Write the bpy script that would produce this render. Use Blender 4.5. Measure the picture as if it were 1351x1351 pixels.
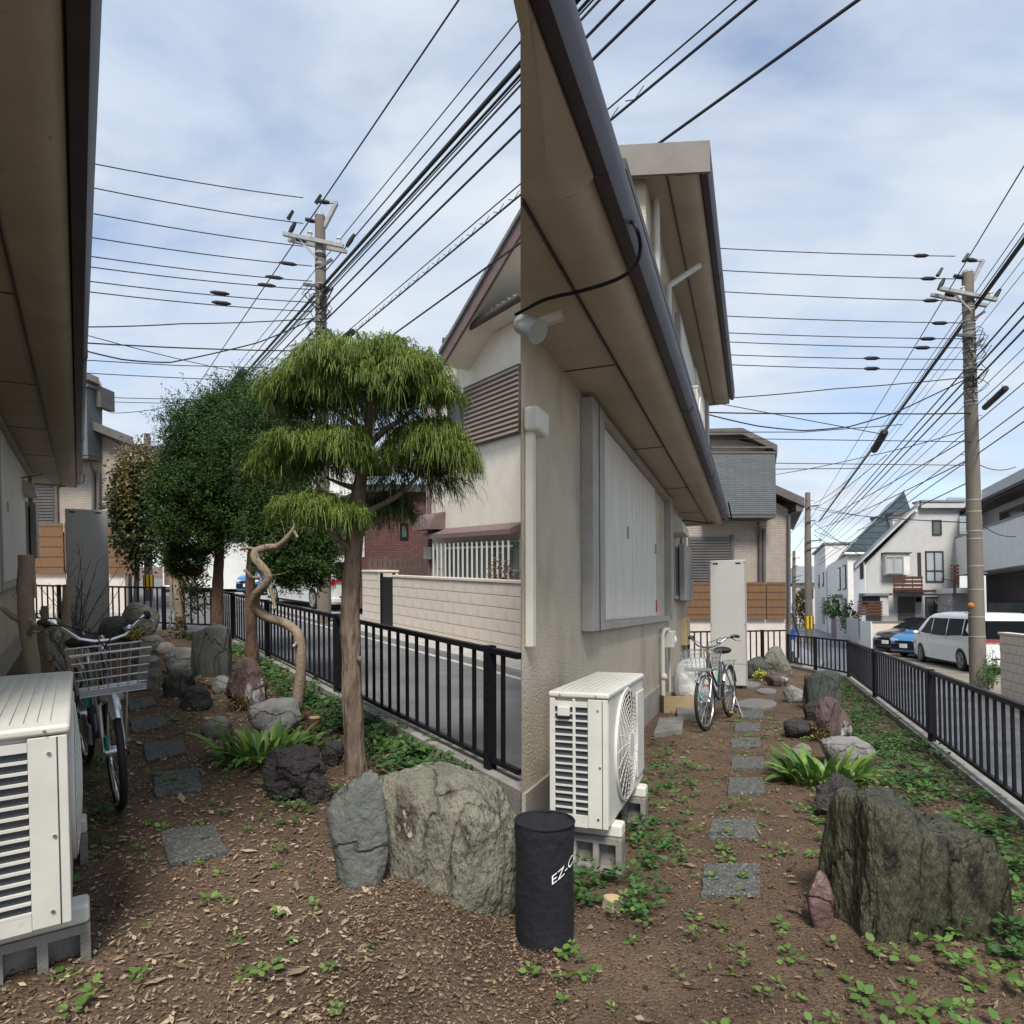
import bpy, bmesh, math, random
import numpy as np
from mathutils import Vector, Matrix, noise

# ------------------------------------------------------------------ clear
for o in list(bpy.data.objects): bpy.data.objects.remove(o)
scene = bpy.context.scene
COL = scene.collection
PI = math.pi
random.seed(7)

# ------------------------------------------------------------------ camera
HC = 1.38            # camera height above the garden soil
FPX = 850.0          # focal length in photo pixels (photo is 1351 px wide)
CX, YH, NPX = 675.5, 771.0, 1351.0
cam_d = bpy.data.cameras.new('camera')
cam = bpy.data.objects.new('camera', cam_d); COL.objects.link(cam)
cam.location = (0, 0, HC); cam.rotation_euler = (PI/2, 0, 0)
cam_d.sensor_fit = 'HORIZONTAL'; cam_d.sensor_width = 36.0
cam_d.lens = 36.0*FPX/NPX
cam_d.shift_y = (YH-NPX/2)/NPX
cam_d.clip_start = 0.05; cam_d.clip_end = 2000
scene.camera = cam

# ------------------------------------------------------------------ light
SUN_EL, SUN_AZ = math.radians(54), math.radians(179)     # azimuth clockwise from +Y: behind the camera
world = bpy.data.worlds.new('World'); scene.world = world; world.use_nodes = True
nt = world.node_tree; N = nt.nodes; LK = nt.links
for n in list(N): N.remove(n)
w_out = N.new('ShaderNodeOutputWorld'); w_bg = N.new('ShaderNodeBackground')
sky = N.new('ShaderNodeTexSky'); sky.sky_type = 'NISHITA'; sky.sun_disc = False
sky.sun_elevation = SUN_EL; sky.sun_rotation = SUN_AZ
sky.air_density = 1.0; sky.dust_density = 0.6; sky.ozone_density = 2.0
tc = N.new('ShaderNodeTexCoord')
sep = N.new('ShaderNodeSeparateXYZ'); LK.new(tc.outputs['Generated'], sep.inputs[0])
zz = N.new('ShaderNodeMath'); zz.operation = 'MAXIMUM'; LK.new(sep.outputs['Z'], zz.inputs[0]); zz.inputs[1].default_value = 0.0
za = N.new('ShaderNodeMath'); za.operation = 'ADD'; LK.new(zz.outputs[0], za.inputs[0]); za.inputs[1].default_value = 0.22
dv = N.new('ShaderNodeVectorMath'); dv.operation = 'DIVIDE'
cz = N.new('ShaderNodeCombineXYZ')
for i in range(3): LK.new(za.outputs[0], cz.inputs[i])
LK.new(tc.outputs['Generated'], dv.inputs[0]); LK.new(cz.outputs[0], dv.inputs[1])
mp = N.new('ShaderNodeMapping'); mp.inputs['Location'].default_value = (1.9, 9.3, 0.2); mp.inputs['Scale'].default_value = (1.0, 1.6, 1.0)
LK.new(dv.outputs[0], mp.inputs[0])
cn = N.new('ShaderNodeTexNoise'); cn.inputs['Scale'].default_value = 1.5; cn.inputs['Detail'].default_value = 7; cn.inputs['Roughness'].default_value = 0.52
cn.inputs['Distortion'].default_value = 0.35
LK.new(mp.outputs[0], cn.inputs['Vector'])
cr = N.new('ShaderNodeValToRGB'); cr.color_ramp.elements[0].position = 0.33; cr.color_ramp.elements[0].color = (0.30,)*3+(1,)
cr.color_ramp.elements[1].position = 0.56; cr.color_ramp.elements[1].color = (0.95,)*3+(1,)
LK.new(cn.outputs['Fac'], cr.inputs[0])
cn2 = N.new('ShaderNodeTexNoise'); cn2.inputs['Scale'].default_value = 2.3; cn2.inputs['Detail'].default_value = 5
LK.new(mp.outputs[0], cn2.inputs['Vector'])
cc = N.new('ShaderNodeValToRGB'); cc.color_ramp.elements[0].position = 0.3; cc.color_ramp.elements[0].color = (2.95, 3.5, 4.3, 1)
cc.color_ramp.elements[1].position = 0.7; cc.color_ramp.elements[1].color = (4.1, 4.35, 4.65, 1)
LK.new(cn2.outputs['Fac'], cc.inputs[0])
mx = N.new('ShaderNodeMix'); mx.data_type = 'RGBA'
LK.new(cr.outputs[0], mx.inputs[0]); LK.new(sky.outputs[0], mx.inputs[6]); LK.new(cc.outputs[0], mx.inputs[7])
LK.new(mx.outputs[2], w_bg.inputs['Color']); w_bg.inputs['Strength'].default_value = 0.14
LK.new(w_bg.outputs[0], w_out.inputs['Surface'])

sun_d = bpy.data.lights.new('sun', 'SUN'); sun_d.energy = 3.4; sun_d.angle = math.radians(18); sun_d.color = (1.0, 0.95, 0.88)
sun = bpy.data.objects.new('sun', sun_d); COL.objects.link(sun)
sdir = Vector((math.sin(SUN_AZ)*math.cos(SUN_EL), math.cos(SUN_AZ)*math.cos(SUN_EL), math.sin(SUN_EL)))
sun.rotation_euler = sdir.to_track_quat('Z', 'Y').to_euler(); sun.location = (0, -5, 20)
vs = scene.view_settings
vs.view_transform = 'Standard'; vs.look = 'None'; vs.exposure = 0.55; vs.gamma = 1.0; vs.use_curve_mapping = False

# ------------------------------------------------------------------ frames of the two gardens
# The left garden's plot climbs by two degrees, the right garden's plot falls by two degrees.
class Frame:
    def __init__(s, yh, vx):
        s.t = math.atan((YH-yh)/FPX)
        s.M = Matrix.Translation((0,0,HC)) @ Matrix.Rotation(s.t, 4, 'X') @ Matrix.Translation((0,0,-HC))
        s.Ri = Matrix.Rotation(-s.t, 3, 'X'); s.yh = yh
        d = s.ray(vx, yh); s.az = math.atan2(d.x, d.y)
        s.a = Vector((math.sin(s.az), math.cos(s.az), 0)); s.b = Vector((math.cos(s.az), -math.sin(s.az), 0))
    def ray(s, x, y): return s.Ri @ Vector((x-CX, FPX, YH-y))
    def g(s, x, y, z=0.0):
        d = s.ray(x, y); k = (z-HC)/d.z; return Vector((d.x*k, d.y*k, z))
    def d(s, x, y, dep):
        r = s.ray(x, y); k = dep/r.y; return Vector((r.x*k, dep, HC+r.z*k))
    def T(s, x, y, t):
        r = s.ray(x, y); k = t/(r.dot(s.b)); return Vector((r.x*k, r.y*k, HC+r.z*k))
    def st(s, ss, tt, z=0.0): return s.a*ss + s.b*tt + Vector((0,0,z))
    def s_of(s, p): return p.dot(s.a)
    def on(s, plane, x, y):
        return s.d(x, y, plane[1]) if plane[0] == 'd' else s.T(x, y, plane[1])
LF = Frame(740, 104)
RF = Frame(802, 998)
ZL, ZR = -0.30, -0.65      # the streets lie below the raised garden plots
def terr(x, y):
    yy = max(y, 0.0)
    w = (x+0.45)/0.5; w = min(1, max(0, w)); w = w*w*(3-2*w)
    zl = HC-HC/math.cos(LF.t)+yy*math.tan(LF.t); zr = HC-HC/math.cos(RF.t)+yy*math.tan(RF.t)
    return zl*(1-w)+zr*w

# ------------------------------------------------------------------ materials
MATS = {}
def pm(name, c, rough=0.75, c2=None, scale=6.0, detail=6, bump=0.0, bscale=80.0, metal=0.0, lo=0.35, hi=0.65, spec=0.4,
       stretch=(1,1,1), island=0.0, coat=0.0, trans=0.0, c3=None, s3=40.0, l3=0.62, h3=0.7, bdist=0.02, alpha=1.0):
    if name in MATS: return MATS[name]
    m = bpy.data.materials.new(name); m.use_nodes = True; MATS[name] = m
    n = m.node_tree.nodes; l = m.node_tree.links; b = n['Principled BSDF']
    b.inputs['Roughness'].default_value = rough; b.inputs['Metallic'].default_value = metal
    b.inputs['Specular IOR Level'].default_value = spec
    if coat: b.inputs['Coat Weight'].default_value = coat; b.inputs['Coat Roughness'].default_value = 0.08
    if trans: b.inputs['Transmission Weight'].default_value = trans
    b.inputs['Base Color'].default_value = (*c, 1)
    t = n.new('ShaderNodeTexCoord'); mpg = n.new('ShaderNodeMapping'); mpg.inputs['Scale'].default_value = stretch
    l.new(t.outputs['Object'], mpg.inputs[0])
    col = None
    if c2:
        no = n.new('ShaderNodeTexNoise'); no.inputs['Scale'].default_value = scale; no.inputs['Detail'].default_value = detail; no.inputs['Roughness'].default_value = 0.6
        l.new(mpg.outputs[0], no.inputs['Vector'])
        r = n.new('ShaderNodeValToRGB'); r.color_ramp.elements[0].position = lo; r.color_ramp.elements[1].position = hi
        r.color_ramp.elements[0].color = (*c, 1); r.color_ramp.elements[1].color = (*c2, 1)
        if island:
            g = n.new('ShaderNodeNewGeometry'); ma = n.new('ShaderNodeMath'); ma.operation = 'MULTIPLY_ADD'
            l.new(g.outputs['Random Per Island'], ma.inputs[0]); ma.inputs[1].default_value = island
            mb_ = n.new('ShaderNodeMath'); mb_.operation = 'MULTIPLY_ADD'; l.new(no.outputs['Fac'], mb_.inputs[0]); mb_.inputs[1].default_value = 1-island
            mb_.inputs[2].default_value = 0.0
            l.new(mb_.outputs[0], ma.inputs[2]); l.new(ma.outputs[0], r.inputs[0])
        else: l.new(no.outputs['Fac'], r.inputs[0])
        col = r.outputs[0]
        if c3:
            n3 = n.new('ShaderNodeTexNoise'); n3.inputs['Scale'].default_value = s3; n3.inputs['Detail'].default_value = 5
            l.new(mpg.outputs[0], n3.inputs['Vector'])
            r3 = n.new('ShaderNodeValToRGB'); r3.color_ramp.elements[0].position = l3; r3.color_ramp.elements[1].position = h3
            l.new(n3.outputs['Fac'], r3.inputs[0])
            m3 = n.new('ShaderNodeMix'); m3.data_type = 'RGBA'; l.new(r3.outputs[0], m3.inputs[0]); l.new(col, m3.inputs[6]); m3.inputs[7].default_value = (*c3, 1)
            col = m3.outputs[2]
        l.new(col, b.inputs['Base Color'])
    if bump:
        bn = n.new('ShaderNodeTexNoise'); bn.inputs['Scale'].default_value = bscale; bn.inputs['Detail'].default_value = 5
        l.new(mpg.outputs[0], bn.inputs['Vector'])
        bp = n.new('ShaderNodeBump'); bp.inputs['Strength'].default_value = bump; bp.inputs['Distance'].default_value = bdist
        l.new(bn.outputs['Fac'], bp.inputs['Height']); l.new(bp.outputs[0], b.inputs['Normal'])
    return m

def leafmat(name, c, c2, island=0.75, rough=0.5, tl=0.25, scale=3.0):
    m = pm(name, c, rough, c2, scale=scale, island=island, lo=0.2, hi=0.8, spec=0.3)
    n = m.node_tree.nodes; l = m.node_tree.links; b = n['Principled BSDF']; out = n['Material Output']
    tr = n.new('ShaderNodeBsdfTranslucent'); mixs = n.new('ShaderNodeMixShader'); mixs.inputs[0].default_value = tl
    src = b.inputs['Base Color'].links[0].from_socket
    l.new(src, tr.inputs['Color']); l.new(b.outputs[0], mixs.inputs[1]); l.new(tr.outputs[0], mixs.inputs[2]); l.new(mixs.outputs[0], out.inputs['Surface'])
    return m

def brickmat(name, c, c2, mortar, bw, bh, mort=0.02, rough=0.8, bump=0.3, offset=0.5):
    """running courses too fine to model at their distance; laid out on the object's x+y and z"""
    if name in MATS: return MATS[name]
    m = pm(name, c, rough); n = m.node_tree.nodes; l = m.node_tree.links; b = n['Principled BSDF']
    t = n.new('ShaderNodeTexCoord'); sp = n.new('ShaderNodeSeparateXYZ'); l.new(t.outputs['Object'], sp.inputs[0])
    ad = n.new('ShaderNodeMath'); l.new(sp.outputs['X'], ad.inputs[0]); l.new(sp.outputs['Y'], ad.inputs[1])
    cb = n.new('ShaderNodeCombineXYZ'); l.new(ad.outputs[0], cb.inputs[0]); l.new(sp.outputs['Z'], cb.inputs[1])
    br = n.new('ShaderNodeTexBrick'); l.new(cb.outputs[0], br.inputs['Vector'])
    br.inputs['Color1'].default_value = (*c, 1); br.inputs['Color2'].default_value = (*c2, 1); br.inputs['Mortar'].default_value = (*mortar, 1)
    br.inputs['Scale'].default_value = 1.0; br.inputs['Brick Width'].default_value = bw; br.inputs['Row Height'].default_value = bh
    br.inputs['Mortar Size'].default_value = mort; br.inputs['Mortar Smooth'].default_value = 0.3; br.offset = offset
    no = n.new('ShaderNodeTexNoise'); no.inputs['Scale'].default_value = 4; no.inputs['Detail'].default_value = 6; l.new(t.outputs['Object'], no.inputs['Vector'])
    mxx = n.new('ShaderNodeMix'); mxx.data_type = 'RGBA'; mxx.blend_type = 'MULTIPLY'; mxx.inputs[0].default_value = 0.45
    l.new(br.outputs['Color'], mxx.inputs[6]); l.new(no.outputs['Color'], mxx.inputs[7])
    hs = n.new('ShaderNodeHueSaturation'); hs.inputs['Saturation'].default_value = 0.85; hs.inputs['Value'].default_value = 1.25
    l.new(mxx.outputs[2], hs.inputs['Color']); l.new(hs.outputs[0], b.inputs['Base Color'])
    bp = n.new('ShaderNodeBump'); bp.inputs['Strength'].default_value = bump; bp.inputs['Distance'].default_value = 0.02; bp.invert = True
    l.new(br.outputs['Fac'], bp.inputs['Height']); l.new(bp.outputs[0], b.inputs['Normal'])
    return m

# ------------------------------------------------------------------ objects
ORG = {}
def setp(o, label=None, cat=None, group=None, kind=None):
    if label: o['label'] = label
    if cat: o['category'] = cat
    if group: o['group'] = group
    if kind: o['kind'] = kind
    return o
def thing(fr, name, label, cat, loc=(0,0,0), rotz=0.0, group=None, tilt=None):
    o = bpy.data.objects.new(name, None); COL.objects.link(o); o.empty_display_size = 0.1
    m = fr.M @ Matrix.Translation(Vector(loc)) @ Matrix.Rotation(rotz, 4, 'Z')
    if tilt: m = m @ Matrix.Rotation(tilt[1], 4, tilt[0])
    o.matrix_world = m
    setp(o, label, cat, group)
    return o
def world_thing(fr, name, label, cat, base, group=None):
    """a thing whose parts are given in garden coordinates; base is where it stands"""
    o = thing(fr, name, label, cat, base, 0.0, group); ORG[o.name] = Vector(base); return o
def head(dx, dy): return math.atan2(-dx, dy)

class MB:
    def __init__(s): s.v = []; s.f = []
    def add(s, vs_, fs):
        k = len(s.v); s.v += [tuple(v) for v in vs_]; s.f += [tuple(i+k for i in f) for f in fs]; return s
    def box(s, lo, hi):
        x0,y0,z0 = lo; x1,y1,z1 = hi
        return s.add([(x0,y0,z0),(x1,y0,z0),(x1,y1,z0),(x0,y1,z0),(x0,y0,z1),(x1,y0,z1),(x1,y1,z1),(x0,y1,z1)],
                     [(0,3,2,1),(4,5,6,7),(0,1,5,4),(1,2,6,5),(2,3,7,6),(3,0,4,7)])
    def obox(s, c, size, rz=0.0):
        sx,sy,sz = (q/2 for q in size); co,si = math.cos(rz),math.sin(rz); vs_ = []
        for z in (-sz,sz):
            for x,y in ((-sx,-sy),(sx,-sy),(sx,sy),(-sx,sy)): vs_.append((c[0]+x*co-y*si, c[1]+x*si+y*co, c[2]+z))
        return s.add(vs_, [(0,3,2,1),(4,5,6,7),(0,1,5,4),(1,2,6,5),(2,3,7,6),(3,0,4,7)])
    def slab(s, q, n):
        """four corners of the front face, extruded by -n to the back"""
        q = [Vector(p) for p in q]; n = Vector(n); p = q+[c-n for c in q]
        return s.add(p, [(0,1,2,3),(7,6,5,4),(0,4,5,1),(1,5,6,2),(2,6,7,3),(3,7,4,0)])
    def prism(s, poly, z0, z1):
        k = len(poly); vs_ = [(p[0],p[1],z0) for p in poly]+[(p[0],p[1],z1) for p in poly]
        return s.add(vs_, [tuple(range(k-1,-1,-1)), tuple(range(k,2*k))]+[(i,(i+1)%k,k+(i+1)%k,k+i) for i in range(k)])
    def bar(s, p, q, w, h=None, up=(0,0,1)):
        p = Vector(p); q = Vector(q); h = h or w; d = (q-p).normalized(); u = Vector(up)
        if abs(d.dot(u)) > 0.98: u = Vector((0,1,0))
        r = d.cross(u).normalized()*w/2; u2 = r.cross(d).normalized()*h/2
        vs_ = [p-r-u2,p+r-u2,p+r+u2,p-r+u2,q-r-u2,q+r-u2,q+r+u2,q-r+u2]
        return s.add(vs_, [(0,1,2,3),(7,6,5,4),(0,4,5,1),(1,5,6,2),(2,6,7,3),(3,7,4,0)])
    def tube(s, pts, rad, n=8, closed=False):
        pts = [Vector(p) for p in pts]; m = len(pts)
        if not hasattr(rad, '__len__'): rad = [rad]*m
        base = len(s.v); prev = None
        for i,p in enumerate(pts):
            if closed: d = pts[(i+1)%m]-pts[i-1]
            else: d = pts[min(i+1,m-1)]-pts[max(i-1,0)]
            d = d.normalized() if d.length > 1e-9 else Vector((0,0,1))
            if prev is None:
                u = Vector((0,0,1)) if abs(d.z) < 0.9 else Vector((1,0,0)); r = d.cross(u).normalized()
            else:
                r = (prev-d*prev.dot(d)); r = r.normalized() if r.length > 1e-6 else d.orthogonal().normalized()
            prev = r; u = d.cross(r)
            for k in range(n):
                a = 2*PI*k/n; s.v.append(tuple(p+(r*math.cos(a)+u*math.sin(a))*rad[i]))
        for i in range(m if closed else m-1):
            i2 = (i+1)%m
            for k in range(n):
                s.f.append((base+i*n+k, base+i*n+(k+1)%n, base+i2*n+(k+1)%n, base+i2*n+k))
        if not closed:
            s.f.append(tuple(base+k for k in range(n-1,-1,-1))); s.f.append(tuple(base+(m-1)*n+k for k in range(n)))
        return s
    def ring(s, c, R, r, axis='X', n=24, k=6, e=1.0):
        pts = []
        for i in range(n):
            a = 2*PI*i/n; u,v = R*math.cos(a), R*math.sin(a)*e
            o = {'X':(0,u,v),'Y':(u,0,v),'Z':(u,v,0)}[axis]; pts.append((c[0]+o[0],c[1]+o[1],c[2]+o[2]))
        return s.tube(pts, r, k, True)
    def disc(s, c, R, th, axis='X', n=20):
        o = {'X':Vector((th/2,0,0)),'Y':Vector((0,th/2,0)),'Z':Vector((0,0,th/2))}[axis]; c = Vector(c)
        return s.tube([c-o, c+o], R, n)
    def ball(s, c, r, n=10, m=7, sc=(1,1,1)):
        base = len(s.v)
        for j in range(m+1):
            th = PI*j/m
            for i in range(n):
                ph = 2*PI*i/n; s.v.append((c[0]+r*sc[0]*math.sin(th)*math.cos(ph), c[1]+r*sc[1]*math.sin(th)*math.sin(ph), c[2]+r*sc[2]*math.cos(th)))
        for j in range(m):
            for i in range(n): s.f.append((base+j*n+i, base+(j+1)*n+i, base+(j+1)*n+(i+1)%n, base+j*n+(i+1)%n))
        return s
    def mesh(s, name, org=None, smooth=None):
        o = org or Vector((0,0,0)); me = bpy.data.meshes.new(name)
        me.from_pydata([(v[0]-o[0],v[1]-o[1],v[2]-o[2]) for v in s.v], [], s.f)
        bm = bmesh.new(); bm.from_mesh(me); bmesh.ops.remove_doubles(bm, verts=bm.verts, dist=1e-6)
        bmesh.ops.recalc_face_normals(bm, faces=bm.faces); bm.to_mesh(me); bm.free()
        if smooth:
            me.polygons.foreach_set('use_smooth', [True]*len(me.polygons)); me.set_sharp_from_angle(angle=math.radians(smooth))
        return me
    def part(s, name, mat, parent, smooth=None, bevel=0.0, label=None, seg=2):
        """one mesh object, a part of its parent"""
        root = parent
        while root.parent: root = root.parent
        me = s.mesh(name, ORG.get(root.name), smooth); me.materials.append(mat)
        o = bpy.data.objects.new(name, me); COL.objects.link(o); o.parent = parent
        if parent is not root: o.matrix_parent_inverse = Matrix.Identity(4)
        if bevel:
            b = o.modifiers.new('bevel', 'BEVEL'); b.width = bevel; b.segments = seg; b.limit_method = 'ANGLE'; b.angle_limit = math.radians(35)
            if smooth is None:
                me.polygons.foreach_set('use_smooth', [True]*len(me.polygons)); b.harden_normals = True
        if label: o['label'] = label
        return o
    def single(s, fr, name, mat, base, label, cat, group=None, kind=None, smooth=None, bevel=0.0):
        """one mesh that is a thing of its own; geometry in garden coordinates"""
        base = Vector(base); me = s.mesh(name, base, smooth); me.materials.append(mat)
        o = bpy.data.objects.new(name, me); COL.objects.link(o); o.matrix_world = fr.M @ Matrix.Translation(base)
        if bevel:
            b = o.modifiers.new('bevel', 'BEVEL'); b.width = bevel; b.segments = 2; b.limit_method = 'ANGLE'; b.angle_limit = math.radians(35)
        setp(o, label, cat, group, kind); return o
def piece(me, name, parent, loc, rotz=0.0, sc=None, rot=None):
    """an alike piece that shares its mesh data"""
    o = bpy.data.objects.new(name, me); COL.objects.link(o); o.parent = parent; o.location = loc
    o.rotation_euler = rot if rot else (0,0,rotz)
    if sc: o.scale = sc
    return o
def npmesh(name, V, Q, mat, smooth=False):
    V = np.asarray(V, dtype=np.float32); Q = np.asarray(Q, dtype=np.int32); k = Q.shape[1]
    me = bpy.data.meshes.new(name); me.vertices.add(len(V)); me.vertices.foreach_set('co', V.ravel())
    me.loops.add(Q.size); me.loops.foreach_set('vertex_index', Q.ravel())
    me.polygons.add(len(Q)); me.polygons.foreach_set('loop_start', np.arange(0, Q.size, k, dtype=np.int32))
    me.update(calc_edges=True); me.validate()
    if smooth: me.polygons.foreach_set('use_smooth', [True]*len(me.polygons))
    me.materials.append(mat); return me
def meshobj(me, name, parent=None, fr=None, base=(0,0,0), **k):
    o = bpy.data.objects.new(name, me); COL.objects.link(o)
    if parent: o.parent = parent
    elif fr: o.matrix_world = fr.M @ Matrix.Translation(Vector(base))
    setp(o, **k); return o

def smoothpath(pts, k=4):
    """Catmull-Rom through the points"""
    P = [Vector(p) for p in pts]; P = [P[0]*2-P[1]]+P+[P[-1]*2-P[-2]]; out = []
    for i in range(1,len(P)-2):
        for j in range(k):
            t = j/k; a,b,c,d = P[i-1],P[i],P[i+1],P[i+2]
            out.append(0.5*((2*b)+(c-a)*t+(2*a-5*b+4*c-d)*t*t+(3*b-a-3*c+d)*t**3))
    out.append(P[-2]); return out
# common materials
M_black = pm('black_metal', (0.008,0.008,0.012), 0.5, (0.014,0.014,0.018), scale=20, spec=0.2)
M_conc = pm('concrete', (0.30,0.285,0.26), 0.9, (0.20,0.19,0.17), scale=5, bump=0.3, bscale=90, c3=(0.13,0.12,0.10), s3=9, l3=0.55, h3=0.75)
M_asph = pm('asphalt', (0.115,0.117,0.122), 0.82, (0.16,0.162,0.165), scale=2.2, bump=0.35, bscale=260, c3=(0.075,0.077,0.08), s3=1.1, l3=0.5, h3=0.75)
M_asphw = pm('wet_asphalt', (0.095,0.098,0.105), 0.38, (0.145,0.15,0.158), scale=1.6, bump=0.25, bscale=260, c3=(0.06,0.062,0.066), s3=1.0, l3=0.5, h3=0.72, spec=0.5)
M_steel = pm('bright_steel', (0.62,0.63,0.64), 0.28, metal=1.0)
M_rubber = pm('rubber', (0.015,0.015,0.015), 0.7)
M_glassd = pm('dark_glass', (0.012,0.015,0.017), 0.12, spec=0.25)
M_glassg = pm('window_glass', (0.08,0.11,0.10), 0.12, (0.13,0.165,0.155), scale=1.5, spec=0.4)
M_alum = pm('grey_aluminium', (0.37,0.35,0.315), 0.6, (0.30,0.285,0.255), scale=6)
M_brownfr = pm('bronze_frame', (0.05,0.045,0.042), 0.5)
M_white = pm('white_paint', (0.74,0.74,0.71), 0.55, (0.66,0.66,0.63), scale=4)

# ================================================================== THE SETTING
M_soil = pm('garden_soil', (0.075,0.047,0.029), 0.95, (0.15,0.098,0.062), scale=2.2, detail=12, bump=1.0, bscale=70, c3=(0.22,0.155,0.10), s3=110, l3=0.58, h3=0.70, bdist=0.03)
xs = [-140,-70,-35,-18,-9,-5,-3,-2,-1.2,-0.8,-0.6]+[-0.5+0.05*i for i in range(14)]+[0.3,0.6,1.0,1.6,2.4,3.5,5,8,13,20,35,70,140]
def gridsheet(name, ys, dz, mat):
    gv = [(x,y,terr(x,y)+dz) for y in ys for x in xs]; nx_ = len(xs)
    gf = [(j*nx_+i, j*nx_+i+1, (j+1)*nx_+i+1, (j+1)*nx_+i) for j in range(len(ys)-1) for i in range(nx_-1)]
    me = bpy.data.meshes.new(name); me.from_pydata(gv, [], gf); me.materials.append(mat)
    return meshobj(me, name, kind='structure')
gridsheet('ground', [-6,0,2,4,8,15,22,35,60,100,180,320], -1.05, M_soil)
gridsheet('garden_soil', [-6,-2,0,0.5,1,1.5,2,2.5,3,3.5,4.0], 0.0, M_soil)

def sheet(fr, name, poly_st, z, mat, th=0.0, xy=False):
    m = MB(); pts = [Vector(p) if xy else fr.st(p[0], p[1]) for p in poly_st]
    if th: m.prism([(p.x,p.y) for p in pts], z-th, z)
    else: m.add([(p.x,p.y,z) for p in pts], [tuple(range(len(pts)))])
    me = m.mesh(name); me.materials.append(mat)
    o = bpy.data.objects.new(name, me); COL.objects.link(o); o.matrix_world = fr.M.copy(); o['kind'] = 'structure'
    return o
def s_at(fr, px, t):      # how far along the plot the sight line of a photo column meets the plane t
    return fr.s_of(fr.T(px, fr.yh+30, t))
# left plot
ls = lambda t: s_at(LF, 689, t)
Lc = LF.st(13.65, 2.13); Lb = LF.g(20, 822); Rc = RF.st(13.9,1.64); Rb = RF.g(908,884)
sheet(LF, 'garden_soil', [(-40,3.96,0),(0.03,3.96,0),(0.05,4.12,0),LF.st(ls(2.1)+0.2,2.1),Lc,Lb,(-40,Lb.y+4,0)], -0.0015, M_soil, th=1.0, xy=True)
sheet(RF, 'garden_soil', [(0.06,3.96,0),RF.st(3.55,1.6),Rc,RF.g(1040,880),Rb,(1.2,15.5,0),(0.25,13.6,0)], -0.0015, M_soil, th=1.0, xy=True)
sheet(LF, 'street', [(ls(2.22),2.22),(ls(5.4),5.4),(14.5,5.4),(18,5.4),(70,6.6),(70,0.6),(19,1.3),(14.6,2.25)], ZL+0.004, M_asph)
M_pave = pm('pale_pavement', (0.33,0.32,0.30), 0.85, (0.25,0.245,0.235), scale=3, bump=0.2, bscale=120)
sheet(LF, 'pavement', [(15.2,1.9),(19,1.25),(40,0.6),(40,-6),(16.5,-6)], ZL+0.09, M_pave, th=0.3)
sheet(LF, 'parking_lot', [(16.9,5.5),(16.9,18),(60,18),(60,6.3),(18,5.5)], ZL+0.02, M_pave, th=0.1)
sheet(LF, 'yard', [(ls(6.2),6.2),(ls(16),16),(16.8,16),(16.8,6.2)], ZL+0.02, M_pave, th=0.1)
M_line = pm('kerb_stone', (0.42,0.41,0.39), 0.85, (0.30,0.29,0.27), scale=5, bump=0.2)
sheet(LF, 'gutter_kerb', [(ls(5.42),5.42),(ls(5.95),5.95),(16.8,5.95),(16.8,5.42)], ZL+0.06, M_line, th=0.2)
sheet(LF, 'road_edge_line', [(ls(5.12),5.12),(ls(5.22),5.22),(24,5.22),(24,5.12)], ZL+0.009, pm('worn_white_line', (0.5,0.5,0.48), 0.8, (0.3,0.3,0.29), scale=14))
sheet(LF, 'garden_kerb', [(ls(2.06),2.06),(ls(2.2),2.2),(13.75,2.2),(13.6,2.06)], 0.07, M_conc, th=1.0)
# right plot
sheet(RF, 'street', [(1.0,1.70),(13.9,1.70),(15.5,1.7),(24,1.8),(80,1.5),(80,6.8),(45,5.6),(25,4.9),(1.0,4.8)], ZR+0.004, M_asphw)
sheet(RF, 'pavement', [(17.5,1.2),(22,1.75),(25.8,2.25),(27,2.2),(36,2.0),(60,1.9),(60,-9),(18,-9)], ZR+0.13, pm('wet_pavement',(0.20,0.205,0.21),0.4,(0.27,0.275,0.28),scale=2,bump=0.15), th=0.4)
M_lot = pm('mossy_concrete_lot', (0.20,0.175,0.13), 0.6, (0.27,0.245,0.20), scale=1.2, bump=0.3, bscale=40, c3=(0.12,0.12,0.07), s3=2, l3=0.5, h3=0.7)
sheet(RF, 'parking_lot', [(16.0,5.05),(16.0,18),(31,18),(31,5.3)], ZR+0.02, M_lot, th=0.1)
sheet(RF, 'brick_forecourt', [(31.05,5.3),(31.05,18),(42,18),(42,5.75)], ZR+0.022, pm('red_paving', (0.22,0.10,0.07), 0.7, (0.16,0.08,0.06), scale=5), th=0.1)
sheet(RF, 'gutter_kerb', [(1.0,4.82),(1.0,5.0),(25,5.1),(45,5.8),(45,5.62),(25,4.92)], ZR+0.04, M_line, th=0.2)
sheet(RF, 'garden_kerb', [(1.0,1.52),(1.0,1.66),(13.95,1.72),(13.9,1.58)], 0.06, M_conc, th=1.0)
c0_, c1_ = RF.g(1040,880), RF.st(13.8,1.6)
sheet(RF, 'corner_kerb', [c1_,(c1_+Vector((0.12,0.1,0))),(c0_+Vector((0.12,0.12,0))),c0_+Vector((-0.05,-0.08,0))], 0.06, M_conc, th=1.0, xy=True)

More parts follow.
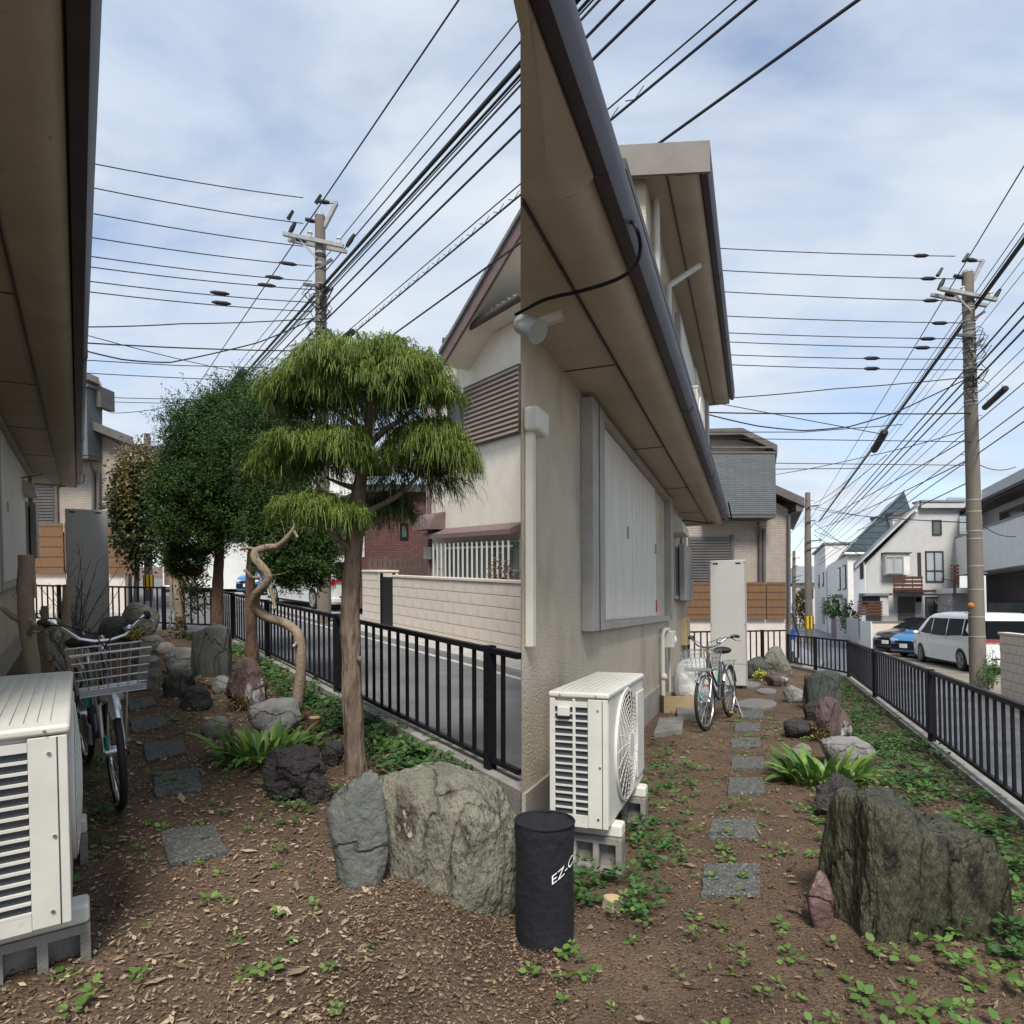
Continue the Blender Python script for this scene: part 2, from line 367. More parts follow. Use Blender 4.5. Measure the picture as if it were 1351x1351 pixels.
# ------------------------------------------------------------------ picket fences
pk = MB().box((-0.014,-0.009,0),(0.014,0.009,1.0)).mesh('picket'); pk.materials.append(M_black)
po = MB().box((-0.03,-0.03,0),(0.03,0.03,1.0)).mesh('post'); po.materials.append(M_black)
def fence(fr, A, B, h, posts, label, zb=0.12, sp=0.175):
    A = Vector(A); B = Vector(B); d = (B-A); L = d.length; u = d/L; rz = math.atan2(u.y,u.x)
    r = thing(fr, 'picket_fence', label, 'fence', A, rz, 'black metal picket fences')
    MB().box((0,-0.02,h-0.035),(L,0.02,h)).part('top_rail', M_black, r)
    MB().box((0,-0.016,zb),(L,0.016,zb+0.03)).part('bottom_rail', M_black, r)
    for x in posts: piece(po, 'post', r, (x*L,0,-0.02), 0, (1,1,h+0.03))
    n = int(L/sp)
    for i in range(1,n+1):
        x = i*L/(n+1)
        if min(abs(x-q*L) for q in posts) < 0.06: continue
        piece(pk, 'picket', r, (x,0,zb+0.03), 0, (1,1,h-0.035-zb-0.03))
    return r
s0 = ls(2.13)+0.03; LL = 13.65-s0
fence(LF, LF.st(s0,2.13), Lc, 0.84, [(3.42-s0)/LL,(6.32-s0)/LL,(9.2-s0)/LL,(11.6-s0)/LL,1.0], 'black picket fence running along the street beside the trees')
fence(LF, Lc, Lb, 0.86, [0.22,0.5,0.75,1.0], 'black picket fence across the far end of the garden with trees')
fence(RF, RF.st(3.2,1.59), Rc, 0.76, [0.06,(7.5-3.2)/10.7,(10.88-3.2)/10.7,1.0], 'black picket fence along the street opposite the white van')
fence(RF, Rc, RF.g(1040,880), 0.76, [0.5,1.0], 'short black picket fence piece at the street corner behind the upright rock')
fence(RF, RF.g(1037,879), RF.g(908,884), 0.86, [0.25,0.6,1.0], 'black picket fence before the bamboo screens at the far end')

# ------------------------------------------------------------------ the stucco house, left plot
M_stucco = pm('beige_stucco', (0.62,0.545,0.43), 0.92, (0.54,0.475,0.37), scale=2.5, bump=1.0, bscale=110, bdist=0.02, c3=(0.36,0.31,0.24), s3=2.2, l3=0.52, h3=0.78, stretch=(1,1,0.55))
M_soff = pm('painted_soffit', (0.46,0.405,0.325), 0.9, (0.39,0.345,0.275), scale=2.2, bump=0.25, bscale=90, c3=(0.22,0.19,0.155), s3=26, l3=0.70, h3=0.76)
M_gutter = pm('dark_gutter', (0.045,0.035,0.055), 0.5, (0.06,0.05,0.065), scale=4)
M_plinth = pm('plinth_render', (0.36,0.34,0.30), 0.9, (0.28,0.26,0.22), scale=4, bump=0.3, bscale=80)
M_roof = pm('dark_roofing', (0.06,0.06,0.065), 0.8, (0.09,0.09,0.095), scale=3)
M_shut = pm('cream_shutter', (0.68,0.645,0.58), 0.6, (0.60,0.565,0.50), scale=2.0, stretch=(3,3,0.6), c3=(0.66,0.64,0.60), s3=3)
def extr(mb, prof_tz, fr, sa, sb):
    """extrude a (t,z) profile along the plot from sa to sb"""
    k = len(prof_tz); v = [fr.st(sa,t,z) for t,z in prof_tz]+[fr.st(sb,t,z) for t,z in prof_tz]
    mb.add(v, [tuple(range(k)), tuple(range(2*k-1,k-1,-1))]+[(i,(i+1)%k,k+(i+1)%k,k+i) for i in range(k)])
    return mb
def stbox(mb, fr, s0, s1, t0, t1, z0, z1):
    mb.prism([fr.st(s0,t0)[:2],fr.st(s1,t0)[:2],fr.st(s1,t1)[:2],fr.st(s0,t1)[:2]], z0, z1); return mb
def eave_parts(root, fr, te, tw, z, sa, sb):
    """rounded stucco cornice, groove, gutter with joints"""
    prof = [(te-0.36,z+0.14),(te-0.36,z-0.012),(te-0.27,z-0.05),(te-0.20,z-0.06),(te-0.13,z-0.045),(te-0.09,z+0.0),(te-0.075,z+0.07),(te-0.075,z+0.14)]
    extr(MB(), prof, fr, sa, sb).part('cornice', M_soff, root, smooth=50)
    g = MB(); gp = [(te-0.072,z+0.015),(te-0.01,z-0.005),(te+0.02,z+0.05),(te+0.02,z+0.13),(te-0.072,z+0.13)]
    extr(g, gp, fr, sa, sb); go = g.part('gutter', M_gutter, root, smooth=30)
    for i in range(3):
        s = sa+(sb-sa)*(0.3+0.28*i)
        extr(MB(), [(t+0.004 if t > te-0.05 else t, zz_-0.004) for t,zz_ in gp], fr, s, s+0.06).part('gutter_joint', M_gutter, go)
    extr(MB(), [(te-0.372,z-0.002),(te-0.362,z-0.002),(te-0.362,z-0.03),(te-0.372,z-0.03)], fr, sa, sb).part('groove_strip', M_gutter, root)

def shutter_window(root, fr, tw, s0, s1, z0, z1, fl, split, s_end, sign=1):
    """grey aluminium shutter frame with two ribbed cream panels on the wall plane tw"""
    w = MB(); stbox(w, fr, s0, s0+fl, tw, tw+0.10, z0, z1); wo = w.part('shutter_frame', M_alum, root, bevel=0.006)
    stbox(MB(), fr, s0+fl, s1, tw+0.002, tw+0.07, z0, z0+0.07).part('bottom_rail', M_alum, wo)
    stbox(MB(), fr, s0+fl, s1, tw+0.002, tw+0.09, z1-0.06, z1).part('top_rail', M_alum, wo)
    stbox(MB(), fr, s1-0.30, s1, tw+0.002, tw+0.095, z0+0.072, z1-0.062).part('frame_post', M_alum, wo)
    stbox(MB(), fr, s0+fl*0.45, s0+fl*0.5, tw+0.1, tw+0.104, z0, z1).part('frame_seam', M_gutter, wo)
    sm = [s0+fl+0.005, split, s_end]
    for k in range(2):
        a, b = sm[k], sm[k+1]; pn = stbox(MB(), fr, a, b, tw+0.003, tw+0.03+0.008*(1-k), z0+0.075, z1-0.065).part('shutter_panel', M_shut, root)
        n = 8
        for i in range(n):
            sa = a+(b-a)*(i+0.025)/n; sb = a+(b-a)*(i+0.975)/n
            stbox(MB(), fr, sa, sb, tw+0.03, tw+0.034+0.008*(1-k), z0+0.09, z1-0.08).part('rib', M_shut, pn)
        stbox(MB(), fr, b-0.10, b-0.05, tw+0.03, tw+0.055, (z0+z1)/2-0.02, (z0+z1)/2+0.10).part('pull', M_alum, pn)

zs = 3.05; TW = -0.78
te = LF.g(119.6,210,zs-0.01).dot(LF.b); sfar = LF.s_of(LF.g(103,640,zs))
h1 = world_thing(LF, 'stucco_house', 'beige stucco house with deep grey soffit beside the bicycle and cut trunks', 'house', LF.st(8,TW,0))
stbox(MB(), LF, 2.0, sfar-0.6, -4.2, TW, -0.3, zs).part('wall', M_stucco, h1)
stbox(MB(), LF, 2.0, sfar-0.62, TW, TW+0.02, -0.3, 0.3).part('plinth', M_plinth, h1)
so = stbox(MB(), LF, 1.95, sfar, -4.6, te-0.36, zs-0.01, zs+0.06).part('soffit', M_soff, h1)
for k in range(6): stbox(MB(), LF, 2.6+2.5*k, 2.612+2.5*k, TW+0.01, te-0.37, zs-0.016, zs-0.0105).part('soffit_joint', M_gutter, so)
eave_parts(h1, LF, te, TW, zs, 1.95, sfar)
stbox(MB(), LF, sfar+0.003, sfar+0.05, TW-0.4, te-0.08, zs-0.05, zs+0.20).part('end_fascia', M_soff, h1)
r_ = MB(); r_.add([LF.st(1.9,te,zs+0.14),LF.st(sfar+0.06,te,zs+0.14),LF.st(sfar+0.06,-4.6,zs+1.4),LF.st(1.9,-4.6,zs+1.4),
                   LF.st(1.9,te,zs+0.07),LF.st(sfar+0.06,te,zs+0.07),LF.st(sfar+0.06,-4.6,zs+0.07),LF.st(1.9,-4.6,zs+0.07)],
                  [(0,1,2,3),(4,7,6,5),(0,4,5,1),(1,5,6,2),(2,6,7,3),(3,7,4,0)]); r_.part('roof', M_roof, h1)
sw = [LF.s_of(LF.T(x, 650, TW)) for x in (10,36)]
shutter_window(h1, LF, TW, sw[0]-2.6, sw[1], 1.05, 3.0, 0.5, sw[0]-0.6, sw[1]-0.5)
# small window, hood, meter on the far part of the wall
def vent_hood(root, fr, tw, s0, s1, z0, z1, mat, dep=0.22):
    v = []
    for s in (s0,s1):
        v += [fr.st(s,tw,z0),fr.st(s,tw+dep,z0)]+[fr.st(s,tw+dep*math.cos(a),z0+0.02+(z1-z0-0.02)*math.sin(a)) for a in (0.0,0.4,0.8,1.2)]+[fr.st(s,tw,z1)]
    k = len(v)//2
    return MB().add(v, [tuple(range(k)),tuple(range(2*k-1,k-1,-1))]+[(i,(i+1)%k,k+(i+1)%k,k+i) for i in range(k)]).part('vent_hood', mat, root, smooth=40)
M_cream = pm('cream_plastic', (0.66,0.63,0.53), 0.5, (0.58,0.55,0.46), scale=5)
M_meterb = pm('meter_box_grey', (0.34,0.34,0.30), 0.5, (0.28,0.28,0.25), scale=6)
M_yellow = pm('yellowed_box', (0.55,0.43,0.22), 0.7, (0.45,0.35,0.18), scale=9)
def side_details(root, fr, tw, P):
    vent_hood(root, fr, tw, P['hood'][0], P['hood'][1], P['hood'][2], P['hood'][3], M_cream)
    s0,s1,z0,z1 = P['win']
    w = stbox(MB(), fr, s0, s1, tw, tw+0.06, z0, z1).part('window_frame', M_alum, root)
    stbox(MB(), fr, s0+0.05, s0+0.5, tw+0.02, tw+0.065, z0+0.06, z1-0.06).part('pane', M_glassd, w)
    stbox(MB(), fr, s0+0.45, s1, tw+0.07, tw+0.16, z0-0.02, z1+0.02).part('sliding_shutter', M_alum, w, bevel=0.01)
    s0,s1,z0,z1 = P['meter']
    m = stbox(MB(), fr, s0, s1, tw, tw+0.14, z0, z1).part('meter_box', M_meterb, root, bevel=0.01)
    stbox(MB(), fr, s0+0.02, s1-0.02, tw+0.002, tw+0.12, z1+0.02, z1+0.3).part('meter_cover', M_black, m, bevel=0.01)
    s0,s1,z0,z1 = P['ybox']
    stbox(MB(), fr, s0, s1, tw, tw+0.10, z0, z1).part('valve_box', M_yellow, root)
    for i,(ds,r) in enumerate(((0.12,0.02),(0.28,0.014))):
        s = P['ybox'][0]+ds; p = [fr.st(s,tw+0.05,P['ybox'][2]),fr.st(s+0.02,tw+0.055,P['ybox'][2]-0.5),fr.st(s,tw+0.05,0.0)]
        MB().tube(p, r, 6).part('conduit', M_meterb, root, smooth=50)
side_details(h1, LF, TW, dict(hood=(13.3,14.1,2.48,2.72), win=(13.9,15.2,1.45,2.4), meter=(15.3,15.6,1.45,1.85), ybox=(14.7,15.2,0.7,1.2)))
MB().tube([LF.st(13.0,TW+0.02,zs-0.35),LF.st(14.8,TW+0.25,zs-0.07),LF.st(sfar-0.2,te-0.4,zs-0.08),LF.st(sfar-0.1,te+0.05,zs+0.05),LF.st(sfar-0.6,te+0.06,zs+0.18)], 0.012, 6).part('cable', M_black, h1)

# ------------------------------------------------------------------ the stucco house, right plot
def wedge(fr, y, k=0.0135): return Vector((k*y, y, 0))
M_dtrim0 = pm('fascia_paint', (0.16,0.14,0.125), 0.6, (0.13,0.115,0.10), scale=4)
TR = -1.25; zr_ = 3.05
sn = 3.45
P0 = RF.st(sn,TR); P1 = RF.st(12.8,TR)
kk = (P1.x-0.0135*P1.y)/(RF.b.x-0.0135*RF.b.y); P2 = P1-RF.b*kk
h2 = world_thing(RF, 'stucco_house', 'two-storey beige stucco house with ribbed shutter above the outdoor unit and black bag', 'house', RF.st(7,TR,0))
MB().prism([P0[:2],P1[:2],P2[:2]], -0.6, zr_).part('wall', M_stucco, h2)
stbox(MB(), RF, sn+0.01, 12.79, TR, TR+0.02, -0.3, 0.33).part('plinth', M_plinth, h2)
tl = -0.5; E0 = RF.st(2.40,tl-0.36); E1 = RF.st(13.1,tl-0.36)
kq = (E1.x-0.0135*E1.y)/(RF.b.x-0.0135*RF.b.y); E2 = E1-RF.b*kq
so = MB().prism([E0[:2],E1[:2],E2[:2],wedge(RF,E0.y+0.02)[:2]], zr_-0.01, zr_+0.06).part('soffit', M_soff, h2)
for k in range(4): stbox(MB(), RF, 4.3+2.4*k, 4.312+2.4*k, TR+0.01, tl-0.37, zr_-0.016, zr_-0.0105).part('soffit_joint', M_gutter, so)
eave_parts(h2, RF, tl, TR, zr_, 2.40, 13.1)
stbox(MB(), RF, 13.103, 13.15, TR-0.4, tl-0.08, zr_-0.05, zr_+0.2).part('end_fascia', M_soff, h2)
MB().prism([RF.st(2.6,tl+0.02)[:2],RF.st(13.16,tl+0.02)[:2],(E2.x+0.02,E2.y),wedge(RF,E0.y+0.02)[:2]], zr_+0.145, zr_+0.19).part('lower_roof', M_roof, h2)
shutter_window(h2, RF, TR, 4.78, 9.9, 1.2, 3.0, 0.42, 6.55, 8.5)
stbox(MB(), RF, 8.44, 8.5, TR+0.042, TR+0.046, 1.33, 1.48).part('red_sticker', pm('red_sticker', (0.55,0.03,0.05), 0.5), h2)
side_details(h2, RF, TR, dict(hood=(10.15,11.0,2.55,2.85), win=(10.4,12.1,1.52,2.42), meter=(12.25,12.6,1.5,1.9), ybox=(11.75,12.3,0.72,1.2)))
MB().tube([RF.st(11.6,TR+0.02,1.7),RF.st(11.6,TR+0.03,zr_-0.25),RF.st(11.7,TR+0.06,zr_-0.12),RF.st(12.6,tl-0.3,zr_-0.08),RF.st(12.9,tl+0.05,zr_+0.05),RF.st(12.4,tl+0.10,zr_-0.05),RF.st(12.0,tl+0.06,zr_+0.2)], 0.014, 6).part('cable', M_black, h2)
# the eave runs on over the path towards the near end of the house
nsf = [(RF.st(1.40,tl-0.07),0.0),(RF.st(2.398,tl-0.07),0.0),(RF.st(2.398,tl-0.13),-0.045),(RF.st(2.398,tl-0.20),-0.06),(RF.st(2.398,tl-0.27),-0.05),(RF.st(2.398,tl-0.362),-0.012),(wedge(RF,E0.y+0.03),-0.012),(wedge(RF,1.56),-0.012)]
k_ = len(nsf); cn_ = sum((p for p,_ in nsf), Vector())/k_
MB().add([p+Vector((0,0,zr_+z)) for p,z in nsf]+[p+Vector((0,0,zr_+0.14)) for p,_ in nsf]+[cn_+Vector((0,0,zr_-0.03))],
         [(i,(i+1)%k_,2*k_) for i in range(k_)]+[tuple(range(k_,2*k_))]+[(i,(i+1)%k_,k_+(i+1)%k_,k_+i) for i in range(k_)]).part('near_cornice', M_soff, h2, smooth=60)
gp_ = [(tl-0.068,zr_+0.015),(tl-0.01,zr_-0.005),(tl+0.02,zr_+0.05),(tl+0.02,zr_+0.13),(tl-0.068,zr_+0.13)]
extr(MB(), gp_, RF, 1.42, 2.398).part('near_gutter', M_gutter, h2, smooth=30)
# upper storey
TU, teu, zu = -0.92, -0.36, 5.40
su = 5.95; U0 = RF.st(su,TU); U1 = RF.st(12.95,TU)
ku = (U1.x-0.0135*U1.y)/(RF.b.x-0.0135*RF.b.y); U2 = U1-RF.b*ku
MB().prism([U0[:2],U1[:2],U2[:2],wedge(RF,U0.y)[:2]], zr_+0.2, zu).part('upper_wall', M_stucco, h2)
V0 = RF.st(su,teu-0.36); V1 = RF.st(13.05,teu-0.36); kv = (V1.x-0.0135*V1.y)/(RF.b.x-0.0135*RF.b.y); V2 = V1-RF.b*kv
MB().prism([V0[:2],V1[:2],V2[:2],wedge(RF,V0.y)[:2]], zu-0.01, zu+0.06).part('upper_soffit', M_soff, h2)
eave_parts(h2, RF, teu, TU, zu, su, 13.05)
MB().prism([RF.st(su,teu+0.02)[:2],RF.st(13.1,teu+0.02)[:2],(V2.x+0.02,V2.y),wedge(RF,V0.y)[:2]], zu+0.145, zu+0.2).part('upper_roof', M_roof, h2)
stbox(MB(), RF, 13.053, 13.1, TU-0.4, teu-0.08, zu-0.05, zu+0.2).part('end_fascia', M_soff, h2)
MB().slab([RF.st(su-0.005,teu+0.02,zu-0.08),wedge(RF,V0.y-0.01)+Vector((0,0,zu-0.08)),wedge(RF,V0.y-0.01)+Vector((0,0,zu+0.21)),RF.st(su-0.005,teu+0.02,zu+0.21)], -RF.a*0.03).part('near_fascia', M_dtrim0, h2)
wu = stbox(MB(), RF, 8.2, 10.4, TU, TU+0.07, 3.9, 5.1).part('upper_window', M_alum, h2); stbox(MB(), RF, 8.3, 10.3, TU+0.02, TU+0.075, 3.98, 5.02).part('pane', M_shut, wu)
stbox(MB(), RF, 10.5, 12.4, TU, TU+0.07, 3.7, 5.2).part('upper_shutter', M_shut, h2); stbox(MB(), RF, 12.42, 12.8, TU, TU+0.12, 3.6, 5.25).part('shutter_case', M_alum, h2)
M_pvc = pm('cream_pipe', (0.55,0.53,0.47), 0.5)
MB().tube([RF.st(6.3,TU+0.05,zr_+0.2),RF.st(6.3,TU+0.05,zu)], 0.035, 8).part('downpipe', M_pvc, h2, smooth=50)
MB().tube([RF.st(7.2,TU+0.05,zr_+0.7),RF.st(7.2,TU+0.05,zu-0.45),RF.st(7.25,TU+0.08,zu-0.4),RF.st(7.5,teu-0.2,zu-0.12)], 0.035, 8).part('drain_pipe', M_pvc, h2, smooth=50)
# duct with hood on the near wall, spotlight and loose cable under the eave
dm = stbox(MB(), RF, 3.50, 3.57, TR, TR+0.05, 1.15, 2.42).part('pipe_duct', M_cream, h2, bevel=0.012)
dh = stbox(MB(), RF, 3.47, 3.68, TR, TR+0.10, 2.40, 2.55).part('duct_hood', M_cream, h2, bevel=0.025)
pts = []
A_ = RF.d(689,405,3.5); 
cab = [RF.d(680,415,3.3),RF.d(720,395,3.15),RF.d(770,383,3.0),RF.d(815,368,2.9),RF.d(838,350,2.85),RF.d(845,325,2.8),RF.d(838,298,2.75),RF.d(825,285,2.9)]
MB().tube(smoothpath(cab,6), 0.009, 6).part('loose_cable', M_black, h2, smooth=60)
sp = RF.d(697,432,3.35)
MB().tube([sp+Vector((-0.04,0.02,0.03)), sp+Vector((0.05,-0.06,-0.05))], [0.05,0.065], 12).part('spotlight', M_meterb, h2, smooth=40)
MB().tube([sp, RF.d(742,424,3.3)+Vector((0,0,0.03))], 0.03, 8).part('spotlight_arm', M_soff, h2, smooth=40)
# gas meter and pipes
gp = MB(); gp.tube([RF.st(8.9,TR+0.06,0.0),RF.st(8.9,TR+0.06,1.02),RF.st(8.95,TR+0.07,1.08),RF.st(9.25,TR+0.09,1.08)], 0.028, 8); gp.part('gas_pipe', M_pvc, h2, smooth=50)
MB().tube([RF.st(9.6,TR+0.06,0.0),RF.st(9.6,TR+0.06,0.85)], 0.02, 8).part('gas_pipe', M_pvc, h2, smooth=50)
gm = stbox(MB(), RF, 9.15, 9.5, TR+0.03, TR+0.17, 0.82, 1.06).part('gas_meter', pm('meter_white', (0.60,0.58,0.52), 0.5), h2, bevel=0.02)
MB().ball(RF.st(9.32,TR+0.16,0.93), 0.06, 10, 7, (0.7,0.7,1)).part('dial_cover', M_white, gm, smooth=60)
MB().ball(RF.st(8.9,TR+0.07,0.45), 0.05, 8, 6).part('valve', M_pvc, h2, smooth=60)

# ================================================================== NEIGHBOURS, LEFT PLOT
def rect(fr, plane, x0, y0, x1, y1):
    """upright rectangle on a wall plane, from two opposite photo corners: four corners and outward normal"""
    P = fr.on(plane, x0, y0); Q = fr.on(plane, x1, y1)
    n = Vector((0,-1,0)) if plane[0] == 'd' else -fr.b
    return [Vector((P.x,P.y,Q.z)),Vector((Q.x,Q.y,Q.z)),Vector((Q.x,Q.y,P.z)),Vector((P.x,P.y,P.z))], n
def panel(fr, plane, x0, y0, x1, y1, proud=0.03, back=0.0):
    q, n = rect(fr, plane, x0, y0, x1, y1)
    return MB().slab([c+n*proud for c in q], n*(proud+back))
def framed(root, fr, plane, x0, y0, x1, y1, frame, pane, name='window', mull=1, fw=0.06, proud=0.05, hbar=0):
    q, n = rect(fr, plane, x0, y0, x1, y1); u = q[1]-q[0]; W = u.length; u = u/W; z0 = q[0].z; z1 = q[2].z; o = q[0]
    def b(a0,a1,c0,c1,p,bk): return [o+u*a0+n*p+Vector((0,0,c0)), o+u*a1+n*p+Vector((0,0,c0)), o+u*a1+n*p+Vector((0,0,c1)), o+u*a0+n*p+Vector((0,0,c1))], n*(p+bk)
    Hh = z1-z0; m = MB()
    m.slab(*b(0,W,0,fw,proud,0)); m.slab(*b(0,W,Hh-fw,Hh,proud,0)); m.slab(*b(0,fw,fw,Hh-fw,proud,0)); m.slab(*b(W-fw,W,fw,Hh-fw,proud,0))
    for i in range(mull):
        c = W*(i+1)/(mull+1); m.slab(*b(c-fw/2,c+fw/2,fw,Hh-fw,proud-0.004,0))
    if hbar: m.slab(*b(fw,W-fw,Hh*hbar-fw/2,Hh*hbar+fw/2,proud-0.006,0))
    w = m.part(name, frame, root)
    MB().slab(*b(fw,W-fw,fw,Hh-fw,0.015,0)).part('pane', pane, w)
    return w
M_cblock = pm('cream_block', (0.66,0.585,0.50), 0.9, (0.58,0.51,0.43), scale=3, bump=0.4, bscale=60, c3=(0.30,0.26,0.22), s3=5, l3=0.62, h3=0.85)
M_joint = pm('dark_joint', (0.17,0.145,0.12), 0.95)
M_creamw = pm('cream_wall', (0.78,0.72,0.60), 0.9, (0.72,0.66,0.55), scale=3, bump=0.25, bscale=120)
M_brown = pm('brown_trim', (0.20,0.135,0.125), 0.6, (0.16,0.11,0.10), scale=5)
M_dbrown = pm('dark_brown', (0.07,0.05,0.045), 0.6, (0.09,0.065,0.055), scale=5)
def block_wall(fr, t, th, sa, sb, rows, rh, bl, label, base_s, z0=0.0, cap=True):
    r = world_thing(fr, 'block_wall', label, 'wall', fr.st(base_s,t,0))
    stbox(MB(), fr, sa+0.01, sb-0.01, t+0.015, t+th-0.01, z0-0.15, z0+rows*rh-0.005).part('core', M_joint, r)
    bm_ = MB().box((-bl/2+0.005,-th/2,-rh/2+0.005),(bl/2-0.005,th/2,rh/2-0.005)).mesh('block'); bm_.materials.append(M_cblock)
    rz = -fr.az+PI/2; org = ORG[r.name]
    for j in range(rows):
        off = (j%2)*bl/2; s = sa+off-bl/2
        while s < sb-0.01:
            a = max(s,sa); b = min(s+bl,sb)
            if b-a > 0.06:
                p = fr.st((a+b)/2,t+th/2+random.uniform(-0.002,0.002),z0+(j+0.5)*rh)-org
                piece(bm_, 'block', r, p, rz, ((b-a-0.01)/(bl-0.01),1,1))
            s += bl
    if cap: stbox(MB(), fr, sa-0.01, sb+0.02, t-0.025, t+th+0.025, z0+rows*rh+0.002, z0+rows*rh+0.055).part('coping', M_cblock, r, bevel=0.01)
    return r
WT = 6.0; sA = s_at(LF,690,WT); sB = s_at(LF,518,WT); sC = s_at(LF,500,WT); sD = s_at(LF,478,WT)
block_wall(LF, WT, 0.14, sA, sB, 6, 0.212, 0.46, 'low cream concrete block wall below the barred window', (sA+sB)/2, ZL+0.03)
block_wall(LF, WT, 0.5, sC, sD, 7, 0.195, 0.4, 'cream concrete block gate pillar beside the black gate', (sC+sD)/2, ZL+0.03)
g_ = world_thing(LF, 'metal_gate', 'slim black metal gate between the cream block walls', 'gate', LF.st((sB+sC)/2,WT+0.06,ZL))
stbox(MB(), LF, sB+0.05, sC-0.05, WT+0.04, WT+0.07, ZL+0.06, 1.0).part('gate_panel', M_black, g_)
for q in (sB+0.02, sC-0.06): stbox(MB(), LF, q, q+0.05, WT+0.02, WT+0.08, ZL, 1.1).part('gate_post', M_black, g_)
stbox(MB(), LF, sB+0.05, sC-0.05, WT+0.025, WT+0.038, 0.9, 0.96).part('gate_rail', M_black, g_)

# cream house
CT = 7.7; pl_ = ('t', CT)
sa = s_at(LF,689,CT); sb = s_at(LF,563,CT)
ch = world_thing(LF, 'cream_house', 'cream rendered house with barred window and purple brown gable board', 'house', LF.st((sa+sb)/2,CT,0))
zg = LF.T(662,415,CT-0.5).z
eb = LF.st(sb,CT)+LF.b*4.5; ea = Vector((0.0155*(eb.y+0.1), eb.y+0.1, 0))
MB().prism([LF.st(sa,CT)[:2],LF.st(sb,CT)[:2],eb[:2],ea[:2]], -0.5, zg+0.05).part('wall', M_creamw, ch)
# gutter eave
stbox(MB(), LF, s_at(LF,689,CT-0.5), s_at(LF,592,CT-0.5), CT-0.5, CT+0.05, zg+0.06, zg+0.12).part('eave_soffit', M_creamw, ch)
MB().tube([LF.st(s_at(LF,689,CT-0.55),CT-0.55,zg+0.09),LF.st(s_at(LF,588,CT-0.55),CT-0.55,zg+0.09)], 0.075, 10).part('gutter', M_dbrown, ch, smooth=50)
M_tilegn = pm('grey_green_tile', (0.20,0.22,0.20), 0.5, (0.14,0.155,0.145), scale=8)
sg0, sg1 = s_at(LF,689,CT-0.4), s_at(LF,592,CT-0.4); n = 16
pr = MB(); pr.add([LF.st(sg0,CT-0.55,zg+0.15),LF.st(sg1,CT-0.55,zg+0.15),LF.st(sg1,CT+0.05,zg+0.33),LF.st(sg0,CT+0.05,zg+0.33),
                   LF.st(sg0,CT-0.55,zg+0.125),LF.st(sg1,CT-0.55,zg+0.125),LF.st(sg1,CT+0.05,zg+0.125),LF.st(sg0,CT+0.05,zg+0.125)],
                  [(0,1,2,3),(4,7,6,5),(0,4,5,1),(1,5,6,2),(2,6,7,3),(3,7,4,0)]); pro = pr.part('pent_roof', M_tilegn, ch)
for i in range(n):
    s = sg0+(sg1-sg0)*(i+0.5)/n
    MB().tube([LF.st(s,CT-0.57,zg+0.16),LF.st(s,CT+0.04,zg+0.345)], 0.05, 8).part('ridge_tile', M_tilegn, pro, smooth=50)
# gable with barge board
BT = CT-0.75
b0 = LF.T(581,470,BT); b1 = LF.T(690,283,BT); w = Vector((0,0,0.30)); 
MB().slab([b0-w*0.9,b1-w*0.9,b1+w*0.1,b0+w*0.1], LF.b*-0.06).part('barge_board', M_brown, ch)
MB().slab([b0+w*0.11+LF.b*-0.05,b1+w*0.11+LF.b*-0.05,b1+w*0.4+LF.b*-0.05,b0+w*0.4+LF.b*-0.05], LF.b*-1.4).part('gable_roof', M_tilegn, ch)
MB().slab([b0-w*0.7+LF.b*0.07,b1-w*0.7+LF.b*0.07,b1-w*0.6+LF.b*0.07,b0-w*0.6+LF.b*0.07], LF.b*-0.85).part('gable_soffit', M_creamw, ch)
ga = LF.st(sa,CT+0.15); gb = LF.st(s_at(LF,592,CT+0.15),CT+0.15)
def gz(s): f = (s-LF.s_of(b0))/(LF.s_of(b1)-LF.s_of(b0)); return b0.z+(b1.z-b0.z)*f-0.2
s1_, s2_ = LF.s_of(b1)+0.05, s_at(LF,600,CT+0.15)
MB().add([LF.st(s1_,CT+0.15,zg),LF.st(s2_,CT+0.15,zg),LF.st(s2_,CT+0.15,max(zg+0.1,gz(s2_))),LF.st(s1_,CT+0.15,gz(s1_)),
          LF.st(s1_,CT+0.3,zg),LF.st(s2_,CT+0.3,zg),LF.st(s2_,CT+0.3,max(zg+0.1,gz(s2_))),LF.st(s1_,CT+0.3,gz(s1_))],
         [(0,1,2,3),(7,6,5,4),(0,4,5,1),(1,5,6,2),(2,6,7,3),(3,7,4,0)]).part('gable_wall', M_creamw, ch)
# upper window with louvred shutter case
framed(ch, LF, pl_, 592, 528, 617, 566, M_dbrown, M_glassg, 'upper_window', mull=0)
q, nn = rect(LF, pl_, 617, 513, 690, 571)
cs = MB().slab([c+nn*0.12 for c in q], nn*0.12).part('shutter_case', M_dbrown, ch)
zl0, zl1 = q[0].z, q[2].z
M_louv = pm('brown_louvre', (0.27,0.215,0.17), 0.6)
for i in range(13):
    z = zl0+(zl1-zl0)*(i+0.55)/13.2
    MB().slab([Vector((q[0].x,q[0].y,z-0.035))+nn*0.14-LF.a*0.04,Vector((q[1].x,q[1].y,z-0.035))+nn*0.14,Vector((q[1].x,q[1].y,z+0.02))+nn*0.125,Vector((q[0].x,q[0].y,z+0.02))+nn*0.125-LF.a*0.04], nn*0.02).part('slat', M_louv, cs)
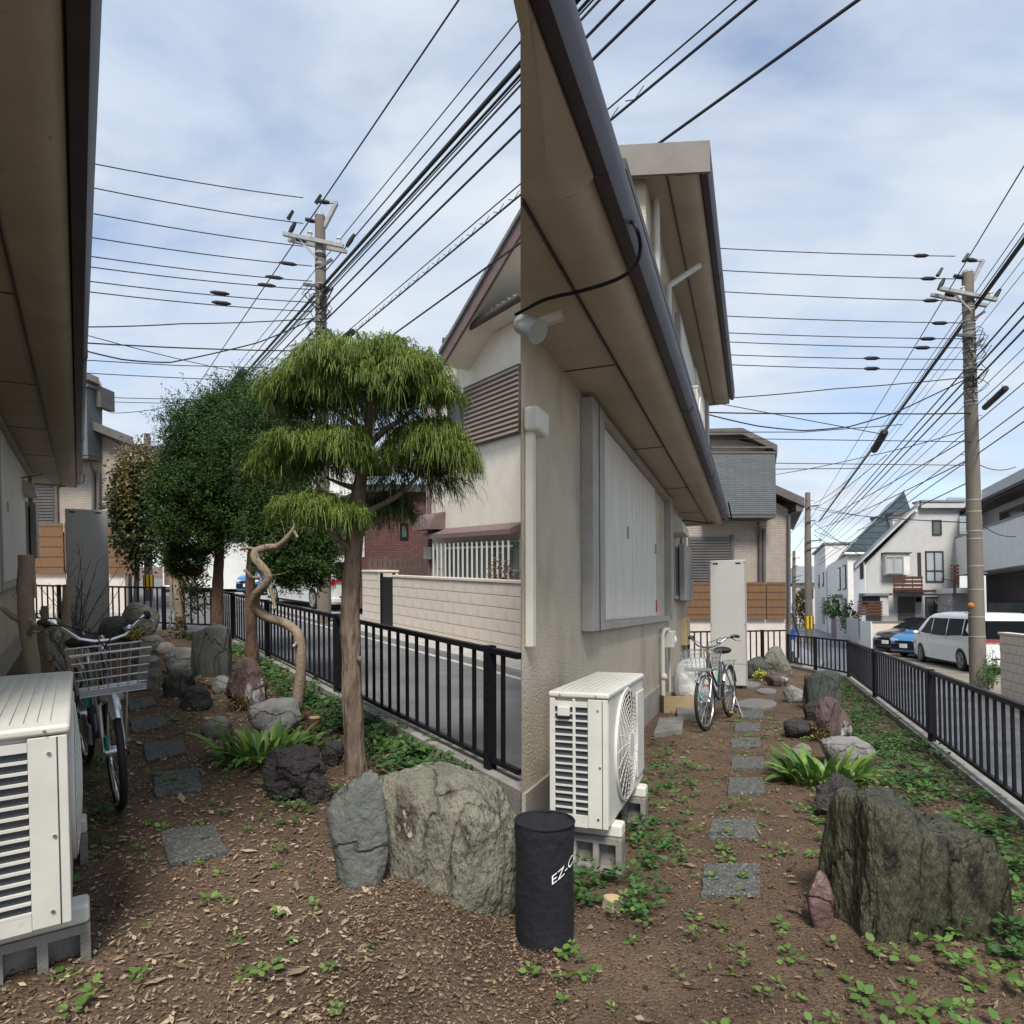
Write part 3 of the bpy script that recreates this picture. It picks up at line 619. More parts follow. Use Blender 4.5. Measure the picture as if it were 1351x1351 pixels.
# hood, meter, downpipe, awning, barred window
hs0, hs1 = s_at(LF,588,CT), s_at(LF,561+4,CT); hz0 = LF.T(575,697,CT).z
def hoodL():
    v = []
    for s in (hs0,hs1):
        v += [LF.st(s,CT,hz0-0.05),LF.st(s,CT-0.45,hz0-0.05)]+[LF.st(s,CT-0.45*math.cos(a),hz0-0.03+0.42*math.sin(a)) for a in (0.1,0.5,0.9,1.3)]+[LF.st(s,CT,hz0+0.4)]
    k = len(v)//2
    MB().add(v, [tuple(range(k)),tuple(range(2*k-1,k-1,-1))]+[(i,(i+1)%k,k+(i+1)%k,k+i) for i in range(k)]).part('vent_hood', M_brown, ch, smooth=40)
hoodL()
MB().tube([LF.T(566,610,CT-0.06),LF.T(566,760,CT-0.06)], 0.06, 8).part('downpipe', M_brown, ch, smooth=50)
panel(LF, pl_, 565, 722, 575, 738, 0.15).part('meter_box', M_alum, ch, bevel=0.02)
aw0, aw1 = s_at(LF,691,CT), s_at(LF,575,CT); az_ = LF.T(600,708,CT).z
MB().add([LF.st(aw0,CT,az_+0.22),LF.st(aw1,CT,az_+0.22),LF.st(aw1,CT-0.36,az_+0.06),LF.st(aw0,CT-0.36,az_+0.06),
          LF.st(aw0,CT,az_+0.08),LF.st(aw1,CT,az_+0.08),LF.st(aw1,CT-0.36,az_-0.04),LF.st(aw0,CT-0.36,az_-0.04)],
         [(0,1,2,3),(7,6,5,4),(0,4,5,1),(1,5,6,2),(2,6,7,3),(3,7,4,0)]).part('awning', M_brown, ch)
wz0, wz1 = LF.T(600,768,CT).z, LF.T(600,716,CT).z
framed(ch, LF, pl_, 588, 716, 690, 768, M_alum, M_glassg, 'window', mull=2)
gr = MB(); ws0, ws1 = s_at(LF,690,CT), s_at(LF,583,CT)
grl = world_dummy = stbox(MB(), LF, ws0, ws1, CT-0.28, CT-0.26, wz1-0.16, wz1-0.12).part('grille', M_alum, ch)
stbox(MB(), LF, ws0, ws1, CT-0.28, CT-0.26, wz0+0.04, wz0+0.09).part('grille_rail', M_alum, grl)
nb = 17
for i in range(nb):
    s = ws0+(ws1-ws0)*(i+0.5)/nb
    stbox(MB(), LF, s-0.022, s+0.022, CT-0.305, CT-0.282, wz0, wz1-0.02).part('bar', M_white, grl)
for s in (ws0+0.02, ws1-0.04): stbox(MB(), LF, s, s+0.03, CT-0.26, CT, wz0+0.3, wz0+0.34).part('bracket', M_alum, grl)

# brown tiled house, wooden fence, white block and sheds beyond
M_rtile = brickmat('red_brown_tile', (0.16,0.055,0.048), (0.125,0.042,0.038), (0.08,0.034,0.031), 0.22, 0.075, 0.012)
bh = world_thing(LF, 'brown_tiled_house', 'red brown tiled house wall behind the dark wooden fence', 'house', LF.d(520,755,20))
p0, p1 = LF.d(470,757,20), LF.d(566,757,20)
MB().prism([p0[:2],p1[:2],(p1+Vector((-1.0,4,0)))[:2],(p0+Vector((-2.0,4,0)))[:2]], -0.1, LF.d(500,648,20).z).part('wall', M_rtile, bh)
panel(LF, ('d',20), 466, 640, 566, 650, 0.25, 3).part('roof', M_roof, bh)
framed(bh, LF, ('d',20), 528, 690, 539, 711, M_black, M_glassg, mull=0)
panel(LF, ('d',20), 470, 670, 481, 735, 0.02).part('white_pillar', M_white, bh)
wf = world_thing(LF, 'board_fence', 'dark brown vertical board fence below the brown tiled house', 'fence', LF.d(525,775,16.5))
for i in range(12):
    x = 486+i*6.6; panel(LF, ('d',16.5), x, 735+(i%3), x+5.6, 782, 0.02+0.006*(i%2)).part('board', M_dbrown, wf)
panel(LF, ('d',16.53), 486, 742, 566, 745, 0.0, 0.03).part('rail', M_dbrown, wf)
wb = world_thing(LF, 'white_house', 'white house glimpsed between the trunks behind the parked cars', 'house', LF.d(300,770,34))
MB().prism([LF.d(215,770,34)[:2],LF.d(470,770,34)[:2],LF.d(470,770,42)[:2],LF.d(215,770,42)[:2]], -0.1, LF.d(300,600,34).z).part('wall', M_white, wb)
panel(LF, ('d',34), 205, 590, 480, 602, 0.5, 8).part('roof', M_roof, wb)
for x in (228, 300, 345, 452): framed(wb, LF, ('d',34), x, 680, x+22, 715, M_brownfr, M_glassd, mull=1)
panel(LF, ('d',34), 216, 728, 232, 752, 0.03).part('door', M_dbrown, wb)
gs = world_thing(LF, 'garden_wall', 'pinkish brick garden wall beside the far lane', 'wall', LF.d(225,770,28))
MB().slab(*(lambda q,n:([c+n*0.0 for c in q], n*0.2))(*rect(LF, ('d',28), 216, 738, 246, 772))).part('wall', brickmat('pink_brick', (0.34,0.19,0.16),(0.28,0.15,0.13),(0.35,0.3,0.27),0.3,0.1,0.012), gs)

# ------------------------------------------------------------------ the beige tiled house with slate balcony (seen from both plots)
M_btile = brickmat('beige_tile', (0.40,0.335,0.27), (0.36,0.30,0.24), (0.29,0.245,0.20), 0.30, 0.055, 0.010, bump=0.6)
M_slate = brickmat('slate_siding', (0.12,0.135,0.145), (0.145,0.16,0.17), (0.085,0.095,0.10), 0.45, 0.06, 0.01, bump=0.6)
M_dtrim = pm('dark_trim', (0.09,0.08,0.078), 0.55, (0.12,0.11,0.10), scale=4)
M_shutd = pm('dark_shutter', (0.10,0.097,0.095), 0.5)
M_bamb = pm('bamboo_screen', (0.21,0.115,0.055), 0.8, (0.145,0.075,0.036), scale=3, stretch=(22,22,0.6), bump=0.6, bscale=10)
M_pinkw = pm('pale_garden_wall', (0.62,0.55,0.50), 0.9, (0.55,0.48,0.43), scale=3, bump=0.15)
def tiled_house(fr, D, X, Y, xl, label, lwall, groupless):
    r = world_thing(fr, 'tiled_house', label, 'house', fr.d(X(1000),Y(868),D))
    def P(x,y,dd=0.0): return fr.d(X(x),Y(y),D+dd)
    poly = [(xl,905),(1040,905),(1040,672),(1012,656),(1012,598),(1008,588),(972,580),(xl,578)]
    f = [P(*p) for p in poly]; back = fr.a*6; k = len(f)
    MB().add(f+[p+back for p in f], [tuple(range(k)),tuple(range(2*k-1,k-1,-1))]+[(i,(i+1)%k,k+(i+1)%k,k+i) for i in range(k)]).part('wall', M_btile, r)
    # roofs
    def strip(pts, th, out, dep, name):
        q = [P(*p) for p in pts]
        for i in range(len(q)-1):
            a, b = q[i], q[i+1]; u = Vector((0,0,th))
            MB().slab([a+Vector((0,-out,0)),b+Vector((0,-out,0)),b+u+Vector((0,-out,0)),a+u+Vector((0,-out,0))], -fr.a*(out+dep)).part(name, M_dtrim, r)
    strip([(xl,580),(973,578),(1018,600)], 0.2, 0.45, 6, 'upper_roof')
    strip([(1006,650),(1053,671)], 0.26, 0.45, 6, 'side_roof')
    panel(fr, ('d',D), X(1010), Y(601), X(1017), Y(625), 0.3, 0.4).part('eave_box', M_dtrim, r)
    panel(fr, ('d',D), X(1043), Y(668), X(1052), Y(677), 0.4, 2).part('eave_box', M_dtrim, r)
    MB().tube([P(1041,680,-0.1),P(1041,868,-0.1)], 0.05, 8).part('downpipe', M_dtrim, r, smooth=50)
    # balcony
    bx_ = panel(fr, ('d',D), X(max(xl,925)), Y(606), X(1012), Y(683), 0.7).part('balcony', M_slate, r)
    panel(fr, ('d',D), X(max(xl,925)), Y(603), X(1013), Y(605.5), 0.72).part('balcony_coping', M_dtrim, bx_)
    panel(fr, ('d',D), X(max(xl,925)), Y(683.5), X(1012), Y(687), 0.68).part('balcony_base', M_dtrim, bx_)
    panel(fr, ('d',D), X(max(xl,930)), Y(596), X(1010), Y(598), 0.66, -0.6).part('balcony_rail', M_dtrim, bx_)
    # windows and shutters
    w = panel(fr, ('d',D), X(max(xl,938)), Y(598), X(973), Y(625), 0.06).part('upper_shutter', M_shutd, r)
    s = panel(fr, ('d',D), X(max(xl,908)), Y(708), X(966), Y(769), 0.05).part('roller_shutter', M_shutd, r)
    nsl = 16
    for i in range(nsl):
        y = 711+(57*i)/nsl; panel(fr, ('d',D), X(max(xl,909)), Y(y), X(963), Y(y+2.2), 0.075).part('shutter_slat', M_dtrim, s)
    panel(fr, ('d',D), X(963.5), Y(706), X(968), Y(770), 0.09).part('shutter_guide', M_dtrim, s)
    MB().tube([P(1000,690,-0.4),P(1003,700,-0.1),P(1003,770,-0.1)], 0.055, 8).part('downpipe', M_dtrim, r, smooth=50)
    MB().tube([P(1008,697,-0.1),P(1008,770,-0.1)], 0.055, 8).part('downpipe', M_dtrim, r, smooth=50)
    # garden wall with rail and bamboo screens
    gw = world_thing(fr, 'boundary_wall', lwall, 'wall', fr.d(X(990),Y(868),D-0.9))
    panel(fr, ('d',D-0.9), X(xl), Y(817), X(1037), Y(905), 0.0, 0.15).part('wall', M_pinkw, gw)
    rl = panel(fr, ('d',D-0.85), X(xl), Y(770), X(1037), Y(774), 0.0, 0.04).part('rail', M_dtrim, gw)
    nps = int((1037-xl)/4.2)
    for i in range(nps):
        x = xl+4.2*i; panel(fr, ('d',D-0.84), X(x), Y(774), X(x+1.6), Y(817), 0.0, 0.02).part('rail_bar', M_dtrim, rl)
    return r, P
rx = lambda x: x
tiled_house(RF, 20.0, rx, rx, 880, 'beige tiled house with slate grey balcony behind the tall grey panel', 'pale wall with railing behind the picket fence below the tiled house', 0)
lx = lambda x: 135+(x-1012)*1.27; ly = lambda y: 607+(y-685)*1.12
tiled_house(LF, 20.6, lx, ly, 900, 'beige tiled house with slate grey balcony seen past the eave beside the brown-leaved tree', 'pale wall with railing at the far end of the garden with trees', 0)
def screens(fr, D, spans, y0, y1, where):
    for i,(a,b) in enumerate(spans):
        r = world_thing(fr, 'bamboo_screen', where[i], 'screen', fr.d((a+b)/2, y1, D), group='bamboo screens on the railings')
        panel(fr, ('d',D), a, y0, b, y1, 0.0, 0.02).part('mat', M_bamb, r)
        for k in range(5):
            y = y0+(y1-y0)*(k+0.3)/5; panel(fr, ('d',D-0.01), a, y, b, y+0.8, 0.0, 0.006).part('cord', M_dbrown, r)
screens(RF, 19.0, ((905,947),(985,1011),(1011.5,1037)), 768, 817, ('brown bamboo screen showing between the stucco house and the tall grey cabinet','brown bamboo screen directly right of the tall grey cabinet by the bicycle','brown bamboo screen ending beside the dark outdoor steps'))
screens(LF, 19.6, ((40,84),(84.5,112),(140,178)), 690, 757, ('brown bamboo screen between the eave wall and the cabinet behind bare twigs','brown bamboo screen hidden behind the cabinet with bare twigs','brown bamboo screen behind the slender bronze-leaved tree'))
st_ = world_thing(RF, 'outdoor_steps', 'dark concrete steps beside the tiled house corner', 'steps', RF.d(1046,868,20))
for i in range(6): MB().box(*(lambda a,b:((a.x,20-0.3+0.3*i,-0.7),(b.x,20+0.3*i,-0.5+0.17*(i+1))))(RF.d(1040,860,20),RF.d(1053,860,20))).part('step', pm('dark_concrete',(0.07,0.068,0.065),0.9), st_)
for sx in (1053.5,): MB().tube([RF.d(sx,868,19.8),RF.d(sx,838,19.8),RF.d(sx-7,812,21.5)], 0.03, 6).part('handrail', M_black, st_)
bk = world_thing(RF, 'blue_bucket', 'blue plastic bucket on the dark steps', 'bucket', RF.d(1044.5,836,20.8))
pb = RF.d(1044.5,836,21.05); pb.z = 0.35
MB().tube([pb, pb+Vector((0,0,0.3))], [0.11,0.14], 12).part('body', pm('blue_plastic',(0.03,0.10,0.45),0.4), bk, smooth=50); MB().ring(pb+Vector((0,0,0.3)),0.145,0.012,'Z',16,5).part('rim', MATS['blue_plastic'], bk)

# ================================================================== NEIGHBOURS, RIGHT PLOT
M_gwall = pm('light_grey_render', (0.50,0.495,0.485), 0.9, (0.45,0.445,0.435), scale=2, bump=0.15, bscale=90)
M_bluew = pm('blue_grey_render', (0.47,0.48,0.53), 0.9, (0.43,0.44,0.49), scale=2)
M_groof = pm('grey_metal_roof', (0.22,0.235,0.25), 0.5, (0.17,0.185,0.2), scale=3)
M_wred = pm('red_brown_wood', (0.11,0.042,0.032), 0.55, (0.075,0.03,0.024), scale=6)
M_curt = pm('curtain_glass', (0.42,0.45,0.48), 0.15, (0.30,0.33,0.37), scale=3, stretch=(14,14,0.2), spec=0.7)
gh = world_thing(RF, 'grey_house', 'light grey rendered house with wooden balcony behind the parked cars', 'house', RF.d(1205,851,31))
D = 31.0
def PR(x,y,d): return RF.d(x,y,d)
poly = [(1142,870),(1266,870),(1266,674),(1213,670),(1210,676),(1142,744)]
f = [PR(x,y,D) for x,y in poly]; k = len(f); VD = PR(1142,802,D); VD.z = 0; VD = VD.normalized(); back = VD*7
MB().add(f+[p+back for p in f], [tuple(range(k)),tuple(range(2*k-1,k-1,-1))]+[(i,(i+1)%k,k+(i+1)%k,k+i) for i in range(k)]).part('wall', M_gwall, gh)
a, b = PR(1128,746,D-0.35), PR(1213,664,D-0.35); u = Vector((0,0,0.16))
MB().slab([a,b,b+u,a+u], -VD*7.4).part('sloping_roof', M_groof, gh)
MB().slab([a-u*0.9,b-u*0.9,b-u*0.05,a-u*0.05], Vector((0,-0.06,0))).part('barge_board', M_gwall, gh)
panel(RF, ('d',D), 1211, 664, 1268, 671, 0.25, 0.3).part('parapet_roof', M_gwall, gh)
panel(RF, ('d',D), 1210, 661, 1269, 663.5, 0.3, 0.4).part('roof_flashing', M_groof, gh)
# bays
panel(RF, ('d',D), 1164, 731, 1195, 759, 0.35).part('bay_window', M_white, gh, bevel=0.02)
framed(gh, RF, ('d',D-0.36), 1167, 734, 1192, 757, M_alum, M_curt)
panel(RF, ('d',D), 1162, 729.5, 1196, 731, 0.45).part('bay_roof', M_dtrim, gh)
framed(gh, RF, ('d',D), 1220, 727, 1245, 768, M_brownfr, M_curt, mull=1, hbar=0.36)
framed(gh, RF, ('d',D), 1229, 686, 1242, 706, M_brownfr, M_glassg, mull=0)
framed(gh, RF, ('d',D), 1210, 729, 1215, 762, M_brownfr, M_glassg, mull=0)
framed(gh, RF, ('d',D), 1220, 787, 1245, 815, M_brownfr, M_glassg, mull=1)
framed(gh, RF, ('d',D), 1265.5-10, 793, 1265, 815, M_brownfr, M_glassd, mull=0)
gd = panel(RF, ('d',D), 1184, 787, 1207, 826, 0.03).part('garage_door', M_shutd, gh)
for i in range(9): panel(RF, ('d',D), 1184.5, 788+4.2*i, 1206.5, 791+4.2*i, 0.05).part('door_slat', M_dtrim, gd)
panel(RF, ('d',D), 1208, 788, 1213, 794, 0.15).part('wall_lamp', M_black, gh)
bl_ = panel(RF, ('d',D), 1178, 779, 1217, 782, 1.0).part('balcony_floor', M_wred, gh)
for i in range(4): panel(RF, ('d',D-1.0), 1178, 760.5+5*i, 1217, 764+5*i, 0.03).part('balcony_slat', M_wred, bl_)
for x in (1179,1190,1203,1215): panel(RF, ('d',D-0.96), x, 760, x+1.4, 781, 0.02).part('balcony_post', M_wred, bl_)
panel(RF, ('d',D), 1216, 781.5, 1264, 783, 0.08).part('string_course', M_gwall, gh)
# blue grey side bay and wooden screened bay
q0, q1 = PR(1127,812,D-0.2), PR(1142,812,D-0.2)
MB().prism([q0[:2],q1[:2],(q1+VD*3)[:2],(q0+VD*3)[:2]], PR(1130,806,D).z, PR(1130,742,D).z).part('side_bay', M_bluew, gh)
panel(RF, ('d',D), 1143, 742, 1160, 820, 0.02).part('blue_wall_panel', M_bluew, gh) if False else None
framed(gh, RF, ('d',D-0.2), 1134, 742, 1139, 763, M_brownfr, M_glassd, mull=0)
lb = panel(RF, ('d',D), 1133, 786, 1163, 812, 0.6).part('lower_bay', M_gwall, gh)
panel(RF, ('d',D), 1130, 783, 1166, 786, 0.7).part('bay_canopy', M_groof, gh)
panel(RF, ('d',D-0.6), 1137, 787, 1161, 800, 0.02).part('bay_glass', M_glassd, lb)
panel(RF, ('d',D-0.62), 1145, 793, 1161, 810, 0.02).part('rolled_blind', pm('straw_blind',(0.36,0.22,0.09),0.8,(0.28,0.17,0.07),scale=20,stretch=(1,1,12)), lb)
for i in range(5): panel(RF, ('d',D-0.66), 1131.5, 793+4*i, 1164, 795.2+4*i, 0.03).part('screen_slat', M_wred, lb)
# house with steep teal roof
M_teal = brickmat('teal_shingle', (0.026,0.052,0.066), (0.034,0.064,0.08), (0.014,0.028,0.036), 1.6, 0.42, 0.03, bump=0.8)
th_ = world_thing(RF, 'teal_roof_house', 'white house with steep dark teal roof and dormer', 'house', PR(1150,840,41))
A0, A1 = PR(1113,730,41), PR(1222,730,41); B0 = PR(1100,730,53); B0.z = A0.z; B1 = A1+RF.a*12; B1.z = A0.z; AP = PR(1193,649,43); AP2 = AP+RF.a*6
MB().add([A0,A1,B1,B0,AP,AP2], [(0,1,4),(1,2,5,4),(2,3,5),(3,0,4,5),(0,3,2,1)]).part('roof', M_teal, th_)
tW = A0.dot(RF.b)+0.25
MB().prism([RF.st(A0.dot(RF.a)+0.3,tW)[:2],RF.st(A0.dot(RF.a)+13,tW)[:2],(B1+RF.a)[:2],(A1+RF.a*0.4)[:2]], -0.7, A0.z-0.01).part('wall', M_white, th_)
MB().tube([A0+Vector((0,-0.05,-0.02)), A1+Vector((0,-0.05,-0.02))], 0.08, 8).part('gutter', M_white, th_)
MB().tube([A0+Vector((-0.05,0,-0.02)), B0+Vector((-0.05,0,-0.02))], 0.08, 8).part('gutter', M_white, th_)
a, b = A0+Vector((-0.1,-0.1,0.05)), AP+Vector((-0.05,-0.1,0.08)); 
MB().bar(a, b, 0.09, 0.06).part('rake_trim', M_groof, th_)
dq = world_d = panel(RF, ('d',41.5), 1178, 680, 1207, 704, 0.0, 2.5).part('dormer', M_white, th_)
panel(RF, ('d',41.5), 1176, 676, 1209, 680, 0.2, 2.5).part('dormer_roof', M_dtrim, dq)
for i in range(3): panel(RF, ('d',41.5), 1179+9*i, 682, 1186+9*i, 703, 0.04).part('dormer_window', M_curt, dq)
panel(RF, ('d',41.1), 1177, 697, 1185, 703, 0.6).part('dormer_balcony', M_white, dq)
sq = A0.dot(RF.a)
for i,(s0,s1,z0,z1) in enumerate(((1.0,2.6,2.6,4.2),(4.0,5.4,2.6,4.2),(1.2,2.8,0.2,2.0),(5.2,7,0.3,2.0))):
    w = stbox(MB(), RF, sq+s0, sq+s1, tW-0.06, tW, z0, z1).part('window', M_brownfr, th_)
    stbox(MB(), RF, sq+s0+0.1, sq+s1-0.1, tW-0.07, tW-0.03, z0+0.08, z1-0.08).part('pane', M_glassg, w)
stbox(MB(), RF, sq+3.2, sq+4.6, tW-0.5, tW, 2.05, 2.3).part('porch_roof', M_alum, th_)
# white house further on
wh = world_thing(RF, 'white_house', 'plain white flat-roofed house farther down the street', 'house', PR(1085,830,57))
pw0, pw1 = PR(1079,830,47), PR(1100,830,47)
sW = sq+13.2
MB().prism([RF.st(sW,tW-0.1)[:2],RF.st(sW+11,tW-0.1)[:2],RF.st(sW+11,tW+6)[:2],RF.st(sW,tW+6)[:2]], -0.7, 6.6).part('wall', M_white, wh)
stbox(MB(), RF, sW-0.1, sW+11.1, tW-0.3, tW+6, 6.62, 6.78).part('roof', M_groof, wh)
stbox(MB(), RF, sW-0.02-0.05, sW-0.0, tW-0.1, tW+0.05, 0, 5.5).part('corner_trim', M_white, wh)
for s0 in (1.5,5.5): 
    w = stbox(MB(), RF, sW+s0, sW+s0+1.2, tW-0.15, tW-0.1, 3.2, 4.4).part('window', M_brownfr, wh); stbox(MB(), RF, sW+s0+0.1, sW+s0+1.1, tW-0.16, tW-0.12, 3.3, 4.3).part('pane', M_glassd, wh if False else w)
stbox(MB(), RF, sW+1.0, sW+3.4, tW-0.14, tW-0.1, 0.0, 2.3).part('entrance', M_alum, wh)
fh = world_thing(RF, 'tiled_roof_house', 'small grey-roofed house at the far end of the street', 'house', PR(1065,812,75))
MB().prism([PR(1050,810,75)[:2],PR(1078,810,75)[:2],PR(1080,810,82)[:2],PR(1050,810,82)[:2]], -0.5, PR(1060,768,75).z).part('wall', M_gwall, fh)
q = [PR(1047,769,74.5),PR(1081,769,74.5),PR(1076,747,78),PR(1052,747,78)]; MB().slab(q, Vector((0,-4,0.3))).part('roof', M_groof, fh)
for x in (1056,1067): framed(fh, RF, ('d',75), x, 776, x+6, 790, M_brownfr, M_glassd, mull=0, fw=0.1)
# lane boundary walls and gate on the right of the far street
M_brick = brickmat('red_brick', (0.24,0.11,0.085), (0.18,0.085,0.07), (0.32,0.28,0.25), 0.35, 0.11, 0.015)
lw = world_thing(RF, 'brick_wall', 'dark red brick garden wall with iron gate along the street', 'wall', RF.st(37,tW-1.4,0))
tg = PR(1108,820,43).dot(RF.b)
stbox(MB(), RF, sq-1, sq+0.6, tg, tg+0.2, -0.7, 1.1).part('wall', M_brick, lw)
stbox(MB(), RF, sq+3.0, sq+7.5, tg, tg+0.2, -0.7, 1.1).part('wall', M_brick, lw)
stbox(MB(), RF, sq+0.7, sq+2.9, tg+0.05, tg+0.1, -0.6, 0.95).part('iron_gate', M_black, lw)
gw_ = world_thing(RF, 'render_wall', 'grey rendered low wall with white gate beside the black car', 'wall', RF.st(36,tg-0.6,ZR))
stbox(MB(), RF, s_at(RF,1134,tg-0.5), sq-1.2, tg-0.55, tg-0.4, -0.7, 0.85).part('wall', M_gwall, gw_); stbox(MB(), RF, s_at(RF,1150,tg-0.72), s_at(RF,1136,tg-0.72), tg-0.75, tg-0.7, -0.55, 0.8).part('white_gate', M_white, gw_)
pwl = world_thing(RF, 'pink_block_wall', 'pinkish block wall between the white gate and the black car', 'wall', RF.d(1170,860,29.8))
panel(RF, ('d',29.8), 1149, 822, 1196, 862, 0.0, 0.15).part('wall', M_cblock, pwl); panel(RF, ('d',29.8), 1148, 819.5, 1197, 821.6, 0.03, 0.2).part('coping', M_joint, pwl)
# house with the big white parapet
BT2 = 9.0; pT = ('t', BT2)
bh2 = world_thing(RF, 'balcony_house', 'white house with big plain balcony parapet and dark eaves behind the white van', 'house', RF.st(22,BT2,ZR))
sn0, sn1 = s_at(RF,1400,BT2), s_at(RF,1259,BT2)
zt, zb = RF.T(1300,697,BT2).z, RF.T(1300,753,BT2).z
stbox(MB(), RF, sn0, sn1, BT2, BT2+0.18, zb, zt).part('parapet', M_white, bh2)
stbox(MB(), RF, sn0, sn1+0.05, BT2-0.03, BT2+0.22, zt+0.002, zt+0.09).part('coping', M_groof, bh2)
stbox(MB(), RF, sn0, sn1-0.01, BT2+0.181, BT2+1.6, zb, zb+0.12).part('balcony_floor', M_gwall, bh2)
stbox(MB(), RF, sn0, sn1+0.2, BT2+1.4, BT2+6, -0.7, zt+2.4).part('wall', pm('dark_wall',(0.10,0.085,0.082),0.8) , bh2)
stbox(MB(), RF, sn0, sn1+0.22, BT2+1.32, BT2+1.39, zb+0.13, zt+2.4).part('upper_wall', M_gwall, bh2)
ze = RF.T(1337,640,BT2+0.4).z
stbox(MB(), RF, sn0, sn1+0.8, BT2+0.4, BT2+6, zt+1.25, zt+1.38).part('eaves', M_dbrown, bh2)
stbox(MB(), RF, sn0, sn1+0.8, BT2+0.3, BT2+0.4, zt+1.3, zt+1.42).part('gutter', M_black, bh2)
rr = MB(); rr.add([RF.st(sn0,BT2+0.3,zt+1.43),RF.st(sn1+0.8,BT2+0.3,zt+1.43),RF.st(sn1-0.6,BT2+3.4,zt+2.5),RF.st(sn0,BT2+3.4,zt+2.5),RF.st(sn0,BT2+6,zt+1.43),RF.st(sn1+0.8,BT2+6,zt+1.43)], [(0,1,2,3),(3,2,5,4),(1,5,2),(0,3,4),(0,4,5,1)]); rr.part('roof', M_groof, bh2)
su0 = s_at(RF,1334,BT2+1.3); w = stbox(MB(), RF, su0-2.0, su0+0.9, BT2+1.25, BT2+1.32, zt-0.4, zt+0.95).part('window', M_brownfr, bh2); stbox(MB(), RF, su0-1.9, su0+0.8, BT2+1.23, BT2+1.28, zt-0.3, zt+0.85).part('pane', M_glassd, w)
w = stbox(MB(), RF, sn0+0.5, s_at(RF,1305,BT2+1.4), BT2+1.33, BT2+1.4, -0.5, 1.7).part('sliding_door', M_brownfr, bh2); stbox(MB(), RF, sn0+0.6, s_at(RF,1308,BT2+1.4), BT2+1.31, BT2+1.36, -0.4, 1.6).part('pane', M_glassg, w)
# small teal tiled porch roofs between
pr_ = world_thing(RF, 'annex', 'grey annex with slate roof and wooden slats between the two pale houses', 'annex', PR(1262,851,29))
panel(RF, ('d',29.3), 1253, 776, 1275, 783, 0.6, 1.2).part('deck', M_white, pr_); panel(RF, ('d',29.3), 1256, 783, 1300, 851, 0.0, 1.0).part('wall', M_gwall, pr_)
for i in range(5): panel(RF, ('d',28.3), 1254, 745+4.5*i, 1265, 748+4.5*i, 0.03).part('slat', M_wred, pr_)
MB().bar(PR(1259.5,745,28.35),PR(1259.5,783,28.35),0.08).part('slat_post', M_wred, pr_)
q = [PR(1262,712,32),PR(1310,712,32),PR(1310,672,35.5),PR(1266,676,35.5)]; MB().slab(q, Vector((0,-0.5,0.5))).part('roof', brickmat('grey_slates',(0.19,0.215,0.22),(0.23,0.255,0.26),(0.10,0.11,0.115),0.5,0.2,0.02), pr_)
q = [PR(1248,668,39),PR(1290,668,39),PR(1285,657,42),PR(1250,656,42)]; MB().slab(q, Vector((0,-0.5,0.5))).part('rear_roof', M_groof, pr_)

# ================================================================== UTILITY POLES AND LINES
ORD = ('uppermost','second','third','fourth','fifth','sixth','seventh','eighth','ninth','tenth','eleventh','twelfth','thirteenth','fourteenth','fifteenth','sixteenth','lowest')
M_pole = pm('pole_concrete', (0.18,0.155,0.125), 0.9, (0.135,0.115,0.092), scale=4, stretch=(1,1,0.3), bump=0.3, bscale=60, c3=(0.13,0.115,0.10), s3=7, l3=0.55, h3=0.8)
M_wire = pm('wire_black', (0.012,0.012,0.014), 0.6)
M_galv = pm('galvanised_steel', (0.33,0.335,0.33), 0.55, (0.24,0.24,0.235), scale=8)
M_insul = pm('porcelain', (0.55,0.53,0.48), 0.3)
M_band = pm('steel_band', (0.33,0.33,0.31), 0.5)
M_rust = pm('rusty_orange', (0.42,0.16,0.04), 0.8, (0.30,0.11,0.03), scale=20)
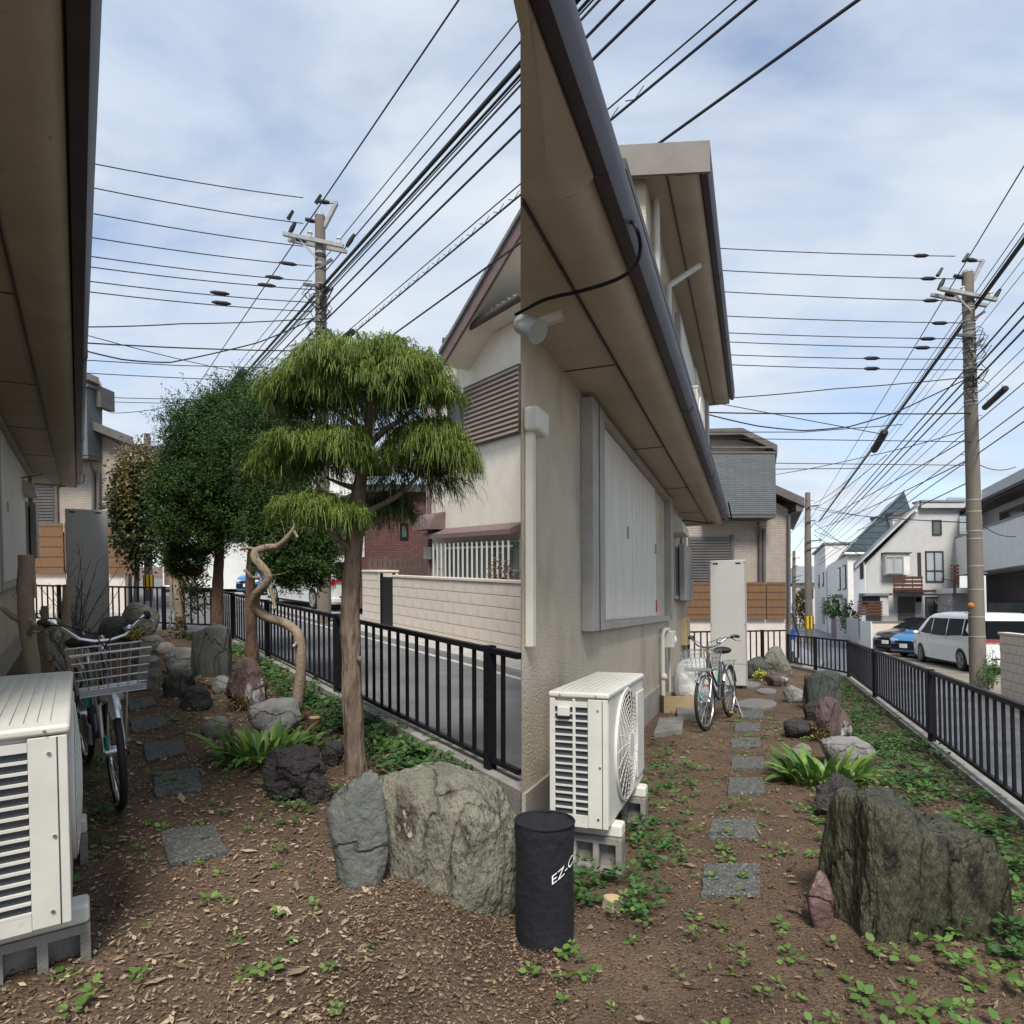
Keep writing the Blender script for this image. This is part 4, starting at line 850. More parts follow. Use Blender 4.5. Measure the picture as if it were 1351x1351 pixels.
def pole(fr, pxb, D, ztop, r0, r1, label, kx, bands):
    zg0 = ZL if fr is LF else ZR; base = fr.d(pxb, fr.yh, D); base.z = zg0; ztop = ztop-zg0
    r = world_thing(fr, 'utility_pole', label, 'utility pole', base, 'concrete utility poles with crossarms')
    top = base+Vector((0,0,ztop))
    MB().tube([base+Vector((0,0,-0.2)), base+Vector((0,0,ztop*0.5)), top], [r0,(r0+r1)/2,r1], 20).part('shaft', M_pole, r, smooth=50)
    MB().tube([top+Vector((0,0,-0.02)), top+Vector((0,0,0.05))], [r1*1.06,r1*0.9], 16).part('cap', M_galv, r, smooth=50)
    rad = lambda z: r0+(r1-r0)*z/ztop
    for z in bands:
        MB().tube([base+Vector((0,0,z-0.012)),base+Vector((0,0,z+0.012))], rad(z)*1.04, 18).part('steel_band', M_band, r, smooth=50)
    u = kx
    def q(dx, dz, dy=0.0): return top+Vector((dx*u, dy, dz*u))
    # main crossarm (front and back bar), braces
    ca = MB().bar(q(-0.86,-0.52,-r1-0.05), q(0.62,-0.82,-r1-0.05), 0.09*u, 0.09*u).part('crossarm', M_galv, r)
    MB().bar(q(-0.86,-0.50,r1+0.05), q(0.62,-0.80,r1+0.05), 0.08*u, 0.08*u).part('crossarm', M_galv, r)
    MB().bar(q(-0.5,-0.62,-r1-0.04), q(-0.05,-1.1,-r1-0.02), 0.04*u).part('brace', M_galv, r)
    MB().bar(q(0.10,-0.28,0), q(0.42,0.32,0), 0.11*u, 0.08*u).part('top_arm', M_galv, r)
    MB().bar(q(0.25,0.33,0), q(0.44,0.34,0), 0.05*u, 0.05*u).part('top_arm_end', M_galv, r)
    for dx,dz in ((-0.22,-0.48),(0.50,-0.62)):
        i = MB().tube([q(dx,dz-0.14,-0.12),q(dx,dz,-0.12)], [0.045*u,0.05*u], 8).part('insulator', M_insul, r, smooth=50)
        MB().tube([q(dx,dz+0.002,-0.12),q(dx,dz+0.05,-0.12)], [0.07*u,0.03*u], 8).part('insulator_cap', M_insul, i, smooth=50)
    for (dx,dz,ex,ez) in ((-0.02,0.36,0.24,0.33),(-0.36,-0.08,-0.10,-0.14),(-0.78,-0.45,-0.62,-0.16),(-0.60,-0.56,-0.36,-0.62),(0.66,-0.75,0.86,-0.45)):
        MB().tube([q(dx,dz),q((dx+ex)/2,(dz+ez)/2),q(ex,ez)], [0.045*u,0.06*u,0.04*u], 8).part('strain_insulator', M_wire, r, smooth=50)
    for (dx,dz) in ((-0.10,0.37),(-0.80,-0.02)):
        MB().tube([q(dx,dz-0.06),q(dx+0.13,dz+0.15)], [0.05*u,0.035*u], 6).part('line_cover', M_wire, r, smooth=50)
    # lower brackets and cable racks
    for dz,ln in ((-1.33,0.33),(-1.78,-0.40),(-2.05,0.28)):
        MB().bar(q(0,dz,-r1), q(ln,dz+(0.22 if ln > 0 else 0.05),-r1), 0.05*u, 0.07*u).part('bracket', M_dtrim, r)
    rng = random.Random(int(pxb))
    for k in range(26):                       # clamps and straps where the cables are tied off
        z = ztop-u*rng.uniform(0.8,3.6)
        MB().tube([base+Vector((0,0,z-0.012)),base+Vector((0,0,z+0.012))], rad(z)*(1.06+0.05*rng.random()), 14).part('strap', rng.choice([M_galv,M_wire,M_band]), r, smooth=50)
    for k in range(22):                       # loose jumper loops
        z = ztop-u*rng.uniform(1.5,3.2); a = rng.uniform(-0.5,0.3); L = rng.uniform(0.2,0.5)*u
        p = base+Vector((0,-rad(z),z)); sg = rng.choice([-1,1])
        pts = [p, p+Vector((sg*L*0.4,-0.1,0.1*u*rng.uniform(-1,1))), p+Vector((sg*L*0.8,-0.15,-0.22*u*rng.random())), p+Vector((sg*L*0.4,-0.08,-0.34*u)), p+Vector((0,0,-0.4*u))]
        MB().tube(pts, 0.010*u, 5).part('jumper_cable', M_wire, r)
    for k in range(8):
        z = 1.9+k*(ztop-2.6)/8; sg = 1 if k%2 else -1
        MB().tube([base+Vector((sg*rad(z)*0.9,0,z)),base+Vector((sg*(rad(z)+0.13),0,z))], 0.012, 5).part('climbing_step', M_galv, r)
    return r, top, q, u
pL, topL, qL, uL = pole(LF, 427, 17.4, LF.d(427,285,17.4).z, 0.19, 0.13, 'concrete utility pole with crossarm behind the drooping cypress', 1.06, (1.2,2.2,3.4,4.4))
pR, topR, qR, uR = pole(RF, 1288, 16.5, RF.d(1288,360,16.5).z, 0.19, 0.13, 'concrete utility pole with crossarm beside the white van', 0.98, (1.3,1.8,2.5,3.1,3.8,4.0,4.5,4.8))
pb = RF.d(1281,799,16.3); MB().ball(pb, 0.08, 10, 7).part('rusty_bolt_cap', M_rust, pR, smooth=60)
def wire(fr, pts, r, label, group, sag=0.0, n=10):
    def dm_(d): return (16.4-(d-11.4)*0.4 if d < 17 else d*1.25) if fr is RF else (d+1.8 if d < 16 else d*1.12)
    P = [Vector(p) if isinstance(p, Vector) else fr.d(p[0],p[1],dm_(p[2])) for p in pts]; out = []
    if fr is RF: r = r*1.35
    for i in range(len(P)-1):
        for k in range(n+(i == len(P)-2)):
            f = k/n; p = P[i].lerp(P[i+1], f); p.z -= sag*4*f*(1-f); out.append(p)
    MB().tube(out, r, 5).single(fr, 'overhead_wire', M_wire, P[0], label, 'wire', group, smooth=60)
GL = 'thin power lines running from the pole over the eave'; lab = 'thin black power line running from the pole behind the cypress to the house eave'
for i,((ya,yb),off) in enumerate(zip(((210,263),(242,297),(276,327),(308,351),(333,371),(347,382),(366,399),(380,411)), (0,)*8)):
    sl = (yb-ya)/(412-121.); wire(LF, [(412-(i < 3)*12,yb-(i<3)*12*sl,15.5),(-60,ya-181*sl,10.5)], 0.0125, ORD[i]+' thin power line counted downward from the pole behind the cypress to the eave', GL, sag=0.10)
    if i in (3,4,5,6,7):
        x = (380,362,352,290,292)[i-3]; P_ = LF.d(x, yb-(412-x)*sl+1.5, 17.3-(412-x)*5/470.)
        d_ = (LF.d(x-20,yb-(432-x)*sl,17.1)-LF.d(x+20,yb-(392-x)*sl,17.4)).normalized()
        c = world_thing(LF, 'line_splice', 'black splice sleeve on the '+ORD[i]+' power line counted downward above the cypress', 'splice', P_, 'splice sleeves on the lines over the eave')
        MB().tube([P_-d_*0.22,P_-d_*0.12,P_+d_*0.12,P_+d_*0.22], [0.02,0.05,0.05,0.02], 8).part('sleeve', M_wire, c, smooth=60)
lab = 'black communication line crossing below the power lines towards the eave'; GC = 'communication lines crossing towards the eave'
wire(LF, [(415,420,15.5),(240,427,13.5),(60,431,11.5)], 0.014, ORD[0]+' communication line counted downward towards the eave above the cabinet', GC, sag=0.03)
wire(LF, [(415,463,15.5),(60,449,11.5)], 0.016, ORD[1]+' communication line counted downward towards the eave above the cabinet', GC, sag=0.05)
wire(LF, [(310,490,18),(60,427,12)], 0.011, ORD[2]+' communication line counted downward towards the eave above the cabinet', GC, sag=0.05)
wire(LF, [(415,420,15.5),(340,452,15),(225,478,14),(160,474,13),(60,448,12)], 0.017, ORD[3]+' communication line counted downward towards the eave above the cabinet', GC, sag=0.02)
wire(LF, [(420,487,15.5),(230,482,14),(60,472,12)], 0.011, ORD[4]+' communication line counted downward towards the eave above the cabinet', GC)
wire(LF, [(420,505,15.5),(60,489,12)], 0.010, ORD[5]+' communication line counted downward towards the eave above the cabinet', GC, sag=0.03)
wire(LF, [(60,521,24),(420,526,24)], 0.016, ORD[6]+' communication line counted downward towards the eave above the cabinet', GC, sag=0.1); wire(LF, [(60,527,24),(420,531,24)], 0.014, ORD[7]+' communication line counted downward towards the eave above the cabinet', GC, sag=0.1); wire(LF, [(145,545,24),(250,530,20),(425,480,15.6)], 0.014, ORD[8]+' communication line counted downward towards the eave above the cabinet', GC, sag=0.1)
lab = 'black cable strung along the street past the pole behind the cypress'; GS = 'cables strung along the street past the cypress'
def streetwire(fr, x, y, D, r, label, group, near=22.0, far=45.0, sag=0.0):
    P = fr.d(x, y, D)
    pts = [P-fr.a*near, P-fr.a*near*0.5, P, P+fr.a*far*0.5, P+fr.a*far]
    for i,z in ((1,sag),(3,sag*2)): pts[i] = pts[i]-Vector((0,0,z))
    wire(fr, pts, r, label, group, n=6)
for n_,(x,y,r) in enumerate(sorted(((400,303,0.016),(452,312,0.012),(470,310,0.017),(425,379,0.040),(428,374,0.024),(424,388,0.022),(425,390,0.012),(425,394,0.012),(425,409,0.020),(425,427,0.020),(420,384,0.018),(425,466,0.010),(425,474,0.016),(425,509,0.016),(421,399,0.012)), key=lambda q: q[1])):
    streetwire(LF, x, y, 17.4, r, (ORD[n_]+' cable counted downward strung along the street behind the cypress') if r < 0.03 else 'thickest black cable bundle along the street past the pole behind the cypress', GS)
# lashing spiral on the messenger wire
m = MB(); P = LF.d(425,470,17.4)
for k in range(26):
    a = P-LF.a*(1.0+0.42*k); b = a-LF.a*0.30; m.tube([a, (a+b)/2+Vector((0,0,-0.07)), b], 0.006, 4)
m.single(LF, 'lashing_wire', M_wire, P-LF.a*4, 'wavy lashing wire hung on the messenger cable above the cypress', 'wire')
c0 = LF.d(438,464,15.2); 
def closure(fr, p, q, r, label):
    c = world_thing(fr, 'cable_closure', label, 'cable closure', p)
    d = (q-p).normalized(); MB().tube([p, p+d*0.05, q-d*0.05, q], [r*0.5,r,r,r*0.6], 12).part('body', M_wire, c, smooth=40)
    for f in (0.15,0.85): MB().tube([p.lerp(q,f),p.lerp(q,f)+Vector((0,0,0.16))], 0.008, 5).part('hanger', M_galv, c)
closure(LF, LF.d(437,463,17.2), LF.d(466,437,15.5), 0.075, 'black cylindrical cable closure just above the cypress top')
closure(LF, LF.d(305,511,22), LF.d(321,490,20.4), 0.13, 'black cylindrical cable closure on the bundle above the dark yew')
# right plot
GL = 'thin power lines running from the pole to the upper roof'; lab = 'thin black power line running from the pole beside the van to the upper roof'
for i,(ya,yb) in enumerate(((327,338),(356,368),(384,397),(416,426),(438,447),(450,459),(467,474),(480,488))):
    sl = (yb-ya)/310.; wire(RF, [(1276-(i < 3)*16,yb,11.4),(900,ya-60*sl,14.8)], 0.0085, ORD[i]+' thin power line counted downward from the pole by the van to the upper roof', GL, sag=0.04)
    x = (1215,1225,1228,1240,1224,1217,1150,1150)[i]; P_ = RF.d(x, yb-(1276-x)*sl+1.5, 16.4-(1276-x)*1.36/376)
    c = world_thing(RF, 'line_splice', 'black splice sleeve on the '+ORD[i]+' power line counted downward by the van', 'splice', P_, 'splice sleeves on the lines to the upper roof')
    MB().tube([P_+Vector((-0.2,0,0)),P_+Vector((-0.1,0,0)),P_+Vector((0.1,0,0)),P_+Vector((0.2,0,0))], [0.016,0.05,0.05,0.016], 8).part('sleeve', M_wire, c, smooth=60)
lab = 'black communication line crossing below the power lines towards the stucco house roof'; GC = 'communication lines towards the two-storey house'
wire(RF, [(1283,497,11.4),(1100,513,12.5),(930,527,14.5)], 0.010, ORD[0]+' communication line counted downward towards the two-storey stucco house', GC, sag=0.02)
wire(RF, [(1283,545,11.4),(1130,545,13),(930,544,15)], 0.013, ORD[1]+' communication line counted downward towards the two-storey stucco house', GC, sag=0.02)
wire(RF, [(1160,572,16),(1010,544,14),(930,529,14)], 0.008, ORD[2]+' communication line counted downward towards the two-storey stucco house', GC)
wire(RF, [(1283,496,11.4),(1180,545,13),(1120,563,13.5),(1060,568,14),(1000,562,14.5),(935,547,15)], 0.012, ORD[3]+' communication line counted downward towards the two-storey stucco house', GC, sag=0.01)
wire(RF, [(1190,560,13),(1060,570,14),(930,570,15)], 0.008, ORD[4]+' communication line counted downward towards the two-storey stucco house', GC)
wire(RF, [(1283,583,11.4),(930,578,15)], 0.008, ORD[5]+' communication line counted downward towards the two-storey stucco house', GC); wire(RF, [(1010,611,24),(1283,614,24)], 0.014, ORD[6]+' communication line counted downward towards the two-storey stucco house', GC); wire(RF, [(1010,619,24),(1135,618,24)], 0.014, ORD[7]+' communication line counted downward towards the two-storey stucco house', GC); wire(RF, [(1010,628,24),(1140,603,18),(1283,565,11.4)], 0.010, ORD[8]+' communication line counted downward towards the two-storey stucco house', GC, sag=0.05)
lab = 'black cable strung along the street past the pole by the white van'; GS = 'cables strung along the street past the white van'
for n_,(x,y,r) in enumerate(sorted(((1250,386,0.010),(1288,385,0.008),(1288,396,0.010),(1288,402,0.024),(1287,408,0.014),(1289,399,0.012),(1288,471,0.016),(1288,486,0.018),(1288,501,0.018),(1288,520,0.007),(1288,535,0.008),(1288,558,0.009),(1288,584,0.010),(1283,412,0.007),(1288,600,0.011),(1286,425,0.006),(1286,440,0.006)), key=lambda q: q[1])):
    streetwire(RF, x, y, 16.5, r, ORD[n_]+' cable counted downward strung along the street past the white van', GS, near=22)
closure(RF, RF.d(1299,538,16.2), RF.d(1327,512,14.6), 0.075, 'black cylindrical cable closure on the right of the pole by the van')
closure(RF, RF.d(1153,594,20), RF.d(1167,570,18.5), 0.11, 'black cylindrical cable closure on the bundle over the street')
lab = 'thin drop wire between the poles and the teal roofed house'; GD = 'drop wires over the far street'
for a,b in (((1290,570,11.4),(1074,690,33)),((1290,600,11.4),(1074,700,33)),((1290,690,11.4),(1075,672,33)),((1340,708,10.6),(1290,688,11.4)),((1340,616,10.5),(1290,612,11.4)),((1074,668,33),(1215,690,25)),((1074,690,33),(1180,760,25)),((1074,700,33),(1265,770,24)),((1074,705,33),(1110,725,32)),((1074,660,33),(1035,650,22)),((1074,668,33),(1030,715,40)),((1074,690,33),(1030,750,55)),((1290,630,11.4),(1130,700,30)),((1074,672,33),(1170,600,20)),((1074,664,33),(1120,632,26))):
    wire(RF, [a,b], 0.012 if max(a[2],b[2]) > 20 else 0.008, lab, GD, sag=0.12)
def plain_pole(fr, px, ytop, D, r0, label, sign=False):
    zg0 = ZL if fr is LF else ZR; base = fr.d(px, fr.yh, D); base.z = zg0; zt_ = fr.d(px,ytop,D).z-zg0
    r = world_thing(fr, 'utility_pole', label, 'utility pole', base)
    MB().tube([base+Vector((0,0,-0.2)),base+Vector((0.0,0,zt_*0.6)),base+Vector((0.05,0,zt_))], [r0,r0*0.85,r0*0.65], 14).part('shaft', M_pole, r, smooth=50)
    for k,(f_,w_) in enumerate(((0.62,2.2),(0.67,3.2),(0.80,1.6),(0.90,2.6))):
        z = zt_*f_; MB().bar(base+Vector((-r0*1.2,-r0,z)), base+Vector((r0*w_,-r0,z+0.1)), 0.07).part('bracket', M_dtrim, r)
    if sign:
        rb = r0*1.03
        bd = MB().tube([base+Vector((0,0,sign[0])),base+Vector((0,0,sign[1]))], rb, 14).part('warning_band', pm('warning_yellow',(0.75,0.48,0.03),0.6), r, smooth=50)
        for k in range(7):
            a = 2*PI*k/7; c = base+Vector((math.cos(a)*rb*1.01,math.sin(a)*rb*1.01,0))
            MB().bar(c+Vector((0,0,sign[0]+0.01)),c+Vector((0,0,sign[1]-0.01)),rb*0.34,0.02).part('black_stripe', M_black, bd)
    return r, base, zt_
plain_pole(RF, 1067, 650, 37.0, 0.22, 'farther concrete utility pole with yellow and black band by the tiled house', (0.85,1.55))
plain_pole(RF, 1048, 727, 60.0, 0.2, 'small distant utility pole at the end of the street')
plain_pole(LF, 195.5, 572, 27.0, 0.17, 'distant utility pole with yellow and black band behind the brown-leaved tree', (0.5,1.1))

# ================================================================== CARS
M_carg = pm('car_glass', (0.012,0.014,0.016), 0.25, spec=0.012)
def car(fr, name, label, pos, rz, L, W, Ht, prof, belt, wheels, wr, paint, sidewin, ws, rear=None, rimc=M_galv, lights=True, wind_dark=None):
    wind_dark = wind_dark or M_carg
    """prof: (y, ztop) from tail to nose as fractions of length / metres; the surface is lofted over it"""
    r = thing(fr, name, label, 'car', pos, rz)
    ys_ = np.linspace(-0.5,0.5,41); py = [p[0] for p in prof]; pz = [p[1] for p in prof]
    zt_ = np.interp(ys_, py, pz); sill = 0.24
    def wplan(y): e = abs(y)/0.5; return W/2*(1-0.16*e**6-0.04*e**2)
    def g(z):
        if z < belt: return 1.0-0.06*((belt-z)/(belt-sill))**2
        return 1.0-0.20*((z-belt)/(Ht-belt))**1.2
    rows = []; nf = [0,0.12,0.3,0.5,0.68,0.82,0.92,0.97]
    for y,zt1 in zip(ys_, zt_):
        row = []
        for f_ in nf:
            z = sill+(zt1-0.05-sill)*f_; row.append((wplan(y)*g(z), y*L, z))
        xe = wplan(y)*g(zt1)
        row += [(xe*0.95,y*L,zt1-0.025),(xe*0.82,y*L,zt1-0.008),(xe*0.5,y*L,zt1),(0,y*L,zt1+0.006)]
        full = row+[(-x,y_,z) for x,y_,z in row[-2::-1]]; rows.append(full)
    m = MB(); k = len(rows[0]); v = [p for row in rows for p in row]
    f = [(j*k+i,j*k+i+1,(j+1)*k+i+1,(j+1)*k+i) for j in range(len(rows)-1) for i in range(k-1)]
    f += [tuple(range(k)), tuple(range((len(rows)-1)*k+k-1,(len(rows)-1)*k-1,-1))]
    f += [(j*k,(j+1)*k,(j+1)*k+k-1,j*k+k-1) for j in range(len(rows)-1)]
    m.add(v, f); body = m.part('body', paint, r, smooth=38)
    MB().box((-W/2*0.86,-L*0.46,0.16),(W/2*0.86,L*0.46,0.26)).part('underbody', M_rubber, r)
    def side(poly, mat, nm, off=0.012, sgn=(1,-1), parent=None, label=None):
        for s in sgn:
            vv = [(s*(wplan(y)*g(z)+off), y*L, z) for y,z in poly]+[(s*(wplan(y)*g(z)-0.03), y*L, z) for y,z in poly]; n = len(poly)
            MB().add(vv, [tuple(range(n)),tuple(range(2*n-1,n-1,-1))]+[(i,(i+1)%n,n+(i+1)%n,n+i) for i in range(n)]).part(nm, mat, parent or r)
    for poly in sidewin: side(poly, wind_dark, 'side_window')
    zf = lambda y: float(np.interp(y, py, pz))
    def top(y0,y1,fr_,mat,nm):
        vv = []
        for y in (y0,(2*y0+y1)/3,(y0+2*y1)/3,y1):
            xe = wplan(y)*g(zf(y))*fr_
            vv += [(-xe,y*L,zf(y)+0.012),(-xe*0.5,y*L,zf(y)+0.022),(0,y*L,zf(y)+0.026),(xe*0.5,y*L,zf(y)+0.022),(xe,y*L,zf(y)+0.012)]
        fc = [(a*5+b,a*5+b+1,(a+1)*5+b+1,(a+1)*5+b) for a in range(3) for b in range(4)]
        MB().add(vv, fc).part(nm, mat, r, smooth=50)
    top(ws[0],ws[1],0.86,M_carg,'windscreen')
    if rear: top(rear[0],rear[1],0.84,M_glassd,'rear_window')
    # wheel arches, wheels
    for wy in wheels:
        side([(wy+math.cos(a)*(wr*1.16)/L, wr+math.sin(a)*wr*1.16) for a in [PI*i/12 for i in range(13)]]+[(wy-wr*1.16/L,sill),(wy+wr*1.16/L,sill)], M_rubber, 'wheel_arch', 0.004)
        for s in (1,-1):
            x = s*(W/2-0.09); w = MB().ring((x,wy*L,wr),wr-0.06,0.068,'X',28,8).part('tyre', M_rubber, r, smooth=60)
            MB().disc((x,wy*L,wr),wr-0.085,0.13,'X',24).part('rim_well', M_rubber, w)
            MB().ring((x+s*0.07,wy*L,wr),wr-0.10,0.014,'X',24,5).part('rim', rimc, w)
            sp = MB()
            for q in range(10):
                a = 2*PI*q/10+0.1*(q%2); sp.bar((x+s*0.075,wy*L,wr),(x+s*0.075,wy*L+math.cos(a)*(wr-0.1),wr+math.sin(a)*(wr-0.1)),0.03,0.02,(1,0,0))
            sp.part('spokes', rimc, w)
            MB().disc((x+s*0.08,wy*L,wr),0.05,0.02,'X',12).part('hub_cap', rimc, w)
    for s in (1,-1):
        ymi = ws[0]-0.045; mr = MB().ball((s*(W/2+0.09),ymi*L,belt+0.04),0.1,10,7,(0.9,0.6,0.7)).part('mirror', paint, r, smooth=60)
        MB().bar((s*(W/2-0.03),ymi*L,belt+0.0),(s*(W/2+0.05),ymi*L,belt+0.02),0.04).part('mirror_arm', M_black, mr)
        yn = 0.485; side([(0.478,belt*0.62),(0.40,belt*0.70),(0.38,belt*0.78),(0.47,belt*0.72)], pm('headlamp',(0.75,0.77,0.8),0.1,spec=0.8), 'headlight', 0.02, (s,))
        MB().bar((s*W*0.2,L*0.497,belt*0.66),(s*W*0.41,L*0.485,belt*0.72),0.05,0.10).part('headlight', MATS['headlamp'], r)
    MB().box((-W*0.36,L*0.49,0.33),(W*0.36,L*0.508,0.55)).part('grille', M_black, r)
    MB().box((-W*0.24,L*0.492,belt*0.60),(W*0.24,L*0.509,belt*0.68)).part('upper_grille', M_black, r)
    MB().box((-0.165,L*0.51,0.40),(0.165,L*0.518,0.56)).part('licence_plate', M_white, r)
    MB().box((-W*0.3,-L*0.506,0.32),(W*0.3,-L*0.49,0.5)).part('rear_bumper_grille', M_black, r)
    # door seams and handles
    return r, side, wplan, g
def door_bits(r, side, wy, zs_):
    for y in wy: side([(y-0.0012,0.30),(y+0.0012,0.30),(y+0.0012,zs_),(y-0.0012,zs_)], M_rubber, 'door_seam', 0.004)
M_wcar = pm('white_car_paint', (0.78,0.78,0.77), 0.25, coat=0.6)
M_kcar = pm('black_car_paint', (0.012,0.013,0.018), 0.2, coat=0.8)
M_bcar = pm('blue_car_paint', (0.05,0.20,0.42), 0.25, coat=0.7)
van_prof = [(-0.5,0.9),(-0.492,1.5),(-0.47,1.78),(-0.40,1.86),(0.0,1.88),(0.14,1.83),(0.22,1.70),(0.30,1.40),(0.36,1.15),(0.42,1.05),(0.48,0.92),(0.5,0.55)]
def white_van(fr, label, wf, wr_):
    """placed by the ground contact of its front and rear street-side wheels"""
    ax = (wf-wr_); wb = ax.length; ax = ax/wb; L = wb/0.58; Wd = 1.75
    perp = Vector((ax.y,-ax.x,0))
    c = (wf+wr_)/2+perp*(Wd/2-0.09); c.z = (ZL if fr is LF else ZR)+0.02
    r, side, wp, g = car(fr, 'minivan', label, c, head(ax.x,ax.y), L, Wd, 1.88, van_prof, 1.06, (-0.28,0.30), 0.335, M_wcar,
        [[(0.19,1.10),(0.115,1.10),(0.115,1.66),(0.16,1.66),(0.28,1.12)],[(0.10,1.08),(-0.10,1.08),(-0.10,1.66),(0.10,1.66)],[(-0.115,1.08),(-0.30,1.14),(-0.30,1.66),(-0.115,1.66)],[(-0.315,1.12),(-0.46,1.16),(-0.465,1.64),(-0.315,1.66)]], (0.355,0.175))
    door_bits(r, side, (0.108,-0.108), 1.06)
    side([(-0.10,0.985),(-0.44,0.985),(-0.44,0.995),(-0.10,0.995)], M_rubber, 'slide_rail', 0.004)
    for y in (0.07,0.16): side([(y,0.93),(y+0.035,0.93),(y+0.035,0.955),(y,0.955)], M_steel, 'door_handle', 0.02)
    MB().box((-Wd*0.36,-L*0.512,1.08),(Wd*0.36,-L*0.488,1.62)).part('rear_window', M_carg, r)
    for s in (1,-1): MB().box((s*Wd*0.43-0.06,-L*0.509,0.88),(s*Wd*0.43+0.06,-L*0.47,1.07)).part('tail_light', pm('red_lamp',(0.45,0.02,0.02),0.2), r)
    MB().box((-Wd*0.4,-L*0.508,0.98),(Wd*0.4,-L*0.495,1.04)).part('tail_light_bar', pm('red_lamp',(0.45,0.02,0.02),0.2), r)
    MB().box((-Wd*0.45,-L*0.515,0.30),(Wd*0.45,-L*0.47,0.45)).part('rear_bumper', M_wcar, r, bevel=0.03)
    return r
white_van(RF, 'white minivan with dark windows parked beside the concrete pole', RF.d(1216,802,24.0), RF.d(1269,802,20.6))
white_van(LF, 'white minivan glimpsed behind the twisted bare trunk', LF.d(364,740,25.2), LF.d(415,740,22.0))
suv_prof = [(-0.5,0.8),(-0.48,1.1),(-0.40,1.45),(-0.30,1.56),(0.0,1.58),(0.08,1.52),(0.26,1.12),(0.30,1.04),(0.44,0.92),(0.485,0.78),(0.5,0.5)]
sv = [[(0.20,1.04),(0.03,1.04),(0.03,1.42),(0.07,1.42)],[(0.02,1.04),(-0.18,1.04),(-0.18,1.42),(0.02,1.43)],[(-0.19,1.04),(-0.36,1.08),(-0.31,1.38),(-0.19,1.42)]]
def small_car(fr, name, label, nose, hd, paint, prof=suv_prof, L=4.3, W=1.72):
    hd = hd.normalized(); c = nose-hd*L/2; c.z = (ZL if fr is LF else ZR)+0.024
    return car(fr, name, label, c, head(hd.x,hd.y), L, W, 1.58, prof, 1.0, (-0.30,0.305), 0.325, paint, sv, (0.27,0.075), (-0.465,-0.36))
hd = (-RF.b*0.80-RF.a*0.60)
small_car(RF, 'parked_car', 'black hatchback with headlights towards the street beyond the blue car', RF.d(1168,802,29.0), hd, M_kcar)
small_car(RF, 'parked_car', 'light blue hatchback parked between the black car and the white van', RF.d(1192,802,26.0), hd, M_bcar)
small_car(LF, 'parked_car', 'dark car glimpsed between the reddish trunks behind the fence', LF.g(303,781,ZL), -LF.b*0.8-LF.a*0.6, M_kcar)
small_car(LF, 'parked_car', 'light blue car half hidden behind the trunk and the white minivan', LF.g(326,786,ZL), -LF.b*0.8-LF.a*0.6, M_bcar)

